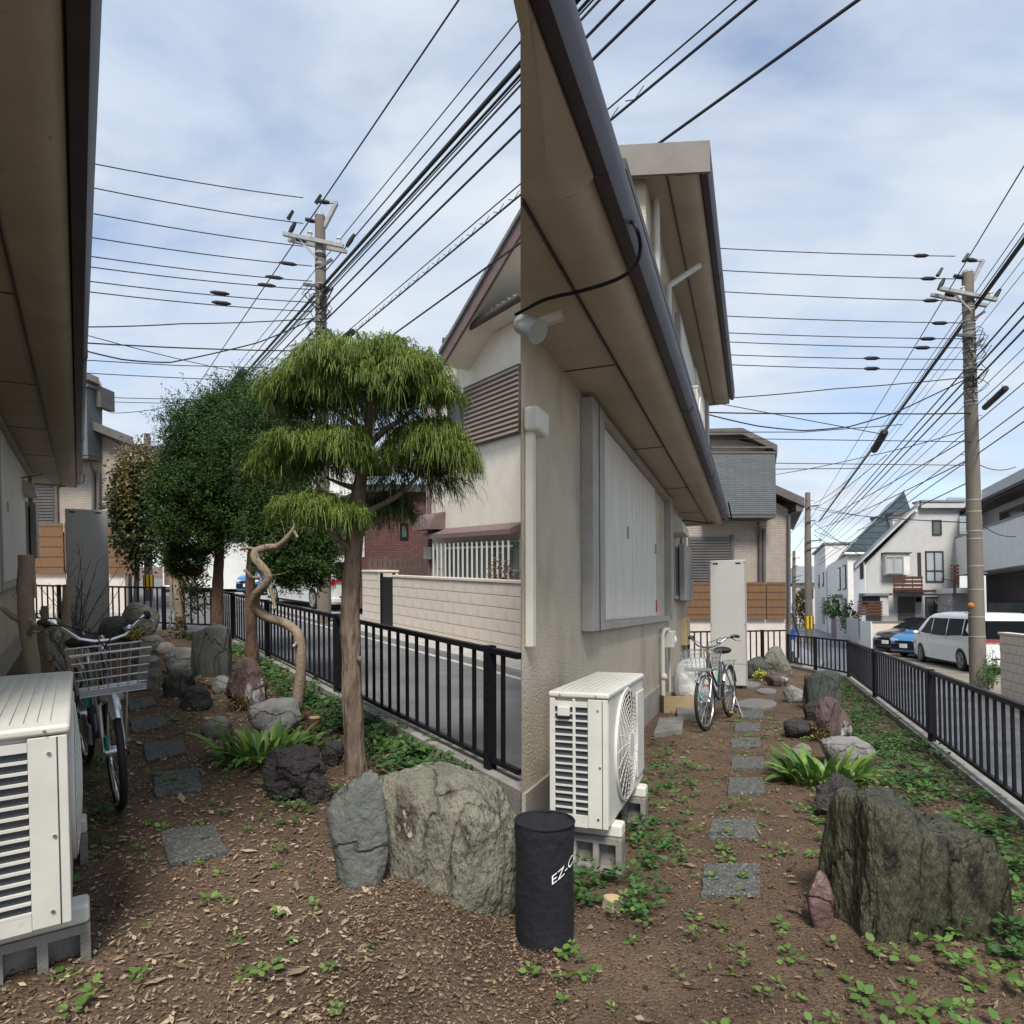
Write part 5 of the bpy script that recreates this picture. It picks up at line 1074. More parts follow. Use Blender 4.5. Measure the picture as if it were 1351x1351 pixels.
# ================================================================== GARDEN THINGS
M_acw = pm('outdoor_unit_paint', (0.60,0.585,0.53), 0.45, (0.52,0.505,0.45), scale=3, c3=(0.40,0.38,0.33), s3=18, l3=0.66, h3=0.8)
M_fin = pm('dark_fins', (0.035,0.042,0.05), 0.5, (0.06,0.068,0.075), scale=60, stretch=(8,8,1))
def outdoor_unit(fr, label, loc, w, l, h, rows, cols, group=None, det=True):
    r = thing(fr, 'air_conditioner', label, 'air conditioner', loc, -fr.az, group)
    MB().box((0.002,0.02,0.0),(w,l,h-0.035)).part('casing', M_acw, r, bevel=0.012)
    tcv = MB().box((-0.008,-0.008,h-0.034),(w+0.01,l+0.008,h)).part('top_cover', M_acw, r, bevel=0.014)
    for i in range(7): MB().box((0.03+i*(w-0.06)/7,0.06,h+0.0005),(0.03+(i+0.55)*(w-0.06)/7,l-0.06,h+0.005)).part('top_rib', M_acw, tcv)
    # slotted end grille facing the path end
    gr_ = MB().box((0.012,0.012,0.03),(w-0.02,0.0195,h-0.06)).part('fin_plate', M_fin, r)
    xs_ = [0.0,0.028]; 
    posts = [(0.0,0.03)]+([(w*0.40,w*0.40+0.016)] if cols == 2 else [])+[(w-0.105,w)]
    for a,b in posts: MB().box((a,-0.002,0.0),(b,0.0115,h-0.036)).part('grille_post', M_acw, gr_, bevel=0.004)
    zz_ = [0.05+(h-0.13)*i/rows for i in range(rows+1)]
    for i,z in enumerate(zz_):
        hh = 0.009 if i < rows else 0.03
        if i == 0: MB().box((0.0305,-0.0015,0.0),(w-0.1055,0.011,z)).part('grille_slat', M_acw, gr_)
        MB().box((0.0305,-0.0015,z+0.001),(w-0.1055,0.011,z+hh)).part('grille_slat', M_acw, gr_)
    for x,z in ((w-0.05,h-0.09),(w-0.04,h*0.45),(w-0.05,0.05)): MB().disc((x,-0.004,z),0.006,0.006,'Y',8).part('screw', M_steel, r)
    for x in (0.06,w-0.06): MB().disc((x,-0.010,h-0.016),0.005,0.006,'Y',8).part('screw', M_steel, tcv)
    MB().box((w-0.03,-0.003,0.0),(w-0.026,0.0,h-0.04)).part('corner_seam', M_fin, r)
    # fan face
    cy, cz_, R = l*0.44, h*0.50, min(h*0.43, l*0.36)
    MB().disc((w+0.002,cy,cz_),R,0.004,'X',36).part('fan_opening', M_fin, r)
    bl = MB()
    for k in range(5):
        a = 2*PI*k/5; bl.add([(w+0.006,cy+math.cos(a+d)*q,cz_+math.sin(a+d)*q) for d,q in ((0,R*0.2),(0.1,R*0.9),(0.8,R*0.85),(0.5,R*0.2))], [(0,1,2,3)])
    bl.part('fan_blades', pm('grey_blades',(0.12,0.12,0.12),0.5), r)
    gd_ = MB(); 
    for k in range(10):
        q = R*(0.22+0.80*k/9); gd_.ring((w+0.014+0.022*math.cos(q/R*1.4),cy,cz_),q,0.0022,'X',36,4)
    for k in range(22):
        a = 2*PI*k/22; gd_.tube([(w+0.014+0.022*math.cos(q*1.4),cy+math.cos(a+0.25*q)*R*q,cz_+math.sin(a+0.25*q)*R*q) for q in (0.2,0.5,0.8,1.03)],0.0022,4)
    g2 = gd_.part('fan_guard', M_acw, r); MB().disc((w+0.03,cy,cz_),R*0.23,0.014,'X',20).part('guard_hub', M_acw, g2, bevel=0.003)
    MB().ring((w+0.006,cy,cz_),R*1.05,0.010,'X',40,6).part('guard_rim', M_acw, g2, smooth=60)
    MB().box((w+0.001,cy+R*1.12,h*0.1),(w+0.012,l-0.03,h*0.86)).part('service_panel', M_acw, r, bevel=0.005)
    if cols == 2: MB().box((0.05,-0.03,h-0.125),(0.115,-0.002,h-0.075)).part('sensor_cover', M_acw, r, bevel=0.006)
    for y in (0.10,l-0.22):
        MB().box((-0.01,y,-0.07),(w+0.05,y+0.1,-0.001)).part('foot', M_acw, r, bevel=0.015)
    return r
def hollow_block(fr, label, loc, rz, group):
    o = thing(fr, 'concrete_block', label, 'concrete block', loc, rz, group)
    m = MB(); m.box((0,0,0),(0.39,0.10,0.03)); m.box((0,0,0.16),(0.39,0.10,0.19))
    for x in (0,0.12,0.24,0.36): m.box((x,0.001,0.0301),(x+0.03,0.099,0.1599))
    m.part('body', M_conc, o); MB().box((0.031,0.06,0.031),(0.359,0.068,0.159)).part('web', M_conc, o); return o
cR = RF.d(801,802,3.3); oR = cR-RF.b*0.31; oR.z = 0.255
outdoor_unit(RF, 'beige outdoor air-conditioning unit on hollow blocks beside the black bag', oR, 0.31, 1.08, 0.69, 15, 2)
for k,dy in enumerate((0.08,0.84)):
    p = oR+RF.a*dy-RF.b*0.03; p.z = -0.005
    hollow_block(RF, ('hollow concrete block under the near end of the outdoor unit by the bag','hollow concrete block under the far end of the outdoor unit by the bag')[k], p, -RF.az, 'hollow blocks under the unit by the bag')
cL = LF.d(83,740,2.07); oL = cL-LF.b*0.31; oL.z = 0.20
outdoor_unit(LF, 'beige outdoor air-conditioning unit beside the front wheel of the basket bicycle', oL, 0.31, 1.2, 0.655, 15, 1)
for k,dy in enumerate((0.1,0.95)):
    p = oL+LF.a*dy-LF.b*0.03; p.z = -0.06
    hollow_block(LF, ('hollow concrete block under the near foot of the outdoor unit by the bicycle','hollow concrete block under the far foot of the outdoor unit by the bicycle')[k], p, -LF.az, 'hollow blocks under the unit by the bicycle')
pU = RF.T(893,498,-0.82); pU = RF.st(8.7,-0.9,zr_+0.28)
outdoor_unit(RF, 'white outdoor air-conditioning unit on the lower roof by the upper windows', RF.st(7.6,-0.88,zr_+0.27), 0.28, 0.95, 0.62, 9, 1)

for fr_, o_, tw_c in ((RF,oR,TR),(LF,oL,TW)):      # refrigerant pipe from the unit to the wall
    nm = 'pipe_cover'; p0 = o_+fr_.a*0.9+fr_.b*0.0; p0.z = 0.42; s_ = fr_.s_of(p0)
    pth = smoothpath([p0, fr_.st(s_,tw_c+0.16,0.42), fr_.st(s_-0.05,tw_c+0.08,0.50), fr_.st(s_-0.1,tw_c+0.0,0.62)],5)
    MB().tube(pth, 0.03, 8).single(fr_, nm, M_cream, p0, 'cream pipe cover running into the wall behind the outdoor unit '+('by the bag' if fr_ is RF else 'by the bicycle'), 'pipe', smooth=60)
# ------------------------------------------------------------------ bicycles
M_frame = pm('bike_frame', (0.10,0.105,0.11), 0.3, metal=0.6)
M_teal = pm('teal_sticker', (0.02,0.22,0.18), 0.5)
M_amber = pm('amber_reflector', (0.8,0.35,0.03), 0.3)
def bicycle(fr, label, fc, hd, lean, steer):
    hd = hd.normalized(); loc = fc-hd*0.55; loc.z = 0
    r = thing(fr, 'bicycle', label, 'bicycle', loc, head(hd.x,hd.y), 'city bicycles with wire baskets', ('Y',lean))
    R = 0.325; rc = Vector((0,-0.55,R)); fcn = Vector((0,0.55,R))
    H0 = Vector((0,0.40,0.62)); H1 = Vector((0,0.345,0.83)); ax = (H1-H0).normalized()
    RM = Matrix.Rotation(steer, 3, ax)
    Fp = lambda p: RM @ (Vector(p)-H0)+H0
    def fpart(m, nm, mat, parent, **k):
        m.v = [tuple(Fp(p)) for p in m.v]; return m.part(nm, mat, parent, **k)
    def wheel(c, F):
        f = F or (lambda m,nm,mat,pa,**k: m.part(nm,mat,pa,**k))
        w = f(MB().ring(c,R-0.018,0.019,'X',40,8),'tyre',M_rubber,r,smooth=60)
        f(MB().ring(c,R-0.045,0.011,'X',40,6),'rim',M_steel,w,smooth=60)
        s = MB()
        for k in range(28):
            a = 2*PI*k/28; sg = 1 if k%2 else -1; a2 = a+sg*0.5*(1 if (k//2)%2 else -1)
            s.tube([(c[0]+sg*0.03,c[1]+math.cos(a2)*0.03,c[2]+math.sin(a2)*0.03),(c[0],c[1]+math.cos(a)*(R-0.045),c[2]+math.sin(a)*(R-0.045))],0.0016,4)
        f(s,'spokes',M_steel,w); f(MB().disc(c,0.03,0.09,'X',14),'hub',M_steel,w,smooth=40)
        return w
    wheel(rc, None); wheel(fcn, fpart)
    fpart(MB().disc((0.035,0.55,R+0.05),0.045,0.012,'X',14),'lock_disc',M_teal,r)
    BB = Vector((0,-0.06,0.28)); ST = Vector((0,-0.21,0.72))
    MB().tube([H0-ax*0.03,H1+ax*0.03],0.021,10).part('head_tube',M_frame,r,smooth=60)
    MB().tube([H0+Vector((0,-0.01,0.03)),Vector((0,0.22,0.48)),Vector((0,0.08,0.33)),BB],0.02,8).part('down_tube',M_frame,r,smooth=60)
    MB().tube([H1+Vector((0,-0.01,-0.05)),Vector((0,0.2,0.60)),Vector((0,0.02,0.45)),ST.lerp(BB,0.6)],0.015,8).part('top_tube',M_frame,r,smooth=60)
    MB().tube([BB,ST],0.017,8).part('seat_tube',M_frame,r,smooth=60)
    for s in (1,-1):
        MB().tube([BB+Vector((s*0.02,0,0)),rc+Vector((s*0.055,0,0))],0.010,6).part('chain_stay',M_frame,r)
        MB().tube([ST+Vector((s*0.015,0,0)),rc+Vector((s*0.055,0,0))],0.008,6).part('seat_stay',M_frame,r)
        fpart(MB().tube([H0+Vector((s*0.01,0,-0.03)),H0+Vector((s*0.045,0.015,-0.06)),Vector((s*0.05,0.50,0.42)),fcn+Vector((s*0.05,0,0))],0.011,8),'fork_blade',M_steel,r,smooth=60)
    MB().tube([ST,ST+Vector((0,-0.035,0.10))],0.013,8).part('seat_post',M_steel,r,smooth=60)
    sd = MB(); sd.ball((0,-0.30,0.855),0.12,12,8,(0.95,0.85,0.38)); sd.ball((0,-0.15,0.855),0.07,10,7,(0.55,1.6,0.42)); sd.part('saddle',M_rubber,r,smooth=70)
    # handlebar, grips, levers, cables
    hb = [(-0.27,0.10,1.035),(-0.255,0.20,1.045),(-0.20,0.30,1.02),(-0.11,0.37,0.945),(-0.04,0.375,0.925),(0.04,0.375,0.925),(0.11,0.37,0.945),(0.20,0.30,1.02),(0.255,0.20,1.045),(0.27,0.10,1.035)]
    hbo = fpart(MB().tube(hb,0.0115,8),'handlebar',M_steel,r,smooth=60)
    fpart(MB().tube([H1+ax*0.02,H1+ax*0.12,Vector((0,0.375,0.925))],0.014,8),'stem',M_steel,r,smooth=60)
    for s in (1,-1):
        fpart(MB().tube([(s*0.258,0.185,1.045),(s*0.272,0.05,1.032)],0.018,10),'grip',M_rubber,hbo,smooth=60)
        fpart(MB().tube([(s*0.245,0.24,1.03),(s*0.28,0.19,0.99),(s*0.305,0.07,0.985)],0.007,6),'brake_lever',M_steel,hbo,smooth=60)
        fpart(MB().ball((s*0.25,0.235,1.035),0.022,8,6),'brake_clamp',M_rubber,hbo,smooth=60)
        fpart(MB().tube([(s*0.25,0.25,1.03),(s*0.17,0.40,1.03),(s*0.05,0.47,0.98),(-s*0.02,0.44,0.86),(0,0.42,0.74)],0.004,5),'brake_cable',M_rubber,r)
    fpart(MB().ball((-0.13,0.36,0.985),0.028,10,6,(1,1,0.7)),'bell',M_steel,hbo,smooth=60)
    # wire basket
    b0,b1,y0,y1,z0,z1 = 0.15,0.185,0.44,0.72,0.68,0.905
    def bk(u,v,w):      # u -1..1 across, v 0..1 back to front, w 0..1 up
        W = b0+(b1-b0)*w; return (u*W, (y0-0.01*w)+(y1-y0+0.03*w)*v, z0+(z1-z0)*w)
    bs = MB(); tw = 0.0028
    for w_ in (0,0.2,0.4,0.6,0.8,1.0):
        bs.tube([bk(-1,0,w_),bk(1,0,w_),bk(1,1,w_),bk(-1,1,w_)],0.0045 if w_ in (0,1.0) else tw,5,True)
    for i in range(8):
        u = -1+2*i/7; bs.tube([bk(u,1,0),bk(u,1,1)],tw,4); bs.tube([bk(u,0,0),bk(u,0,1)],tw,4); bs.tube([bk(u,0,0),bk(u,1,0)],tw,4)
    for i in range(1,6):
        v = i/6; bs.tube([bk(-1,v,0),bk(-1,v,1)],tw,4); bs.tube([bk(1,v,0),bk(1,v,1)],tw,4); bs.tube([bk(-1,v,0),bk(1,v,0)],tw,4)
    bso = fpart(bs,'basket',M_steel,r)
    fpart(MB().box((-0.15,0.735,0.685),(0.15,0.738,0.715)),'basket_band',M_galv,bso)
    for s in (1,-1): fpart(MB().tube([bk(s*0.5,0.6,0),(s*0.055,0.55,R)],0.005,5),'basket_stay',M_steel,r)
    lm = fpart(MB().ball((0,0.60,0.635),0.042,12,8,(1.5,1.0,0.8)),'headlamp',M_galv,r,smooth=70); fpart(MB().ball((0,0.638,0.635),0.026,10,6,(1.2,0.5,0.8)),'lens',pm('lamp_lens',(0.85,0.87,0.88),0.1),lm,smooth=70)
    # mudguards, rack, cranks, pedals, chain guard, stand
    def guard(c, a0, a1, F):
        v = []; n = 14
        for i in range(n+1):
            a = a0+(a1-a0)*i/n
            for x,q in ((-0.026,R+0.012),(0,R+0.026),(0.026,R+0.012)): v.append((x,c[1]+math.cos(a)*q,c[2]+math.sin(a)*q))
        m = MB().add(v,[(i*3+j,i*3+j+1,i*3+j+4,i*3+j+3) for i in range(n) for j in range(2)]); (F or (lambda m,nm,mat,pa,**k:m.part(nm,mat,pa,**k)))(m,'mudguard',M_steel,r,smooth=60)
    guard(rc, 0.5, 2.9, None); guard(fcn, 0.75, 2.6, fpart)
    rk = MB(); 
    for x in (-0.06,0,0.06): rk.tube([(x,-0.32,0.70),(x,-0.75,0.70)],0.005,5)
    rk.tube([(-0.06,-0.75,0.70),(0.06,-0.75,0.70)],0.005,5)
    for s in (1,-1): rk.tube([(s*0.06,-0.6,0.70),(s*0.055,-0.55,R)],0.005,5)
    rk.part('rear_rack',M_steel,r)
    MB().box((0.035,-0.58,0.25),(0.05,0.03,0.37)).part('chain_guard',M_galv,r,bevel=0.006)
    for s,a in ((1,0.9),(-1,0.9+PI)):
        e = BB+Vector((s*0.065,math.cos(a)*0.165,math.sin(a)*0.165)); e = BB+Vector((s*0.07,(0.05 if s > 0 else -0.05),(0.16 if s > 0 else -0.15)))
        c = MB().bar(BB+Vector((s*0.05,0,0)),e,0.022,0.014).part('crank',M_steel,r)
        p = MB().box((e.x+s*0.02-(0.0 if s > 0 else 0.09),e.y-0.035,e.z-0.012),(e.x+s*0.02+(0.09 if s > 0 else 0.0),e.y+0.035,e.z+0.012)).part('pedal',M_rubber,c)
        MB().box((min(e.x+s*0.04,e.x+s*0.09),e.y+0.0351,e.z-0.007),(max(e.x+s*0.04,e.x+s*0.09),e.y+0.038,e.z+0.007)).part('reflector',M_amber,c)
    MB().tube([rc+Vector((-0.06,0.02,-0.02)),Vector((-0.17,-0.50,0.0))],0.008,6).part('kickstand',M_steel,r)
    MB().tube([Vector((0.0,-0.24,0.77)),Vector((0.02,-0.2,0.60)),Vector((0.03,-0.16,0.45))],0.016,7).part('cable_lock',M_teal,r)
    return r
bicycle(LF, 'silver city bicycle with wire basket between the outdoor unit and the stepping stones', LF.g(157,1066), Vector((0.66,-0.75,0)), 0.03, -0.06)
bicycle(RF, 'silver city bicycle with wire basket before the white sack and tall grey panel', RF.g(932,964), Vector((-0.53,-0.85,0)), 0.03, -0.05)

# ------------------------------------------------------------------ tall grey cabinet panels
M_cab = pm('grey_cabinet', (0.47,0.46,0.43), 0.5, (0.43,0.42,0.39), scale=1.5)
def cabinet(fr, label, x0, x1, yt, D, dep=0.3):
    a, b = fr.d(x0,yt,D), fr.d(x1,yt,D); h = a.z; c = (a+b)/2; vw = math.atan2(c.x,c.y); w = (b-a).length*math.cos(vw); c.z = 0
    r = thing(fr, 'steel_cabinet', label, 'cabinet', c, -vw-0.03)
    MB().box((-w/2,0,0.05),(w/2,dep,h)).part('body', M_cab, r, bevel=0.012)
    for f in (0.16,0.78): MB().box((-w/2+w*(f-0.07),-0.004,h-0.07),(-w/2+w*(f+0.07),-0.001,h-0.045)).part('slot', M_black, r)
    for x in (-w/2+0.004,w/2-0.016): MB().box((x,-0.012,0.05),(x+0.012,-0.001,h-0.01)).part('edge_trim', M_alum, r)
    MB().box((-w/2,-0.003,0.42),(w/2,-0.001,0.424)).part('seam', M_seam, r)
    for x in (-w/2+0.05,w/2-0.05): MB().box((x-0.03,0.05,-0.03),(x+0.03,dep-0.05,0.05)).part('foot', M_conc, r)
    for x in (-w/2+0.03,w/2-0.03):
        for z in (h-0.03,h*0.5): MB().disc((x,-0.014,z),0.008,0.006,'Y',8).part('screw', M_galv, r)
M_seam = pm('dark_seam', (0.06,0.06,0.06), 0.7)
cabinet(LF, 'tall flat grey steel cabinet behind the bicycle and bare twigs', 86, 142, 672, 11.9)
cabinet(RF, 'tall flat grey steel cabinet behind the bicycle and white sack', 936, 984, 739, 11.1)

# ------------------------------------------------------------------ stepping stones
M_slab = pm('exposed_aggregate', (0.055,0.056,0.053), 0.85, (0.11,0.108,0.10), scale=30, bump=0.9, bscale=140, bdist=0.01, c3=(0.30,0.295,0.265), s3=75, l3=0.58, h3=0.68)
M_flag = pm('flat_flagstone', (0.13,0.125,0.12), 0.8, (0.19,0.18,0.165), scale=6, bump=0.4, bscale=50)
def slab_stone(fr, quad, label, mat=M_slab, th=0.024, group='stepping stones', sub=1):
    P = [fr.g(x,y) for x,y in quad]; c = sum(P, Vector())/len(P)
    m = MB(); rng = random.Random(int(quad[0][0]*7)); top = []
    n = len(P)
    for i in range(n):
        for k in range(6):
            p = P[i].lerp(P[(i+1)%n], k/6); p = p+Vector((rng.uniform(-1,1),rng.uniform(-1,1),0))*0.004; top.append(p)
    m.prism([p[:2] for p in top], -0.03, th+rng.uniform(-0.008,0.008))
    m.single(fr, 'stepping_stone', mat, c, label, 'stepping stone', group, bevel=0.006)
qs = [((210,1103),(283,1093),(300,1129),(223,1146)),((201,1023),(262,1016),(268,1045),(205,1054)),((189,985),(242,979),(246,996),(193,1008)),((171,952),(217,947),(220,960),(175,969)),((166,928),(201,922),(207,932),(171,940)),((164,904),(200,902),(201,911),(165,915)),((176,885),(211,882),(216,893),(176,898))]
for i,q in enumerate(qs): slab_stone(LF, q, ('first','second','third','fourth','fifth','sixth','seventh')[6-i]+' aggregate stepping stone counted from the brown flagstone, on the path with trees', group='stepping stones of the path with trees')
qs = [((928,1144),(1002,1144),(1004,1185),(925,1185)),((939,1083),(998,1083),(1000,1108),(935,1108)),((962,1030),(1007,1030),(1009,1050),(960,1050)),((966,1002),(1008,1002),(1009,1016),(964,1017)),((964,975),(1003,975),(1004,987),(964,987)),((970,956),(1003,956),(1004,966),(969,967)),((977,940),(1007,940),(1008,949),(977,949))]
for i,q in enumerate(qs): slab_stone(RF, q, ('first','second','third','fourth','fifth','sixth','seventh')[6-i]+' aggregate stepping stone counted from the large rounded flagstone by the bicycle', group='stepping stones of the path beside the house')
def oval(cx, cy, rx_, ry_, n=9, s=1): 
    rng = random.Random(s); return [(cx+math.cos(2*PI*i/n)*rx_*rng.uniform(0.85,1.08), cy-math.sin(2*PI*i/n)*ry_*rng.uniform(0.85,1.08)) for i in range(n)][::-1]
slab_stone(RF, oval(999,931,29,7,10,3), 'large rounded flagstone at the end of the path past the bicycle', M_flag, 0.03, None)
slab_stone(RF, oval(1012,913,14,4,9,4), 'small flagstone beside the tall grey cabinet foot', M_flag, 0.03, None)
slab_stone(RF, oval(990,905,14,4,9,6), 'grey flagstone in front of the rocks by the far fence', M_flag, 0.03, None)
slab_stone(RF, [(893,938),(925,940),(921,952),(893,950)], 'flat step stone before the tan wooden box', M_flag, 0.09, None)
slab_stone(RF, [(870,953),(902,951),(900,968),(862,974)], 'low flat rock at the foot of the gas pipe', M_flag, 0.05, None)
slab_stone(LF, oval(196,872,16,5,9,9), 'flat brown flagstone at the far end of the stepping path', M_flag, 0.03, None)

# ------------------------------------------------------------------ rocks
def rockmat(name, c, c2, c3, s=3.0, st=(1,1,1), rough=0.8, bump=0.8, bs=18, l3=0.6, h3=0.7, s3=7, crack=2.3, lichen=None):
    m = pm(name, c, rough, c2, scale=s, detail=12, stretch=st, bump=bump, bscale=bs, bdist=0.03, c3=c3, s3=s3, l3=l3, h3=h3)
    n = m.node_tree.nodes; l = m.node_tree.links; b = n['Principled BSDF']
    mpg = next(q for q in n if q.type == 'MAPPING'); bp = next(q for q in n if q.type == 'BUMP')
    ns = n.new('ShaderNodeTexNoise'); ns.inputs['Scale'].default_value = 4.0; ns.inputs['Detail'].default_value = 6; l.new(mpg.outputs[0], ns.inputs['Vector'])
    ad = n.new('ShaderNodeVectorMath'); ad.operation = 'MULTIPLY_ADD'; l.new(ns.outputs['Color'], ad.inputs[0]); ad.inputs[1].default_value = (0.45,0.45,0.45); l.new(mpg.outputs[0], ad.inputs[2])
    vo = n.new('ShaderNodeTexVoronoi'); vo.feature = 'DISTANCE_TO_EDGE'; vo.inputs['Scale'].default_value = crack; l.new(ad.outputs[0], vo.inputs['Vector'])
    r = n.new('ShaderNodeValToRGB'); r.color_ramp.elements[0].position = 0.0; r.color_ramp.elements[0].color = (0.30,0.27,0.24,1); r.color_ramp.elements[1].position = 0.035; r.color_ramp.elements[1].color = (1,1,1,1)
    l.new(vo.outputs['Distance'], r.inputs[0])
    mx_ = n.new('ShaderNodeMix'); mx_.data_type = 'RGBA'; mx_.blend_type = 'MULTIPLY'; mx_.inputs[0].default_value = 0.55
    src = b.inputs['Base Color'].links[0].from_socket; l.new(src, mx_.inputs[6]); l.new(r.outputs[0], mx_.inputs[7]); col = mx_.outputs[2]
    gr = n.new('ShaderNodeTexNoise'); gr.inputs['Scale'].default_value = 160; gr.inputs['Detail'].default_value = 3; l.new(mpg.outputs[0], gr.inputs['Vector'])   # mineral grain
    gm = n.new('ShaderNodeMix'); gm.data_type = 'RGBA'; gm.blend_type = 'OVERLAY'; gm.inputs[0].default_value = 0.55; l.new(col, gm.inputs[6]); l.new(gr.outputs['Fac'], gm.inputs[7]); col = gm.outputs[2]
    if lichen:
        ln = n.new('ShaderNodeTexNoise'); ln.inputs['Scale'].default_value = 6.0; ln.inputs['Detail'].default_value = 9; ln.inputs['Roughness'].default_value = 0.7; l.new(mpg.outputs[0], ln.inputs['Vector'])
        lr = n.new('ShaderNodeValToRGB'); lr.color_ramp.elements[0].position = 0.63; lr.color_ramp.elements[1].position = 0.67; l.new(ln.outputs['Fac'], lr.inputs[0])
        lm_ = n.new('ShaderNodeMix'); lm_.data_type = 'RGBA'; l.new(lr.outputs[0], lm_.inputs[0]); l.new(col, lm_.inputs[6]); lm_.inputs[7].default_value = (*lichen,1); col = lm_.outputs[2]
    l.new(col, b.inputs['Base Color'])
    b2 = n.new('ShaderNodeBump'); b2.inputs['Strength'].default_value = 0.7; b2.inputs['Distance'].default_value = 0.02
    l.new(r.outputs[0], b2.inputs['Height']); l.new(bp.outputs[0], b2.inputs['Normal']); l.new(b2.outputs[0], b.inputs['Normal'])
    return m
R_green = rockmat('green_schist', (0.125,0.122,0.09), (0.22,0.21,0.158), (0.06,0.05,0.036), 5.0, (1.3,1.3,0.6), s3=6, l3=0.57, h3=0.66, bs=40, bump=1.0, lichen=(0.42,0.41,0.36))
R_wet = rockmat('wet_schist', (0.030,0.031,0.018), (0.075,0.070,0.042), (0.015,0.011,0.008), 5.0, (1.4,1.4,0.45), rough=0.5, s3=5, l3=0.55, h3=0.66, bs=40, bump=1.0)
R_blue = rockmat('blue_green_rock', (0.085,0.092,0.083), (0.135,0.14,0.125), (0.11,0.095,0.092), 3, rough=0.8)
R_lava = rockmat('black_lava', (0.026,0.023,0.023), (0.05,0.045,0.043), (0.14,0.12,0.10), 14, bump=1.0, bs=45, l3=0.68, h3=0.75)
R_purp = rockmat('purple_quartz_rock', (0.07,0.045,0.044), (0.13,0.088,0.08), (0.45,0.44,0.43), 4, (1.4,1.4,0.5), l3=0.60, h3=0.66, s3=4)
R_dark = rockmat('dark_slate', (0.042,0.047,0.042), (0.075,0.08,0.07), (0.025,0.026,0.024), 3, (1.6,1.6,0.4))
R_grey = rockmat('grey_rock', (0.17,0.165,0.155), (0.25,0.245,0.23), (0.10,0.095,0.085), 4)
R_moss = rockmat('mossy_grey_rock', (0.12,0.125,0.095), (0.175,0.175,0.145), (0.07,0.075,0.05), 4)
ICO = {}
def ico(sub):
    if sub not in ICO:
        bm = bmesh.new(); bmesh.ops.create_icosphere(bm, subdivisions=sub, radius=1.0)
        ICO[sub] = (np.array([v.co[:] for v in bm.verts]), [tuple(v.index for v in f.verts) for f in bm.faces]); bm.free()
    return ICO[sub]
def rock(fr, box, mat, label, seed, sub=4, depf=0.8, planes=14, amp=0.10, sharp=0.9, ridge=0.0, rough=0.03, flat_top=None, name='rock', cut=0.15, tilt=0.0, dnear=None):
    x0,yt,x1,yb = box; Pf = fr.g((x0+x1)/2, yb) if dnear is None else fr.d((x0+x1)/2, yb, dnear)
    w = (x1-x0)*Pf.y/FPX; dp = w*depf; Dc = Pf.y+dp*0.42; w = (x1-x0)*Dc/FPX
    c = fr.d((x0+x1)/2, fr.yh, Dc); h = fr.d((x0+x1)/2, yt, Dc-dp*0.1).z
    h = max(h, 0.05); V, F_ = ico(sub); rng = np.random.RandomState(seed)
    nrm = rng.normal(size=(planes,3)); nrm /= np.linalg.norm(nrm,axis=1)[:,None]; dist = rng.uniform(0.72,1.0,planes)
    if flat_top is not None: nrm[0] = (0.12*rng.randn(),0.12*rng.randn(),1); dist[0] = flat_top
    dots = V@nrm.T; rad = np.full(len(V),1.12)
    for i in range(planes):
        d = dots[:,i]; q = np.where(d > 0.05, dist[i]/np.maximum(d,0.05), 9.0); rad = -np.log(np.exp(-14*sharp*rad)+np.exp(-14*sharp*q))/(14*sharp) if sharp < 1 else np.minimum(rad,q)
    out = V*rad[:,None]; res = []
    for p in out:
        v = Vector(p*1.7)+Vector((seed*3.1,seed*1.7,0))
        n1 = noise.fractal(v, 1.0, 2.0, 4)
        k = 1+amp*n1+rough*noise.fractal(v*5.0, 0.8, 2.0, 3)
        if ridge: k += ridge*(abs(noise.noise(Vector((v.x*2.6,v.y*2.6,v.z*0.7))))-0.25)
        res.append(p*k)
    res = np.array(res); lo = res.min(0); hi = res.max(0)
    res[:,0] = (res[:,0]-(lo[0]+hi[0])/2)/(hi[0]-lo[0])*w; res[:,1] = (res[:,1]-(lo[1]+hi[1])/2)/(hi[1]-lo[1])*dp
    res[:,2] = (res[:,2]-lo[2])/(hi[2]-lo[2])*(h*(1+cut)+0.02)-h*cut-0.02
    if tilt: res[:,0] += tilt*res[:,2]
    me = npmesh(name, res, np.array(F_), mat, smooth=True); me.set_sharp_from_angle(angle=math.radians(42))
    return meshobj(me, name, fr=fr, base=(c.x,Dc,0), label=label, cat='rock')
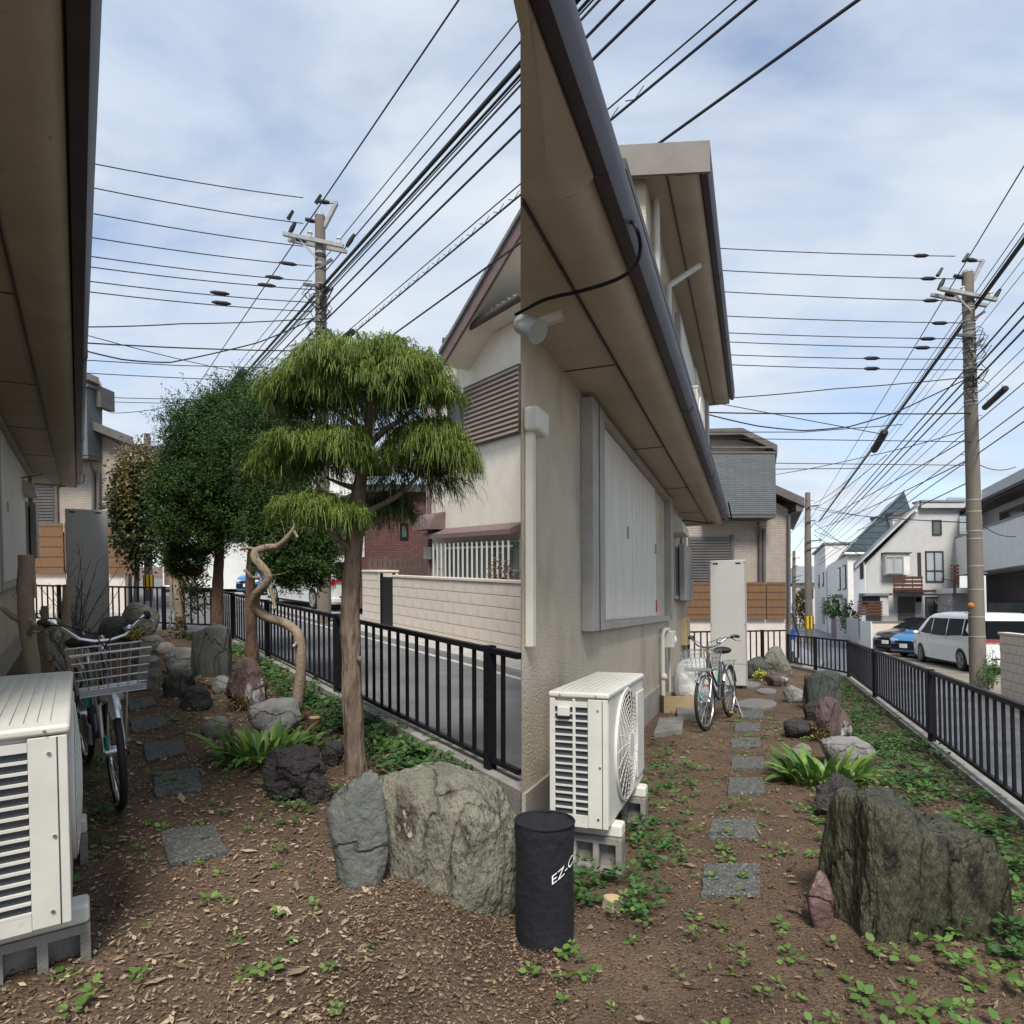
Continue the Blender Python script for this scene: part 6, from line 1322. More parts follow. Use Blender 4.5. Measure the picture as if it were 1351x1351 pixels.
def bigrock(fr, box, mat, label, seed, depf=0.8, n=4.5, groove=0.10, taper=0.12, step=None, tilt=0.0, sub=6, bury=0.3, lean=0.0, topn=0.08):
    """blocky weathered rock: boxy body, vertical cleavage grooves, broken stepped top"""
    x0,yt,x1,yb = box; Pf = fr.g((x0+x1)/2, yb); w = (x1-x0)*Pf.y/FPX; Dc = Pf.y+w*depf*0.42; w = (x1-x0)*Dc/FPX; dp = w*depf
    c = fr.d((x0+x1)/2, fr.yh, Dc); h = fr.d((x0+x1)/2, yt, Dc).z
    V, F_ = ico(sub); res = np.zeros_like(V); o = Vector((seed*5.3,seed*2.1,seed*1.3))
    for i,p in enumerate(V):
        r = (abs(p[0])**n+abs(p[1])**n+abs(p[2])**n)**(-1.0/n); x,y,z = p*r
        k = 1+taper*(-z)*0.5
        v = Vector((x*1.6,y*1.6,z*0.42))+o
        gz_ = noise.ridged_multi_fractal(v*1.1, 0.9, 2.1, 4, 1.0, 2.0)
        big = noise.noise(Vector((x*1.1,y*1.1,z*0.9))+o)
        f = 1+groove*(gz_-1.1)*0.55+0.16*big+0.025*noise.fractal(Vector((x,y,z))*7+o,0.8,2.0,3)
        x *= k*f; y *= k*f
        z += 0.10*noise.noise(Vector((x*1.5,y*1.5,3))+o)
        if step:
            top = step[0]+tilt*x+topn*noise.fractal(Vector((x*2.2,y*2.2,7))+o,0.8,2.0,4)
            if step[1] is not None:
                e = x*math.cos(step[1])+y*math.sin(step[1])-step[2]+0.18*noise.noise(Vector((x*2,y*2,1))+o)
                top -= step[3]/(1+math.exp(-e*14))
            if z > top: z = top+(z-top)*0.12
        res[i] = (x+lean*z,y,z)
    lo = res.min(0); hi = res.max(0)
    res[:,0] = (res[:,0]-(lo[0]+hi[0])/2)/(hi[0]-lo[0])*w; res[:,1] = (res[:,1]-(lo[1]+hi[1])/2)/(hi[1]-lo[1])*dp
    res[:,2] = (res[:,2]-hi[2])/(hi[2]-lo[2])*(h+bury)+h
    me = npmesh('rock', res, np.array(F_), mat, smooth=True); me.set_sharp_from_angle(angle=math.radians(50))
    return meshobj(me, 'rock', fr=fr, base=(c.x,Dc,0), label=label, cat='rock')
# left plot
rock(LF, (478,1010,702,1165), R_green, 'huge pale green schist boulder beside the fence end', 29, 6, 0.75, 18, 0.10, 0.98, 0.05, 0.022, 0.74, cut=0.9)
rock(LF, (428,1016,512,1172), R_blue, 'upright blue green rock leaning on the huge pale boulder', 27, 5, 0.7, 14, 0.07, 0.97, 0.05, 0.025, 0.80, cut=0.5)
rock(LF, (340,986,428,1060), R_lava, 'large black lava rock before the broad-leaved plant', 5, 5, 0.8, 10, 0.30, 0.8, 0.05, 0.07)
rock(LF, (395,1022,436,1062), R_lava, 'small black lava lump at the side of the large lava rock', 6, 4, 0.8, 10, 0.25, 0.8, 0, 0.07)
rock(LF, (420,978,452,1012), R_lava, 'low black lava rock by the drooping cypress trunk', 8, 4, 0.8, 10, 0.2, 0.8, 0, 0.06)
rock(LF, (297,866,354,938), R_purp, 'pointed purple rock with white quartz streaks beside the red trunk', 31, 5, 0.6, 10, 0.12, 0.95, 0.12, 0.04, tilt=-0.1)
rock(LF, (325,924,396,972), R_grey, 'flat grey veined rock behind the broad-leaved plant', 41, 4, 0.8, 10, 0.12, 0.95, 0.05, 0.03, 0.6)
rock(LF, (262,946,301,976), R_moss, 'small rounded greenish rock at the path edge', 44, 4, 0.8, 8, 0.06, 0.7)
rock(LF, (234,905,276,938), R_lava, 'black lava rock in front of the dark slab stone', 45, 4, 0.8, 9, 0.16, 0.8, 0, 0.05)
rock(LF, (214,881,254,921), R_dark, 'dark angular rock leaning by the dark slab stone', 46, 4, 0.8, 9, 0.16, 0.9, 0.05, 0.04)
rock(LF, (277,892,304,916), R_grey, 'smooth oval grey stone at the foot of the purple rock', 47, 4, 0.9, 8, 0.04, 0.6, 0, 0.01)
bigrock(LF, (251,823,305,893), R_dark, 'upright dark slab stone below the conifers', 51, 0.42, 6.0, 0.06, 0.05, (0.85,0.0,-0.3,-0.12), 0.1, 5, 0.1)
rock(LF, (158,794,212,845), R_moss, 'large mossy boulder by the far fence behind the basket', 52, 5, 0.7, 9, 0.07, 0.9, 0.03)
rock(LF, (128,812,172,846), R_moss, 'low mossy rock beside the grey cabinet foot', 53, 4, 0.7, 9, 0.09, 0.9)
rock(LF, (178,838,214,862), R_grey, 'flat pinkish grey rock at the end of the stepping path', 54, 4, 0.8, 9, 0.1, 0.9)
rock(LF, (205,847,230,864), rockmat('pale_stone',(0.36,0.33,0.28),(0.28,0.26,0.22),(0.2,0.18,0.15),4), 'small pale stone in the far rock row', 55, 3, 0.8, 8, 0.08, 0.8)
rock(LF, (216,853,256,888), R_grey, 'squat grey rock touching the upright dark slab stone', 56, 4, 0.8, 9, 0.12, 0.9, 0.05)
# right plot
bigrock(RF, (1084,1042,1296,1238), R_wet, 'huge dark wet schist boulder with broken flat top', 71, 0.60, 5.0, 0.16, 0.22, (0.78,-0.25,0.02,0.30), -0.04, 6, 0.3, -0.05)
bigrock(RF, (1216,1098,1318,1240), R_wet, 'dark wet schist slab leaning against the huge broken boulder', 74, 0.5, 4.5, 0.10, 0.15, (0.85,None,0,0), -0.15, 5, 0.3, -0.12)
rock(RF, (1064,1022,1132,1082), R_lava, 'round black lava rock behind the huge wet boulder', 72, 5, 0.85, 10, 0.2, 0.75, 0.03, 0.08)
rock(RF, (1074,918,1124,980), R_purp, 'pointed purple rock with white streaks before the dark upright rock', 73, 5, 0.6, 10, 0.12, 0.95, 0.12, 0.04, tilt=-0.12)
bigrock(RF, (1059,884,1107,938), R_dark, 'dark upright slab rock near the street corner fence', 75, 0.45, 6.0, 0.06, 0.0, (0.85,0.0,-0.3,-0.12), 0.1, 5, 0.1)
rock(RF, (1082,974,1148,1014), R_grey, 'flat grey veined rock beside the purple rock', 76, 4, 0.8, 10, 0.12, 0.95, 0.06, 0.03, 0.6)
rock(RF, (1035,981,1070,1010), R_moss, 'small mossy rock beside the broad-leaved plant', 77, 4, 0.8, 8, 0.08, 0.75)
rock(RF, (1031,948,1076,976), R_lava, 'low black lava rock left of the purple rock', 78, 4, 0.8, 10, 0.2, 0.8, 0, 0.06)
rock(RF, (1058,926,1082,952), R_lava, 'small black lava lump between the dark slab and purple rock', 79, 4, 0.8, 10, 0.2, 0.8, 0, 0.06)
rock(RF, (1003,852,1044,893), R_moss, 'large grey boulder before the far picket fence', 80, 5, 0.7, 9, 0.07, 0.9, 0.03)
rock(RF, (978,866,1013,896), R_dark, 'low dark wet rock between the cabinet and the grey boulder', 81, 4, 0.8, 9, 0.1, 0.9)
rock(RF, (1010,888,1040,906), R_purp, 'low reddish rock in front of the grey boulder', 82, 4, 0.8, 9, 0.1, 0.9)
rock(RF, (1033,904,1064,928), R_grey, 'grey broken rock left of the dark upright slab', 83, 4, 0.8, 9, 0.12, 0.92, 0.05)
rock(RF, (1058,1150,1092,1228), rockmat('red_wet_stone',(0.10,0.055,0.05),(0.14,0.085,0.078),(0.06,0.035,0.03),4,rough=0.5), 'smooth dark red stone at the foot of the huge wet boulder', 84, 4, 0.8, 9, 0.08, 0.92)
rock(RF, (1010,1008,1024,1018), R_grey, 'small grey pebble beside the stepping path', 85, 3, 0.9, 8, 0.06, 0.8)

# ------------------------------------------------------------------ bag, sack, box, stumps
M_bag = pm('black_cloth', (0.006,0.006,0.009), 0.8, (0.011,0.011,0.015), scale=6, bump=0.5, bscale=25)
bc = RF.d(718,802,2.75); bc.z = 0.0
bg = world_thing(RF, 'cylinder_bag', 'black cloth cylinder bag with white lettering beside the outdoor unit', 'bag', bc)
rb, hb_ = 0.126, 0.505; v = []; nb_, mh = 40, 16
for j in range(mh+1):
    z = hb_*j/mh
    for i in range(nb_):
        a = 2*PI*i/nb_; k = 1+0.035*noise.noise(Vector((math.cos(a)*2,math.sin(a)*2,z*5)))+0.02*math.sin(z*14+a*2); rr_ = rb*(0.94+0.06*j/mh)*k*(1.0 if j < mh else 0.97)
        v.append((bc.x+math.cos(a)*rr_, bc.y+math.sin(a)*rr_, -0.02+z))
f = [(j*nb_+i,j*nb_+(i+1)%nb_,(j+1)*nb_+(i+1)%nb_,(j+1)*nb_+i) for j in range(mh) for i in range(nb_)]
MB().add(v,f+[tuple(range(nb_-1,-1,-1))]).part('side', M_bag, bg, smooth=60)
v = []
for j,q in enumerate((0.975,0.8,0.55,0.3,0.08)):
    for i in range(nb_):
        a = 2*PI*i/nb_; v.append((bc.x+math.cos(a)*rb*q, bc.y+math.sin(a)*rb*q, hb_-0.022-0.015*(1-q)+0.012*noise.noise(Vector((math.cos(a)*q*4,math.sin(a)*q*4,3)))))
MB().add(v,[(j*nb_+i,j*nb_+(i+1)%nb_,(j+1)*nb_+(i+1)%nb_,(j+1)*nb_+i) for j in range(4) for i in range(nb_)]+[tuple(4*nb_+i for i in range(nb_))]).part('lid', M_bag, bg, smooth=60)
MB().ring((bc.x,bc.y,hb_-0.02),rb*0.985,0.006,'Z',40,6).part('lid_piping', M_bag, bg, smooth=60)
tcv_ = bpy.data.curves.new('lettering','FONT'); tcv_.body = 'EZ-Co'; tcv_.size = 0.052; tcv_.extrude = 0.0
to = bpy.data.objects.new('lettering_tmp', tcv_); COL.objects.link(to); bpy.context.view_layer.update()
tm = bpy.data.meshes.new_from_object(to.evaluated_get(bpy.context.evaluated_depsgraph_get())); bpy.data.objects.remove(to)
bm = bmesh.new(); bm.from_mesh(tm); bmesh.ops.subdivide_edges(bm, edges=[e for e in bm.edges if e.calc_length() > 0.012], cuts=2); bm.to_mesh(tm); bm.free()
a0 = math.radians(-82)
for vv in tm.vertices:
    u, w_ = vv.co.x, vv.co.y; a = a0+u/(rb*1.04)*1.0; R_ = rb*1.06
    vv.co = (math.cos(a)*R_, math.sin(a)*R_, 0.27+w_+u*0.62)
tm.materials.clear(); tm.materials.append(pm('white_print',(0.8,0.8,0.8),0.6))
lt = bpy.data.objects.new('lettering', tm); COL.objects.link(lt); lt.parent = bg

M_sack = pm('white_sack', (0.52,0.52,0.51), 0.5, (0.44,0.44,0.43), scale=5, bump=0.5, bscale=30)
def sack(fr, box, label, seed):
    x0,yt,x1,yb = box; Pf = fr.g((x0+x1)/2,yb); D = Pf.y+0.25; w = (x1-x0)*D/FPX; c = fr.d((x0+x1)/2,fr.yh,D); h = fr.d(x0,yt,D).z
    V, F_ = ico(5); res = []
    for p in V:
        v_ = Vector(p); k = 1.0
        for i,(cx_,cz2) in enumerate(((-0.25,0.1),(0.5,0.4))):   # gathers running into tied knots
            d = math.hypot(p[0]-cx_,p[2]-cz2); an = math.atan2(p[2]-cz2,p[0]-cx_)
            if p[1] < 0.2: k -= 0.20*math.exp(-(d/0.22)**2); k += 0.04*math.sin(an*7+i)*math.exp(-(d/0.6)**2)
        k += 0.05*noise.noise(v_*2.3+Vector((seed,0,0)))+0.03*abs(noise.noise(v_*6))
        q = v_*k; res.append((math.copysign(abs(q.x)**0.85,q.x)*w/2, q.y*w*0.36, max(-0.02,(math.copysign(abs(q.z)**0.8,q.z)*0.5+0.5)*h)))
    me = npmesh('sack', np.array(res), np.array(F_), M_sack, smooth=True)
    meshobj(me, 'sack', fr=fr, base=(c.x,D,0), label=label, cat='sack')
sack(RF, (888,868,944,940), 'bulging white plastic sack between the gas pipe and the bicycle', 3)
sack(LF, (66,826,112,905), 'white plastic sack behind the bare trunks and bicycle', 9)
M_tan = pm('tan_board', (0.36,0.27,0.155), 0.8, (0.29,0.215,0.12), scale=4, stretch=(1,1,6))
bx = world_thing(RF, 'wooden_box', 'open tan wooden box at the foot of the white sack', 'box', RF.g(895,942))
p = RF.g(895,941); q0, q1 = RF.d(875,802,p.y), RF.d(915,802,p.y)
MB().box((q0.x,p.y,0.0),(q1.x,p.y+0.02,0.22)).part('front_board', M_tan, bx)
MB().box((q0.x,p.y+0.021,0.0),(q0.x+0.02,p.y+0.4,0.22)).part('side_board', M_tan, bx); MB().box((q1.x-0.02,p.y+0.021,0.0),(q1.x,p.y+0.4,0.22)).part('side_board', M_tan, bx)
MB().box((q0.x,p.y+0.401,0.0),(q1.x,p.y+0.42,0.22)).part('back_board', M_tan, bx); MB().box((q0.x+0.021,p.y+0.021,0.12),(q1.x-0.021,p.y+0.4,0.14)).part('fill', M_soil, bx)
M_cutw = pm('cut_wood', (0.50,0.36,0.20), 0.8, (0.42,0.29,0.15), scale=20); M_bark = pm('pale_bark', (0.36,0.29,0.205), 0.9, (0.27,0.21,0.15), scale=9, stretch=(1,1,0.4), bump=0.6, bscale=50, c3=(0.20,0.155,0.11), s3=12, l3=0.6, h3=0.75)
def stump(fr, px, py, r, h, label, bark=M_bark, cutm=M_cutw):
    p = fr.g(px,py); s_ = world_thing(fr, 'cut_stump', label, 'stump', p); rng = random.Random(int(px))
    MB().tube([p+Vector((0,0,-0.03)),p+Vector((0,0,h*0.4)),p+Vector((0.004,0,h))],[r*1.25,r*1.05,r],14).part('trunk', bark, s_, smooth=50)
    MB().tube([p+Vector((0.004,0,h+0.001)),p+Vector((0.004,0,h+0.004))],[r*0.93,r*0.9],14).part('cut_face', cutm, s_)
    for k in range(5):
        a = rng.uniform(0,6.28); MB().tube([p+Vector((math.cos(a)*r*0.8,math.sin(a)*r*0.8,h*0.5)),p+Vector((math.cos(a)*r*2.0,math.sin(a)*r*2.0,-0.005))],[r*0.3,r*0.12],6).part('root', bark, s_)
stump(RF, 807, 1198, 0.042, 0.045, 'freshly cut pale stump in the soil by the hollow blocks')
M_redbark = pm('red_bark', (0.085,0.047,0.034), 0.95, (0.14,0.082,0.06), scale=10, stretch=(1,1,0.25), bump=1.0, bscale=30, bdist=0.03, c3=(0.06,0.035,0.027), s3=16, l3=0.55, h3=0.7)
stump(LF, 415, 968, 0.05, 0.13, 'splintered reddish stump behind the black lava rock', M_redbark)

# ================================================================== TREES AND PLANTS
def unit(a): return a/np.maximum(np.linalg.norm(a,axis=1,keepdims=True),1e-9)
def leaves(C, L, W, rng, nrm=None, droop=0.0, up=0.0, bend=0.0):
    """diamond leaves at centres C: verts and quads"""
    n = len(C); d = unit(rng.normal(size=(n,3))+(0 if nrm is None else nrm)+np.array([0,0,-droop])); 
    nn = rng.normal(size=(n,3))*0.6+np.array([0,0,up]); 
    if nrm is not None: nn = nn+nrm*0.8
    s = unit(np.cross(d, unit(nn))); L = np.asarray(L).reshape(-1,1)*np.ones((n,1)); W = np.asarray(W).reshape(-1,1)*np.ones((n,1))
    V = np.stack([C, C+d*L*0.45+s*W*0.5, C+d*L, C+d*L*0.45-s*W*0.5], axis=1).reshape(-1,3)
    return V, np.arange(4*n).reshape(-1,4)
def crown_points(c, r, n, rng, clumps=120, spread=0.16, shell=0.72, squash=None, low=-0.75):
    c = np.array(c); r = np.array(r); k = unit(rng.normal(size=(clumps*3,3))); k = k[k[:,2] > low][:clumps]
    k = k*rng.uniform(shell,1.02,size=(len(k),1))
    idx = rng.randint(0,len(k),n); p = k[idx]+rng.normal(size=(n,3))*spread
    nr = unit(p)
    return c+p*r, nr
def tubepart(pts, rad, nm, mat, parent, n=9, smooth=60, jit=0.0, rng=None):
    m = MB(); m.tube(pts, rad, n)
    if jit:
        m.v = [tuple(Vector(v)+Vector((noise.noise(Vector(v)*22),noise.noise(Vector(v)*22+Vector((9,0,0))),0))*jit) for v in m.v]
    return m.part(nm, mat, parent, smooth=smooth)
def barktrunk(pts, rad, mat, parent, name='trunk', sides=30, amp=0.10, seed=0.0, zf=4.0):
    """trunk with furrowed bark cut into the surface itself"""
    P = [Vector(p) for p in pts]; m = MB(); L = [0.0]
    for a,b in zip(P,P[1:]): L.append(L[-1]+(b-a).length)
    N = max(24, int(L[-1]/0.022)); Q = []; R_ = []
    for i in range(N+1):
        t = L[-1]*i/N; Q.append(Vector([np.interp(t,L,[p[k] for p in P]) for k in range(3)])); R_.append(float(np.interp(t,L,rad)))
    m.tube(Q, R_, sides)
    out = []
    for i in range(N+1):
        for k in range(sides):
            v = Vector(m.v[i*sides+k]); d = v-Q[i]; u = d.normalized() if d.length > 1e-6 else d
            q = Vector((u.x*4.2+seed,u.y*4.2,v.z*zf+u.z*2))
            f = noise.ridged_multi_fractal(q,0.8,2.2,4,1.0,2.0)-1.0
            out.append(tuple(Q[i]+d*(1+amp*f*0.6+0.10*noise.noise(v*6+Vector((seed,0,0))))))
    m.v = out+m.v[len(out):]
    return m.part(name, mat, parent, smooth=75)
def cloudobj(V, Q, nm, mat, parent):
    root = parent; o = np.array(ORG[root.name]); me = npmesh(nm, V-o, Q, mat)
    return meshobj(me, nm, parent=parent)
M_cyb = pm('cypress_bark', (0.15,0.105,0.075), 0.95, (0.23,0.175,0.13), scale=12, stretch=(1,1,0.22), bump=1.0, bscale=34, bdist=0.03, c3=(0.07,0.05,0.037), s3=18, l3=0.55, h3=0.7)
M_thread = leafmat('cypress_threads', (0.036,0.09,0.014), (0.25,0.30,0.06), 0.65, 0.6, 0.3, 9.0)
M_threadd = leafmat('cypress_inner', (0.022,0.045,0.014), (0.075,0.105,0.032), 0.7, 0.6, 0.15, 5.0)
# ---- cloud-pruned drooping cypress
rng = np.random.RandomState(3)
DC = 4.15; cb = LF.g(470,1022); S = DC/FPX
cy_ = world_thing(LF, 'drooping_cypress', 'cloud-pruned cypress with drooping thread foliage beside the street fence', 'tree', cb)
def C(x,y,dy=0.0): return LF.d(x,y,DC+dy)
tr = [C(470,1030),C(468,985),C(465,930),C(463,870),C(462,800),C(466,740),C(470,690,0.03),C(473,650,0.03),C(480,610,0.02),C(487,560,0.0),C(490,500,0.0)]
barktrunk(smoothpath(tr), list(np.interp(np.linspace(0,1,41),[0,0.08,0.4,0.6,0.8,1],[0.078,0.064,0.058,0.050,0.036,0.015])), M_cyb, cy_, seed=3.3, amp=0.24, sides=40, zf=2.2)
for x,y in ((478,704),(474,870),(462,835)): MB().ball(C(x,y,-0.035), 0.016, 8, 6, (1.1,0.8,1.5)).part('knot', M_cyb, cy_, smooth=60)
limbs = [[(470,690),(455,668),(440,655),(425,648),(410,628)],[(472,680),(500,668),(530,650),(560,618),(580,600)],[(474,645),(455,640),(430,630)],[(484,590),(470,560),(440,540),(410,520)],[(484,590),(505,570),(540,545),(560,520)],[(486,570),(498,535),(505,505)],[(470,730),(450,715),(430,700),(410,690)],[(472,700),(495,690),(515,680)],[(487,560),(475,530),(460,500)]]
for i,l in enumerate(limbs):
    dy = (-0.1,0.1,0.15,-0.12,-0.1,0.2,-0.1,0.1,0.1)[i]; k = len(l)
    pts = [C(x,y,dy*j/(k-1)) for j,(x,y) in enumerate(l)]; sp_ = smoothpath(pts,3)
    tubepart(sp_, list(np.linspace(0.026,0.007,len(sp_))), 'limb', M_cyb, cy_, 7)
def pad(cx, cyp, rx_, ry_, n, seed, dy=0.0, long=1.0, dep=0.85, dark=False, low=-0.10):
    rng = np.random.RandomState(seed); c = np.array(C(cx,cyp,dy)); r = np.array([rx_*S, rx_*S*dep, ry_*S])
    K = 55; kd = unit(rng.normal(size=(K*4,3))); kd = kd[kd[:,2] > low][:K]; kd *= (1+0.20*rng.normal(size=(len(kd),1)))
    idx = rng.randint(0,len(kd),n); p = kd[idx]+rng.normal(size=(n,3))*0.13; p[:,2] = np.maximum(p[:,2],low-0.1)
    ln = np.linalg.norm(p,axis=1,keepdims=True); p = p/np.maximum(ln,1e-6)*np.clip(ln,0.5,1.32)
    P0 = c+p*r; o = unit(p*np.array([1,1,0.7])+np.array([0,0,0.30])+rng.normal(size=(n,3))*0.45)
    Ls = rng.uniform(0.05,0.13,size=(n,1))*long*(1+0.5*(rng.rand(n,1) < 0.12))
    segs = 5; V = []; Qs = []; base = 0
    def strip(P0,o,Ls,w,tq):
        m = len(P0); side = unit(np.cross(o,np.array([0,0,1.0])+rng.normal(size=(m,3))*0.4)); pts = []
        for q in np.linspace(0,1,tq):
            ctr = P0+o*Ls*(q-0.30*q*q)+np.array([0,0,-1.0])*Ls*0.85*q*q
            ww = w*(1-0.65*q); pts.append(np.stack([ctr-side*ww,ctr+side*ww],1))
        A = np.stack(pts,1).reshape(m,-1,3); return A
    def emit(A):
        nonlocal base
        m, k, _ = A.shape; b = base+np.arange(m)[:,None]*k
        for j in range(k//2-1): Qs.append(np.stack([b[:,0]+2*j,b[:,0]+2*j+1,b[:,0]+2*j+3,b[:,0]+2*j+2],1))
        V.append(A.reshape(-1,3)); base += m*k
    emit(strip(P0,o,Ls,0.0028,5))
    for k in range(5):               # side threads
        q = rng.uniform(0.15,0.8,size=(n,1)); st0 = P0+o*Ls*(q-0.30*q*q)+np.array([0,0,-1.0])*Ls*0.85*q*q
        emit(strip(st0, unit(o+rng.normal(size=(n,3))*0.75), Ls*rng.uniform(0.25,0.6,size=(n,1)), 0.0024, 3))
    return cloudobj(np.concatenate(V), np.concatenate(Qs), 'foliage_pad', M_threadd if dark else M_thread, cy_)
pad(478,514,96,46,4400,1); pad(418,516,48,36,1200,2,-0.1); pad(538,516,44,38,1200,3,-0.15); pad(455,480,50,26,700,21,-0.25); pad(520,485,46,26,700,22,-0.2); pad(392,525,22,22,400,23,-0.1)
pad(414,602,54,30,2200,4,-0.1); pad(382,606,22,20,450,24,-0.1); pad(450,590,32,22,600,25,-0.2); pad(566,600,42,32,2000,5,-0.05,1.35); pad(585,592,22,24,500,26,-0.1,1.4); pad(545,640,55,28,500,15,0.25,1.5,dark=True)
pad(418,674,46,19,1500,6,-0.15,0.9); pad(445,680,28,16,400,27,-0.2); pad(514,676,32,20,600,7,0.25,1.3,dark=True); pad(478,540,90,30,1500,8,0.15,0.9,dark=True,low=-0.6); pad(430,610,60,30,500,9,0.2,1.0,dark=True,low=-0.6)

# ---- dark yews
M_yew = leafmat('yew_needles', (0.012,0.036,0.006), (0.052,0.102,0.015), 0.6, 0.6, 0.15, 1.6)
M_yewl = leafmat('conifer_light', (0.022,0.055,0.02), (0.06,0.125,0.045), 0.6, 0.5, 0.15, 1.6)
def conifer(fr, bx_, by_, D, trunkpx, r0, crowns, label, mat, n, leaf, seed, spikes=40):
    base = fr.d(bx_, fr.yh, D); base.z = 0
    t = world_thing(fr, 'conifer_tree', label, 'tree', base); rng = np.random.RandomState(seed)
    pts = smoothpath([fr.d(x,y,D) for x,y in trunkpx]); barktrunk(pts, list(np.linspace(r0,r0*0.35,len(pts))), M_redbark, t, sides=24, seed=float(seed))
    V = []; Q = []; b = 0; s = D/FPX
    for (cx,cyy,rx_,ry_,dy,fr_) in crowns:
        c = np.array(fr.d(cx,cyy,D+dy)); r = np.array([rx_*s,rx_*s*0.85,ry_*s]); m = int(n*fr_)
        P, nr = crown_points(c, r, m, rng, 150, 0.11, 0.6, low=-0.95)
        # sprays: short rows of needles along a shoot
        sh = unit(nr*np.array([1,1,0.5])+rng.normal(size=P.shape)*0.5+np.array([0,0,0.05])); pp = []; nn2 = []
        for j in range(4): pp.append(P+sh*leaf*0.55*j); nn2.append(sh*0.8)
        P4 = np.concatenate(pp); n4 = np.concatenate(nn2)
        v, q = leaves(P4, rng.uniform(0.7,1.3,len(P4))*leaf, leaf*0.30, rng, n4, 0.15, 0.5); V.append(v); Q.append(q+b); b += len(v)
        for k in range(spikes):
            a = rng.normal(size=3); a /= np.linalg.norm(a); a[2] = abs(a[2])*0.9+0.1; e = c+a*r*1.0; d = a*np.array([1,1,1.2]); d /= np.linalg.norm(d)
            L_ = rng.uniform(0.12,0.32); m2 = 22; ps = e+d*np.linspace(-0.05,L_,m2)[:,None]+rng.normal(size=(m2,3))*0.012
            v, q = leaves(ps, leaf*0.9, leaf*0.3, rng, np.tile(d,(m2,1))*0.8, 0.0, 0.4); V.append(v); Q.append(q+b); b += len(v)
        for k in range(9):
            a = rng.normal(size=3); a[2] *= 0.5; a /= np.linalg.norm(a); e = Vector(c+a*r*0.85); z0 = max(fr.d(cx,cyy,D).z-ry_*s*0.7, e.z-0.7)
            st0 = Vector((base.x+(c[0]-base.x)*0.5, D+dy*0.5, z0)); tubepart([st0, st0.lerp(e,0.5)+Vector((0,0,-0.05)), e],[0.025,0.016,0.006],'limb',M_redbark,t,6)
    cloudobj(np.concatenate(V), np.concatenate(Q), 'crown', mat, t)
    return t
conifer(LF, 287, 0, 10.4, [(289,870),(287,830),(287,780),(290,720),(292,660),(288,590)], 0.115, [(290,605,78,92,0,0.65),(290,620,50,70,0.1,0.35),(264,655,54,64,-0.3,0.3),(322,560,60,62,0.3,0.3),(258,705,40,36,0.0,0.12),(245,742,26,20,0.3,0.06)],
        'dense dark green yew with reddish trunk between the brown-leaved tree and the cypress', M_yew, 26000, 0.05, 21)
conifer(LF, 333, 0, 8.2, [(334,905),(333,870),(331,820),(330,770),(335,700),(345,640),(350,600)], 0.085, [(350,600,66,94,0.3,0.45),(380,690,45,50,0.1,0.25),(385,700,66,64,0.0,0.4),(400,740,46,40,-0.2,0.25)],
        'dark green conifer with straight red trunk behind the twisted bare trunk', M_yew, 20000, 0.042, 22)
# ---- brown-leaved tree and thin pale-trunk tree
M_osm = leafmat('olive_leaves', (0.022,0.045,0.016), (0.085,0.095,0.035), 0.7, 0.45, 0.15, 2.0)
M_osmb = leafmat('bronze_leaves', (0.085,0.07,0.02), (0.20,0.155,0.05), 0.7, 0.5, 0.2, 2.0)
def broadleaf(fr, bx_, D, trunkpx, r0, crowns, label, n, leaf, seed, name='broadleaf_tree', bark=M_bark, group=None, cat='tree'):
    base = fr.d(bx_, fr.yh, D); base.z = 0
    t = world_thing(fr, name, label, cat, base, group); rng = np.random.RandomState(seed); s = D/FPX
    pts = smoothpath([fr.d(x,y,D) for x,y in trunkpx]); tubepart(pts, list(np.linspace(r0,r0*0.4,len(pts))), 'trunk', bark, t, 9, 60, 0.01)
    for (cx,cyy,rx_,ry_,dy,m,mat,sp) in crowns:
        c = np.array(fr.d(cx,cyy,D+dy)); P, nr = crown_points(c, np.array([rx_*s,rx_*s*0.9,ry_*s]), m, rng, 90, sp, 0.45, low=-1)
        v, q = leaves(P, rng.uniform(0.6,1.3,m)*leaf, leaf*0.42, rng, nr*0.7, 0.4, 0.6); cloudobj(v, q, 'crown', mat, t)
        for k in range(7):
            i = rng.randint(0,m); tubepart([Vector(fr.d(trunkpx[-2][0],trunkpx[-2][1],D)), Vector(P[i])],[r0*0.35,0.006],'limb',bark,t,5)
    return t
M_dkbark = pm('dark_bark', (0.07,0.06,0.05), 0.95, (0.11,0.095,0.08), scale=9, stretch=(1,1,0.3), bump=0.8, bscale=40)
broadleaf(LF, 180, 14.0, [(181,824),(180,790),(181,750),(183,700),(185,650)], 0.07, [(182,682,35,64,0,7600,M_osm,0.15),(188,634,34,48,0.2,3400,M_osmb,0.16),(172,655,22,50,-0.2,1500,M_osmb,0.14),(190,705,27,42,-0.1,1600,M_osm,0.15)],
          'slender tree with bronze and olive leaves beside the grey cabinet', 0, 0.105, 31, bark=M_dkbark)
broadleaf(LF, 237, 11.6, [(240,846),(238,815),(234,780),(231,750),(226,730),(219,705)], 0.10, [(250,795,22,26,0,420,M_osm,0.2),(256,770,22,18,-0.1,420,M_osm,0.2),(262,757,10,7,0.1,60,leafmat('yellow_leaves',(0.4,0.42,0.05),(0.6,0.55,0.12)),0.2),(225,725,18,18,0,260,M_osm,0.2),(236,830,12,18,-0.1,160,M_osm,0.2)],
          'thin tree with pale forked trunk and sparse leaves beside the upright dark slab', 0, 0.07, 32)
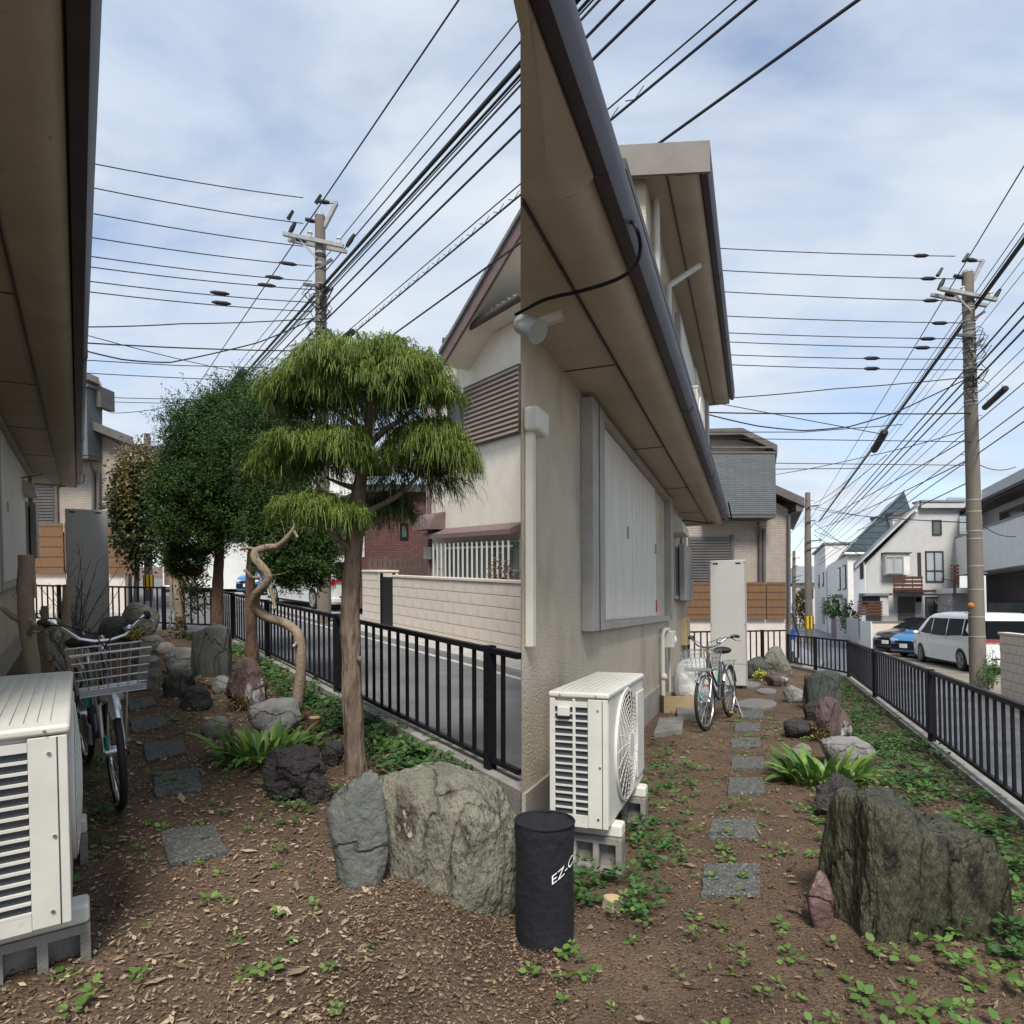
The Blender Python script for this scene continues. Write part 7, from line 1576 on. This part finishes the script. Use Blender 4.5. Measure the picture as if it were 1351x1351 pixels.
# ---- twisted bare trunk
M_tw = pm('smooth_tan_bark', (0.27,0.21,0.15), 0.85, (0.20,0.15,0.105), scale=7, bump=0.5, bscale=40, c3=(0.15,0.09,0.06), s3=9, l3=0.62, h3=0.8)
DT = 5.9; Tp = lambda x,y,dy=0.0: LF.d(x,y,DT+dy)
tw_ = world_thing(LF, 'twisted_trunk', 'twisted bare pruned trunk curling above the purple rock', 'tree', LF.g(393,938))
tp = [(391,945,0),(394,915,0),(397,880,0),(396,850,0.02),(390,832,0.05),(372,821,0.1),(350,813,0.12),(337,800,0.08),(338,784,0.0),(349,773,-0.06),(354,760,-0.08),(346,748,-0.05),(337,738,0.0),(338,728,0.04),(350,723,0.05),(366,721,0.02),(377,712,-0.03),(386,700,-0.05),(391,690,-0.05)]
sp_ = smoothpath([Tp(*q) for q in tp],5)
barktrunk(sp_, list(np.interp(np.linspace(0,1,len(sp_)),[0,0.3,0.36,0.5,0.7,0.85,1],[0.052,0.041,0.048,0.035,0.038,0.031,0.014])), M_tw, tw_, sides=22, amp=0.14, seed=8.1, zf=7.0)
for l,r in (([(340,726,0.04),(328,723,0.02),(318,724,0.0)],0.016),([(343,762,-0.05),(332,762,-0.1),(328,757,-0.12),(323,752,-0.13)],0.017),([(356,775,-0.08),(360,790,-0.1),(363,802,-0.12)],0.018),([(388,700,-0.05),(392,708,-0.1)],0.014),([(394,845,0.02),(388,852,-0.06)],0.018)):
    p = smoothpath([Tp(*q) for q in l],3); tubepart(p, list(np.linspace(r,r*0.8,len(p))), 'cut_branch', M_tw, tw_, 8)
    MB().ball(p[-1], r*0.85, 8, 6).part('cut_end', M_cutw, tw_, smooth=60)
rr = random.Random(4)
for k in range(26):
    x,y,dy = rr.choice(tp[6:]); p = Tp(x,y,dy); d = Vector((rr.uniform(-1,1),rr.uniform(-0.8,0.3),rr.uniform(-0.3,1))).normalized(); L_ = rr.uniform(0.06,0.22)
    MB().tube([p,p+d*L_*0.5+Vector((0,0,0.01)),p+d*L_+Vector((rr.uniform(-0.03,0.03),0,0.03))],[0.003,0.0022,0.0012],4).part('twig', M_tw, tw_)
# ---- cut pale trunks and bare shrub by the wall, left plot
def cut_trunk(px, D, yt, r, label, lean):
    base = LF.d(px,740,D); base.z = 0; top = LF.d(px+lean,yt,D); t = world_thing(LF, 'sawn_tree', label, 'tree', base)
    pts = smoothpath([base,base.lerp(top,0.35)+Vector((0.02,0,0)),base.lerp(top,0.7)-Vector((0.02,0,0)),top],5)
    tubepart(pts, list(np.linspace(r*1.15,r,len(pts))), 'trunk', M_bark, t, 12, 60, 0.014)
    d = (pts[-1]-pts[-2]).normalized(); MB().tube([pts[-1]+d*0.001,pts[-1]+d*0.004],r*0.93,12).part('cut_face', M_cutw, t)
    rg = random.Random(int(px))
    for k in range(5):
        p = pts[rg.randint(4,len(pts)-2)]; e = p+Vector((rg.uniform(-0.12,0.16),rg.uniform(-0.1,0.05),rg.uniform(0.04,0.14)))
        MB().tube([p,p.lerp(e,0.6)-Vector((0,0,0.02)),e],[r*0.55,r*0.42,r*0.36],8).part('cut_branch', M_bark, t, smooth=60); MB().ball(e,r*0.36,7,5).part('cut_end', M_cutw, t)
    return t
cut_trunk(36, 5.0, 733, 0.05, 'thick pale trunk sawn off level beside the outdoor unit and wall', -2)
cut_trunk(86, 5.6, 772, 0.036, 'slimmer pale sawn trunk behind the bicycle handlebar', 4)
cut_trunk(62, 6.2, 800, 0.03, 'short pale sawn stem between the two sawn trunks', -3)
M_twig = pm('twig', (0.11,0.085,0.06), 0.9)
sh = world_thing(LF, 'bare_shrub', 'bare twiggy shrub rising in front of the tall grey cabinet', 'shrub', LF.d(98,740,6.0)*1.0-Vector((0,0,HC)))
rg = random.Random(12)
bs_ = LF.d(98,740,6.0); bs_.z = 0
for k in range(34):
    a = rg.uniform(-1.0,0.9); L_ = rg.uniform(0.5,1.15); p0 = bs_+Vector((rg.uniform(-0.1,0.1),rg.uniform(-0.1,0.1),rg.uniform(0.3,0.75)))
    e = p0+Vector((math.sin(a)*L_*0.7,rg.uniform(-0.25,0.25),math.cos(a)*L_*0.75)); mid = p0.lerp(e,0.5)+Vector((rg.uniform(-0.05,0.05),0,rg.uniform(-0.05,0.02)))
    pth = smoothpath([p0,mid,e],4); tubepart(pth, list(np.linspace(0.005,0.0018,len(pth))), 'twig', M_twig, sh, 5)
    for j in range(3):
        q = pth[rg.randint(3,len(pth)-1)]; f2 = q+Vector((rg.uniform(-0.12,0.14),rg.uniform(-0.05,0.05),rg.uniform(0.03,0.16))); MB().tube([q,f2],[0.0022,0.0012],4).part('twig', M_twig, sh)
for k in range(6): tubepart([bs_+Vector((rg.uniform(-0.06,0.06),rg.uniform(-0.06,0.06),-0.02)), bs_+Vector((rg.uniform(-0.1,0.1),rg.uniform(-0.1,0.1),0.75))],[0.014,0.008],'stem',M_twig,sh,6)

# ---- broad-leaved clumps (blades one by one)
M_blade = [leafmat('blade_green', (0.045,0.105,0.022), (0.10,0.20,0.045), 0.5, 0.4, 0.25, 4), leafmat('blade_light', (0.11,0.20,0.035), (0.20,0.30,0.065), 0.5, 0.4, 0.25, 4), leafmat('blade_yellow', (0.30,0.30,0.06), (0.42,0.38,0.10), 0.5, 0.4, 0.25, 4)]
def blade_mesh(L_, W_, arch, k, mat):
    n = 8; V = []; F_ = []
    for i in range(n+1):
        q = i/n; th = arch*q; y = L_*(math.sin(th)/arch if arch > 1e-3 else q); z = L_*((1-math.cos(th))/arch) 
        y, z = L_*math.sin(arch*q)/arch, L_*(q*1.0) if False else 0
        ang = 1.25-arch*q
        if i == 0: py_, pz_ = 0.0, 0.0
        else: py_ += L_/n*math.cos(ang); pz_ += L_/n*math.sin(ang)
        w = W_*(0.12+0.88*math.sin(PI*min(1,q*0.92+0.08))**0.9)*(1 if q < 0.98 else 0.05)
        V += [(-w/2,py_,pz_+w*0.18),(0,py_,pz_),(w/2,py_,pz_+w*0.18)]
    for i in range(n): F_ += [(i*3,i*3+1,i*3+4,i*3+3),(i*3+1,i*3+2,i*3+5,i*3+4)]
    return npmesh('leaf', V, F_, mat, True)
BL = [blade_mesh(0.29*s_,0.050*w,a,0,M_blade[m_]) for s_,w,a,m_ in ((1,1,0.7,0),(0.8,1.1,1.2,1),(1.1,0.9,1.0,1),(0.6,1.0,0.4,0),(0.9,1.0,1.7,0),(0.7,1.1,2.0,2))]
def blade_plant(fr, p, label, n, spread, sc, seed):
    t = world_thing(fr, 'broadleaf_clump', label, 'plant', p); rg = random.Random(seed)
    for k in range(n):
        a = rg.uniform(0,2*PI); q = spread*math.sqrt(rg.random()); bi = rg.choices(range(6),(4,4,3,3,3,1))[0]
        o = piece(BL[bi],'leaf',t,(math.cos(a)*q,math.sin(a)*q*0.7,-0.01),rot=(rg.uniform(-0.35,0.45),rg.uniform(-0.3,0.3),a-PI/2+rg.uniform(-0.6,0.6)),sc=(sc*rg.uniform(0.7,1.15),)*3)
    return t
pb_ = LF.g(345,1000); blade_plant(LF, pb_, 'clump of long broad green leaves above the large lava rock by the cypress', 120, 0.26, 0.95, 1)
blade_plant(LF, LF.g(400,990), 'smaller tuft of broad green leaves behind the lava rock near the cypress trunk', 22, 0.14, 0.7, 2)
blade_plant(RF, RF.g(1085,1032), 'clump of long broad yellow green leaves behind the round lava rock', 120, 0.28, 1.05, 3)
blade_plant(RF, RF.g(1140,1040), 'tuft of short green blades right of the round lava rock', 24, 0.16, 0.65, 4)

# ---- ground cover, weeds, litter (nobody could count them)
M_weed = leafmat('weed_leaves', (0.03,0.085,0.02), (0.085,0.17,0.045), 0.7, 0.5, 0.25, 3)
M_weedl = leafmat('weed_light', (0.07,0.15,0.03), (0.15,0.25,0.06), 0.7, 0.5, 0.25, 3)
M_litter = leafmat('dead_leaves', (0.06,0.036,0.02), (0.30,0.215,0.14), 0.9, 0.9, 0.05, 5)
M_litterl = leafmat('pale_dead_leaves', (0.13,0.085,0.05), (0.42,0.33,0.23), 0.9, 0.9, 0.05, 5)
M_litterd = leafmat('damp_dead_leaves', (0.045,0.024,0.014), (0.20,0.115,0.065), 0.9, 0.8, 0.05, 5)
def oval_leaves(C, D, Nn, L, W):
    """six-sided leaves from a base point C along D, lying in the plane with normal Nn"""
    S_ = unit(np.cross(D,Nn)); L = L[:,None]; W = W[:,None]
    V = np.stack([C, C+D*L*0.25+S_*W*0.42, C+D*L*0.62+S_*W*0.48, C+D*L-Nn*L*0.10, C+D*L*0.62-S_*W*0.48, C+D*L*0.25-S_*W*0.42],1).reshape(-1,3)
    return V, np.arange(len(V)).reshape(-1,6)
def weeds(fr, spots, name, label, mat, seed, leaf=0.035, per=16, hgt=0.07, spr=0.06):
    rng = np.random.RandomState(seed); Cs = []; Ds = []; Ls = []
    for (x,y,z,k) in spots:
        for r_ in range(max(1,int(per*k/6))):                  # rosettes
            m = rng.randint(4,8); a = rng.uniform(0,2*PI)+np.arange(m)*2*PI/m+rng.uniform(-0.3,0.3,m); q = spr*math.sqrt(k)*math.sqrt(rng.rand())*1.3; b_ = rng.uniform(0,2*PI); h = rng.rand()*hgt*math.sqrt(k)
            ctr = np.array([x+math.cos(b_)*q,y+math.sin(b_)*q,z+0.004+h]); sz = leaf*rng.uniform(0.55,1.15)
            d = np.stack([np.cos(a),np.sin(a),rng.uniform(-0.15,0.75,m)],1); Cs.append(ctr+d*sz*rng.uniform(0.1,0.5,(m,1))); Ds.append(d); Ls.append(sz*rng.uniform(0.7,1.2,m))
    Cc = np.concatenate(Cs); D_ = unit(np.concatenate(Ds)); L_ = np.concatenate(Ls); up = np.array([0,0,1.0])+rng.normal(size=Cc.shape)*0.25
    Nn = unit(up-D_*np.sum(up*D_,1,keepdims=True)); v, q = oval_leaves(Cc, D_, Nn, L_, L_*rng.uniform(0.5,0.85,len(L_))); v[:,2] = np.maximum(v[:,2],0.002)
    me = npmesh(name, v, q, mat); meshobj(me, name, fr=fr, label=label, cat='ground cover', kind='stuff')
def litter(fr, n, srange, trange, seed, name, label, lo=0.010, hi=0.034, excl=None, big=0.04, mat=None):
    rng = np.random.RandomState(seed); s = srange[0]+(srange[1]-srange[0])*rng.rand(n)**1.6; t = rng.uniform(trange[0],trange[1],n)
    a = np.array(fr.a); b = np.array(fr.b); Cc = s[:,None]*a+t[:,None]*b; 
    if fr is LF: keep = (Cc[:,0] < -0.5)
    else: keep = Cc[:,0] > 0.06
    Cc = Cc[keep]; Cc[:,2] = 0.004+rng.rand(len(Cc))*0.014; L_ = rng.uniform(lo,hi,len(Cc)); L_[rng.rand(len(Cc)) < big] *= 2.4
    d = rng.normal(size=Cc.shape)*np.array([1,1,0.16]); d = unit(d); nn_ = unit(rng.normal(size=Cc.shape)*0.35+np.array([0,0,1])); sd = unit(np.cross(d,nn_)); W = (L_*rng.uniform(0.10,0.55,len(Cc))**1.0)[:,None]; L_ = L_[:,None]
    V = np.stack([Cc,Cc+d*L_*0.45+sd*W*0.5,Cc+d*L_,Cc+d*L_*0.5-sd*W*0.5],1).reshape(-1,3)
    V[:,2] = np.maximum(V[:,2],0.003)
    me = npmesh(name, V, np.arange(len(V)).reshape(-1,4), mat or M_litter); meshobj(me, name, fr=fr, label=label, cat='leaf litter', kind='stuff')
litter(LF, 12000, (1.6,9.0), (-0.7,2.05), 15, 'leaf_litter', 'larger curled dead leaves and straw lying on the soil below the trees', 0.016, 0.040, big=0.05, mat=M_litterl)
litter(RF, 7000, (1.6,9.0), (-1.2,1.5), 16, 'leaf_litter', 'larger curled dead leaves lying on the damp soil beside the house', 0.014, 0.034, big=0.05)
litter(LF, 60000, (1.6,10.5), (-0.7,2.05), 5, 'leaf_litter', 'brown dead leaves and chips strewn over the soil below the trees', 0.006, 0.020)
litter(RF, 60000, (1.6,11.5), (-1.2,1.5), 6, 'leaf_litter', 'brown dead leaves and chips strewn over the soil beside the house', 0.005, 0.017, mat=M_litterd)
def strip_spots(fr, n, sr, trr, seed, kmin=0.5, kmax=1.6, pw=1.3):
    r_ = random.Random(seed); out = []
    for i in range(n):
        s = sr[0]+(sr[1]-sr[0])*r_.random()**pw; t = r_.uniform(*trr); p = fr.st(s,t)
        if (fr is LF and p.x > -0.5 and p.y < 4) or (fr is LF and p.x > -0.05) or (fr is RF and p.x < 0.08): continue
        out.append((p.x,p.y,0.0,r_.uniform(kmin,kmax)))
    return out
def px_spots(fr, lst, n, seed, rpx=12):
    r_ = random.Random(seed); out = []
    for (x,y,k) in lst:
        for j in range(n):
            p = fr.g(x+r_.gauss(0,rpx),y+r_.gauss(0,rpx*0.5)); out.append((p.x,p.y,0,k*r_.uniform(0.5,1.3)))
    return out
weeds(LF, strip_spots(LF, 330, (3.4,13.0), (1.62,2.02), 1), 'ground_cover', 'low green ground cover along the kerb below the trees', M_weed, 1, 0.05, 22, 0.08, 0.10)
weeds(LF, px_spots(LF, [(110,1040,1.2),(105,1085,1.4),(130,1020,1.0),(140,1010,0.8),(95,1130,1.3),(120,1075,1.0),(560,985,1.3),(520,965,1.2),(540,1000,1.0),(400,1040,0.8),(395,1075,0.9),(380,960,0.9),(435,985,0.8),(290,886,0.9),(230,840,1.0),(210,850,0.9)], 5, 3), 'clover_patch', 'bright clover-like weeds around the bicycle wheel and boulders', M_weed, 2, 0.034, 20, 0.07, 0.07)
weeds(LF, strip_spots(LF, 260, (1.7,9.0), (-0.3,1.6), 8, 0.15, 0.7), 'weeds', 'scattered light green weeds in the leaf litter by the path with trees', M_weedl, 3, 0.035, 14, 0.05, 0.05)
weeds(RF, strip_spots(RF, 420, (3.0,13.5), (0.85,1.48), 11), 'ground_cover', 'low green ground cover along the kerb beside the wet boulder', M_weed, 4, 0.045, 22, 0.08, 0.10)
weeds(RF, px_spots(RF, [(845,1085,1.3),(850,1050,1.0),(865,1020,1.2),(890,1035,1.2),(875,1095,1.2),(865,1140,1.3),(830,1170,1.0),(850,1185,1.1),(840,1205,1.2),(870,1000,0.8),(885,985,0.6),(775,1165,1.0),(770,1190,1.0),(860,1060,1.0),(900,1010,0.9),(840,1110,1.2),(875,1120,1.0)], 6, 13), 'clover_patch', 'bright clover-like weeds in front of the outdoor unit on blocks', M_weed, 5, 0.036, 18, 0.08, 0.07)
weeds(RF, strip_spots(RF, 260, (1.7,9.0), (-0.9,0.5), 18, 0.15, 0.7), 'weeds', 'scattered light green weeds in the dark soil by the house path', M_weedl, 6, 0.035, 14, 0.05, 0.05)
weeds(RF, strip_spots(RF, 160, (2.2,6.0), (0.3,1.5), 19, 0.4, 1.2), 'weeds', 'light green weeds around the huge wet boulder', M_weedl, 7, 0.042, 18, 0.06, 0.08)
# ---- small shrubs
def shrub(fr, px, pyb, rx_, ry_, n, leaf, mat, label, seed, name='shrub', D=None, z0=0.0):
    p = fr.g(px,pyb) if D is None else fr.d(px,pyb,D)
    if D is None: D = p.y
    t = world_thing(fr, name, label, 'shrub', Vector((p.x,p.y,z0))); s = D/FPX; rng = np.random.RandomState(seed)
    c = np.array([p.x,p.y,z0+ry_*s*1.05]); P, nr = crown_points(c, np.array([rx_*s,rx_*s*0.8,ry_*s]), n, rng, 40, 0.2, 0.5)
    v, q = leaves(P, rng.uniform(0.6,1.3,n)*leaf, leaf*0.5, rng, nr*0.7, 0.1, 0.8); cloudobj(v, q, 'crown', mat, t)
    for k in range(6):
        i = rng.randint(0,n); tubepart([Vector((p.x+rng.uniform(-0.03,0.03),p.y,z0-0.02)),Vector(P[i])],[0.012,0.004],'stem',M_twig,t,5)
M_redlf = leafmat('reddish_leaves', (0.14,0.06,0.05), (0.30,0.17,0.10), 0.8, 0.5, 0.2)
shrub(LF, 660, 800, 17, 34, 420, 0.06, M_redlf, 'reddish leaved shrub hanging over the cream block wall', 61, D=11.6, z0=0.55)
shrub(RF, 1304, 908, 12, 22, 900, 0.055, M_weed, 'green weedy shrub growing at the foot of the concrete pole', 62, D=15.9, z0=ZR)
shrub(RF, 1309, 880, 9, 30, 260, 0.05, M_weedl, 'thin climbing plant beside the block pillar at the street edge', 63, D=16.2, z0=ZR)
shrub(RF, 1122, 826, 12, 22, 900, 0.16, M_weed, 'bright green shrub in front of the grey house wooden bay', 64, D=36, z0=-0.3)
shrub(RF, 1099, 818, 11, 15, 700, 0.18, M_weed, 'green shrub over the red brick garden wall', 65, D=43, z0=0.6)
shrub(RF, 1055, 822, 9, 26, 800, 0.3, M_osmb, 'bronze and green garden tree behind the far pole', 66, D=60, z0=ZR)
shrub(RF, 1250, 850, 14, 24, 130, 0.10, M_redlf, 'sparse bare reddish shrub behind the white van roof', 67, D=26.5, z0=0.4)
shrub(RF, 1004, 898, 9, 7, 160, 0.05, leafmat('yellow_leaves',(0.4,0.42,0.05),(0.6,0.55,0.12)), 'small yellow leaved plant by the grey boulder', 68)
shrub(LF, 177, 846, 9, 8, 200, 0.05, leafmat('yellow_leaves',(0.4,0.42,0.05),(0.6,0.55,0.12)), 'small yellow leaved plant at the foot of the mossy boulder', 69)
shrub(RF, 1085, 978, 16, 12, 320, 0.035, M_osmb, 'small bronze leaved plant at the foot of the purple rock', 70)
shrub(LF, 318, 938, 14, 11, 300, 0.03, M_osmb, 'tiny bronze leaved plant hugging the purple quartz rock', 71)
# block pillar at the right street edge
block_wall(RF, 5.2, 0.16, s_at(RF,1420,5.2), s_at(RF,1318,5.2), 7, 0.2, 0.4, 'pinkish block wall end beside the concrete pole', s_at(RF,1330,5.2), ZR+0.02)
# litter and weeds on the strip between the two plots, laid on the soil itself
rng = np.random.RandomState(77); n = 15000
X = rng.uniform(-0.62,0.2,n); Y = rng.uniform(1.6,3.9,n); keep = ~((X > 0.02) & (Y > 3.5)); X = X[keep]; Y = Y[keep]
Cc = np.stack([X,Y,np.array([terr(x,y) for x,y in zip(X,Y)])+0.004+rng.rand(len(X))*0.012],1); L_ = rng.uniform(0.006,0.020,len(Cc))[:,None]; L_[rng.rand(len(Cc)) < 0.12] *= 2.0
d = unit(rng.normal(size=Cc.shape)*np.array([1,1,0.1])); sd = unit(np.cross(d,unit(rng.normal(size=Cc.shape)*0.3+np.array([0,0,1])))); W = L_*rng.uniform(0.15,0.55,(len(Cc),1))
V = np.stack([Cc,Cc+d*L_*0.45+sd*W*0.5,Cc+d*L_,Cc+d*L_*0.5-sd*W*0.5],1).reshape(-1,3)
meshobj(npmesh('leaf_litter', V, np.arange(len(V)).reshape(-1,4), M_litter), 'leaf_litter', label='brown dead leaves strewn between the pale boulder and the black bag', cat='leaf litter', kind='stuff')
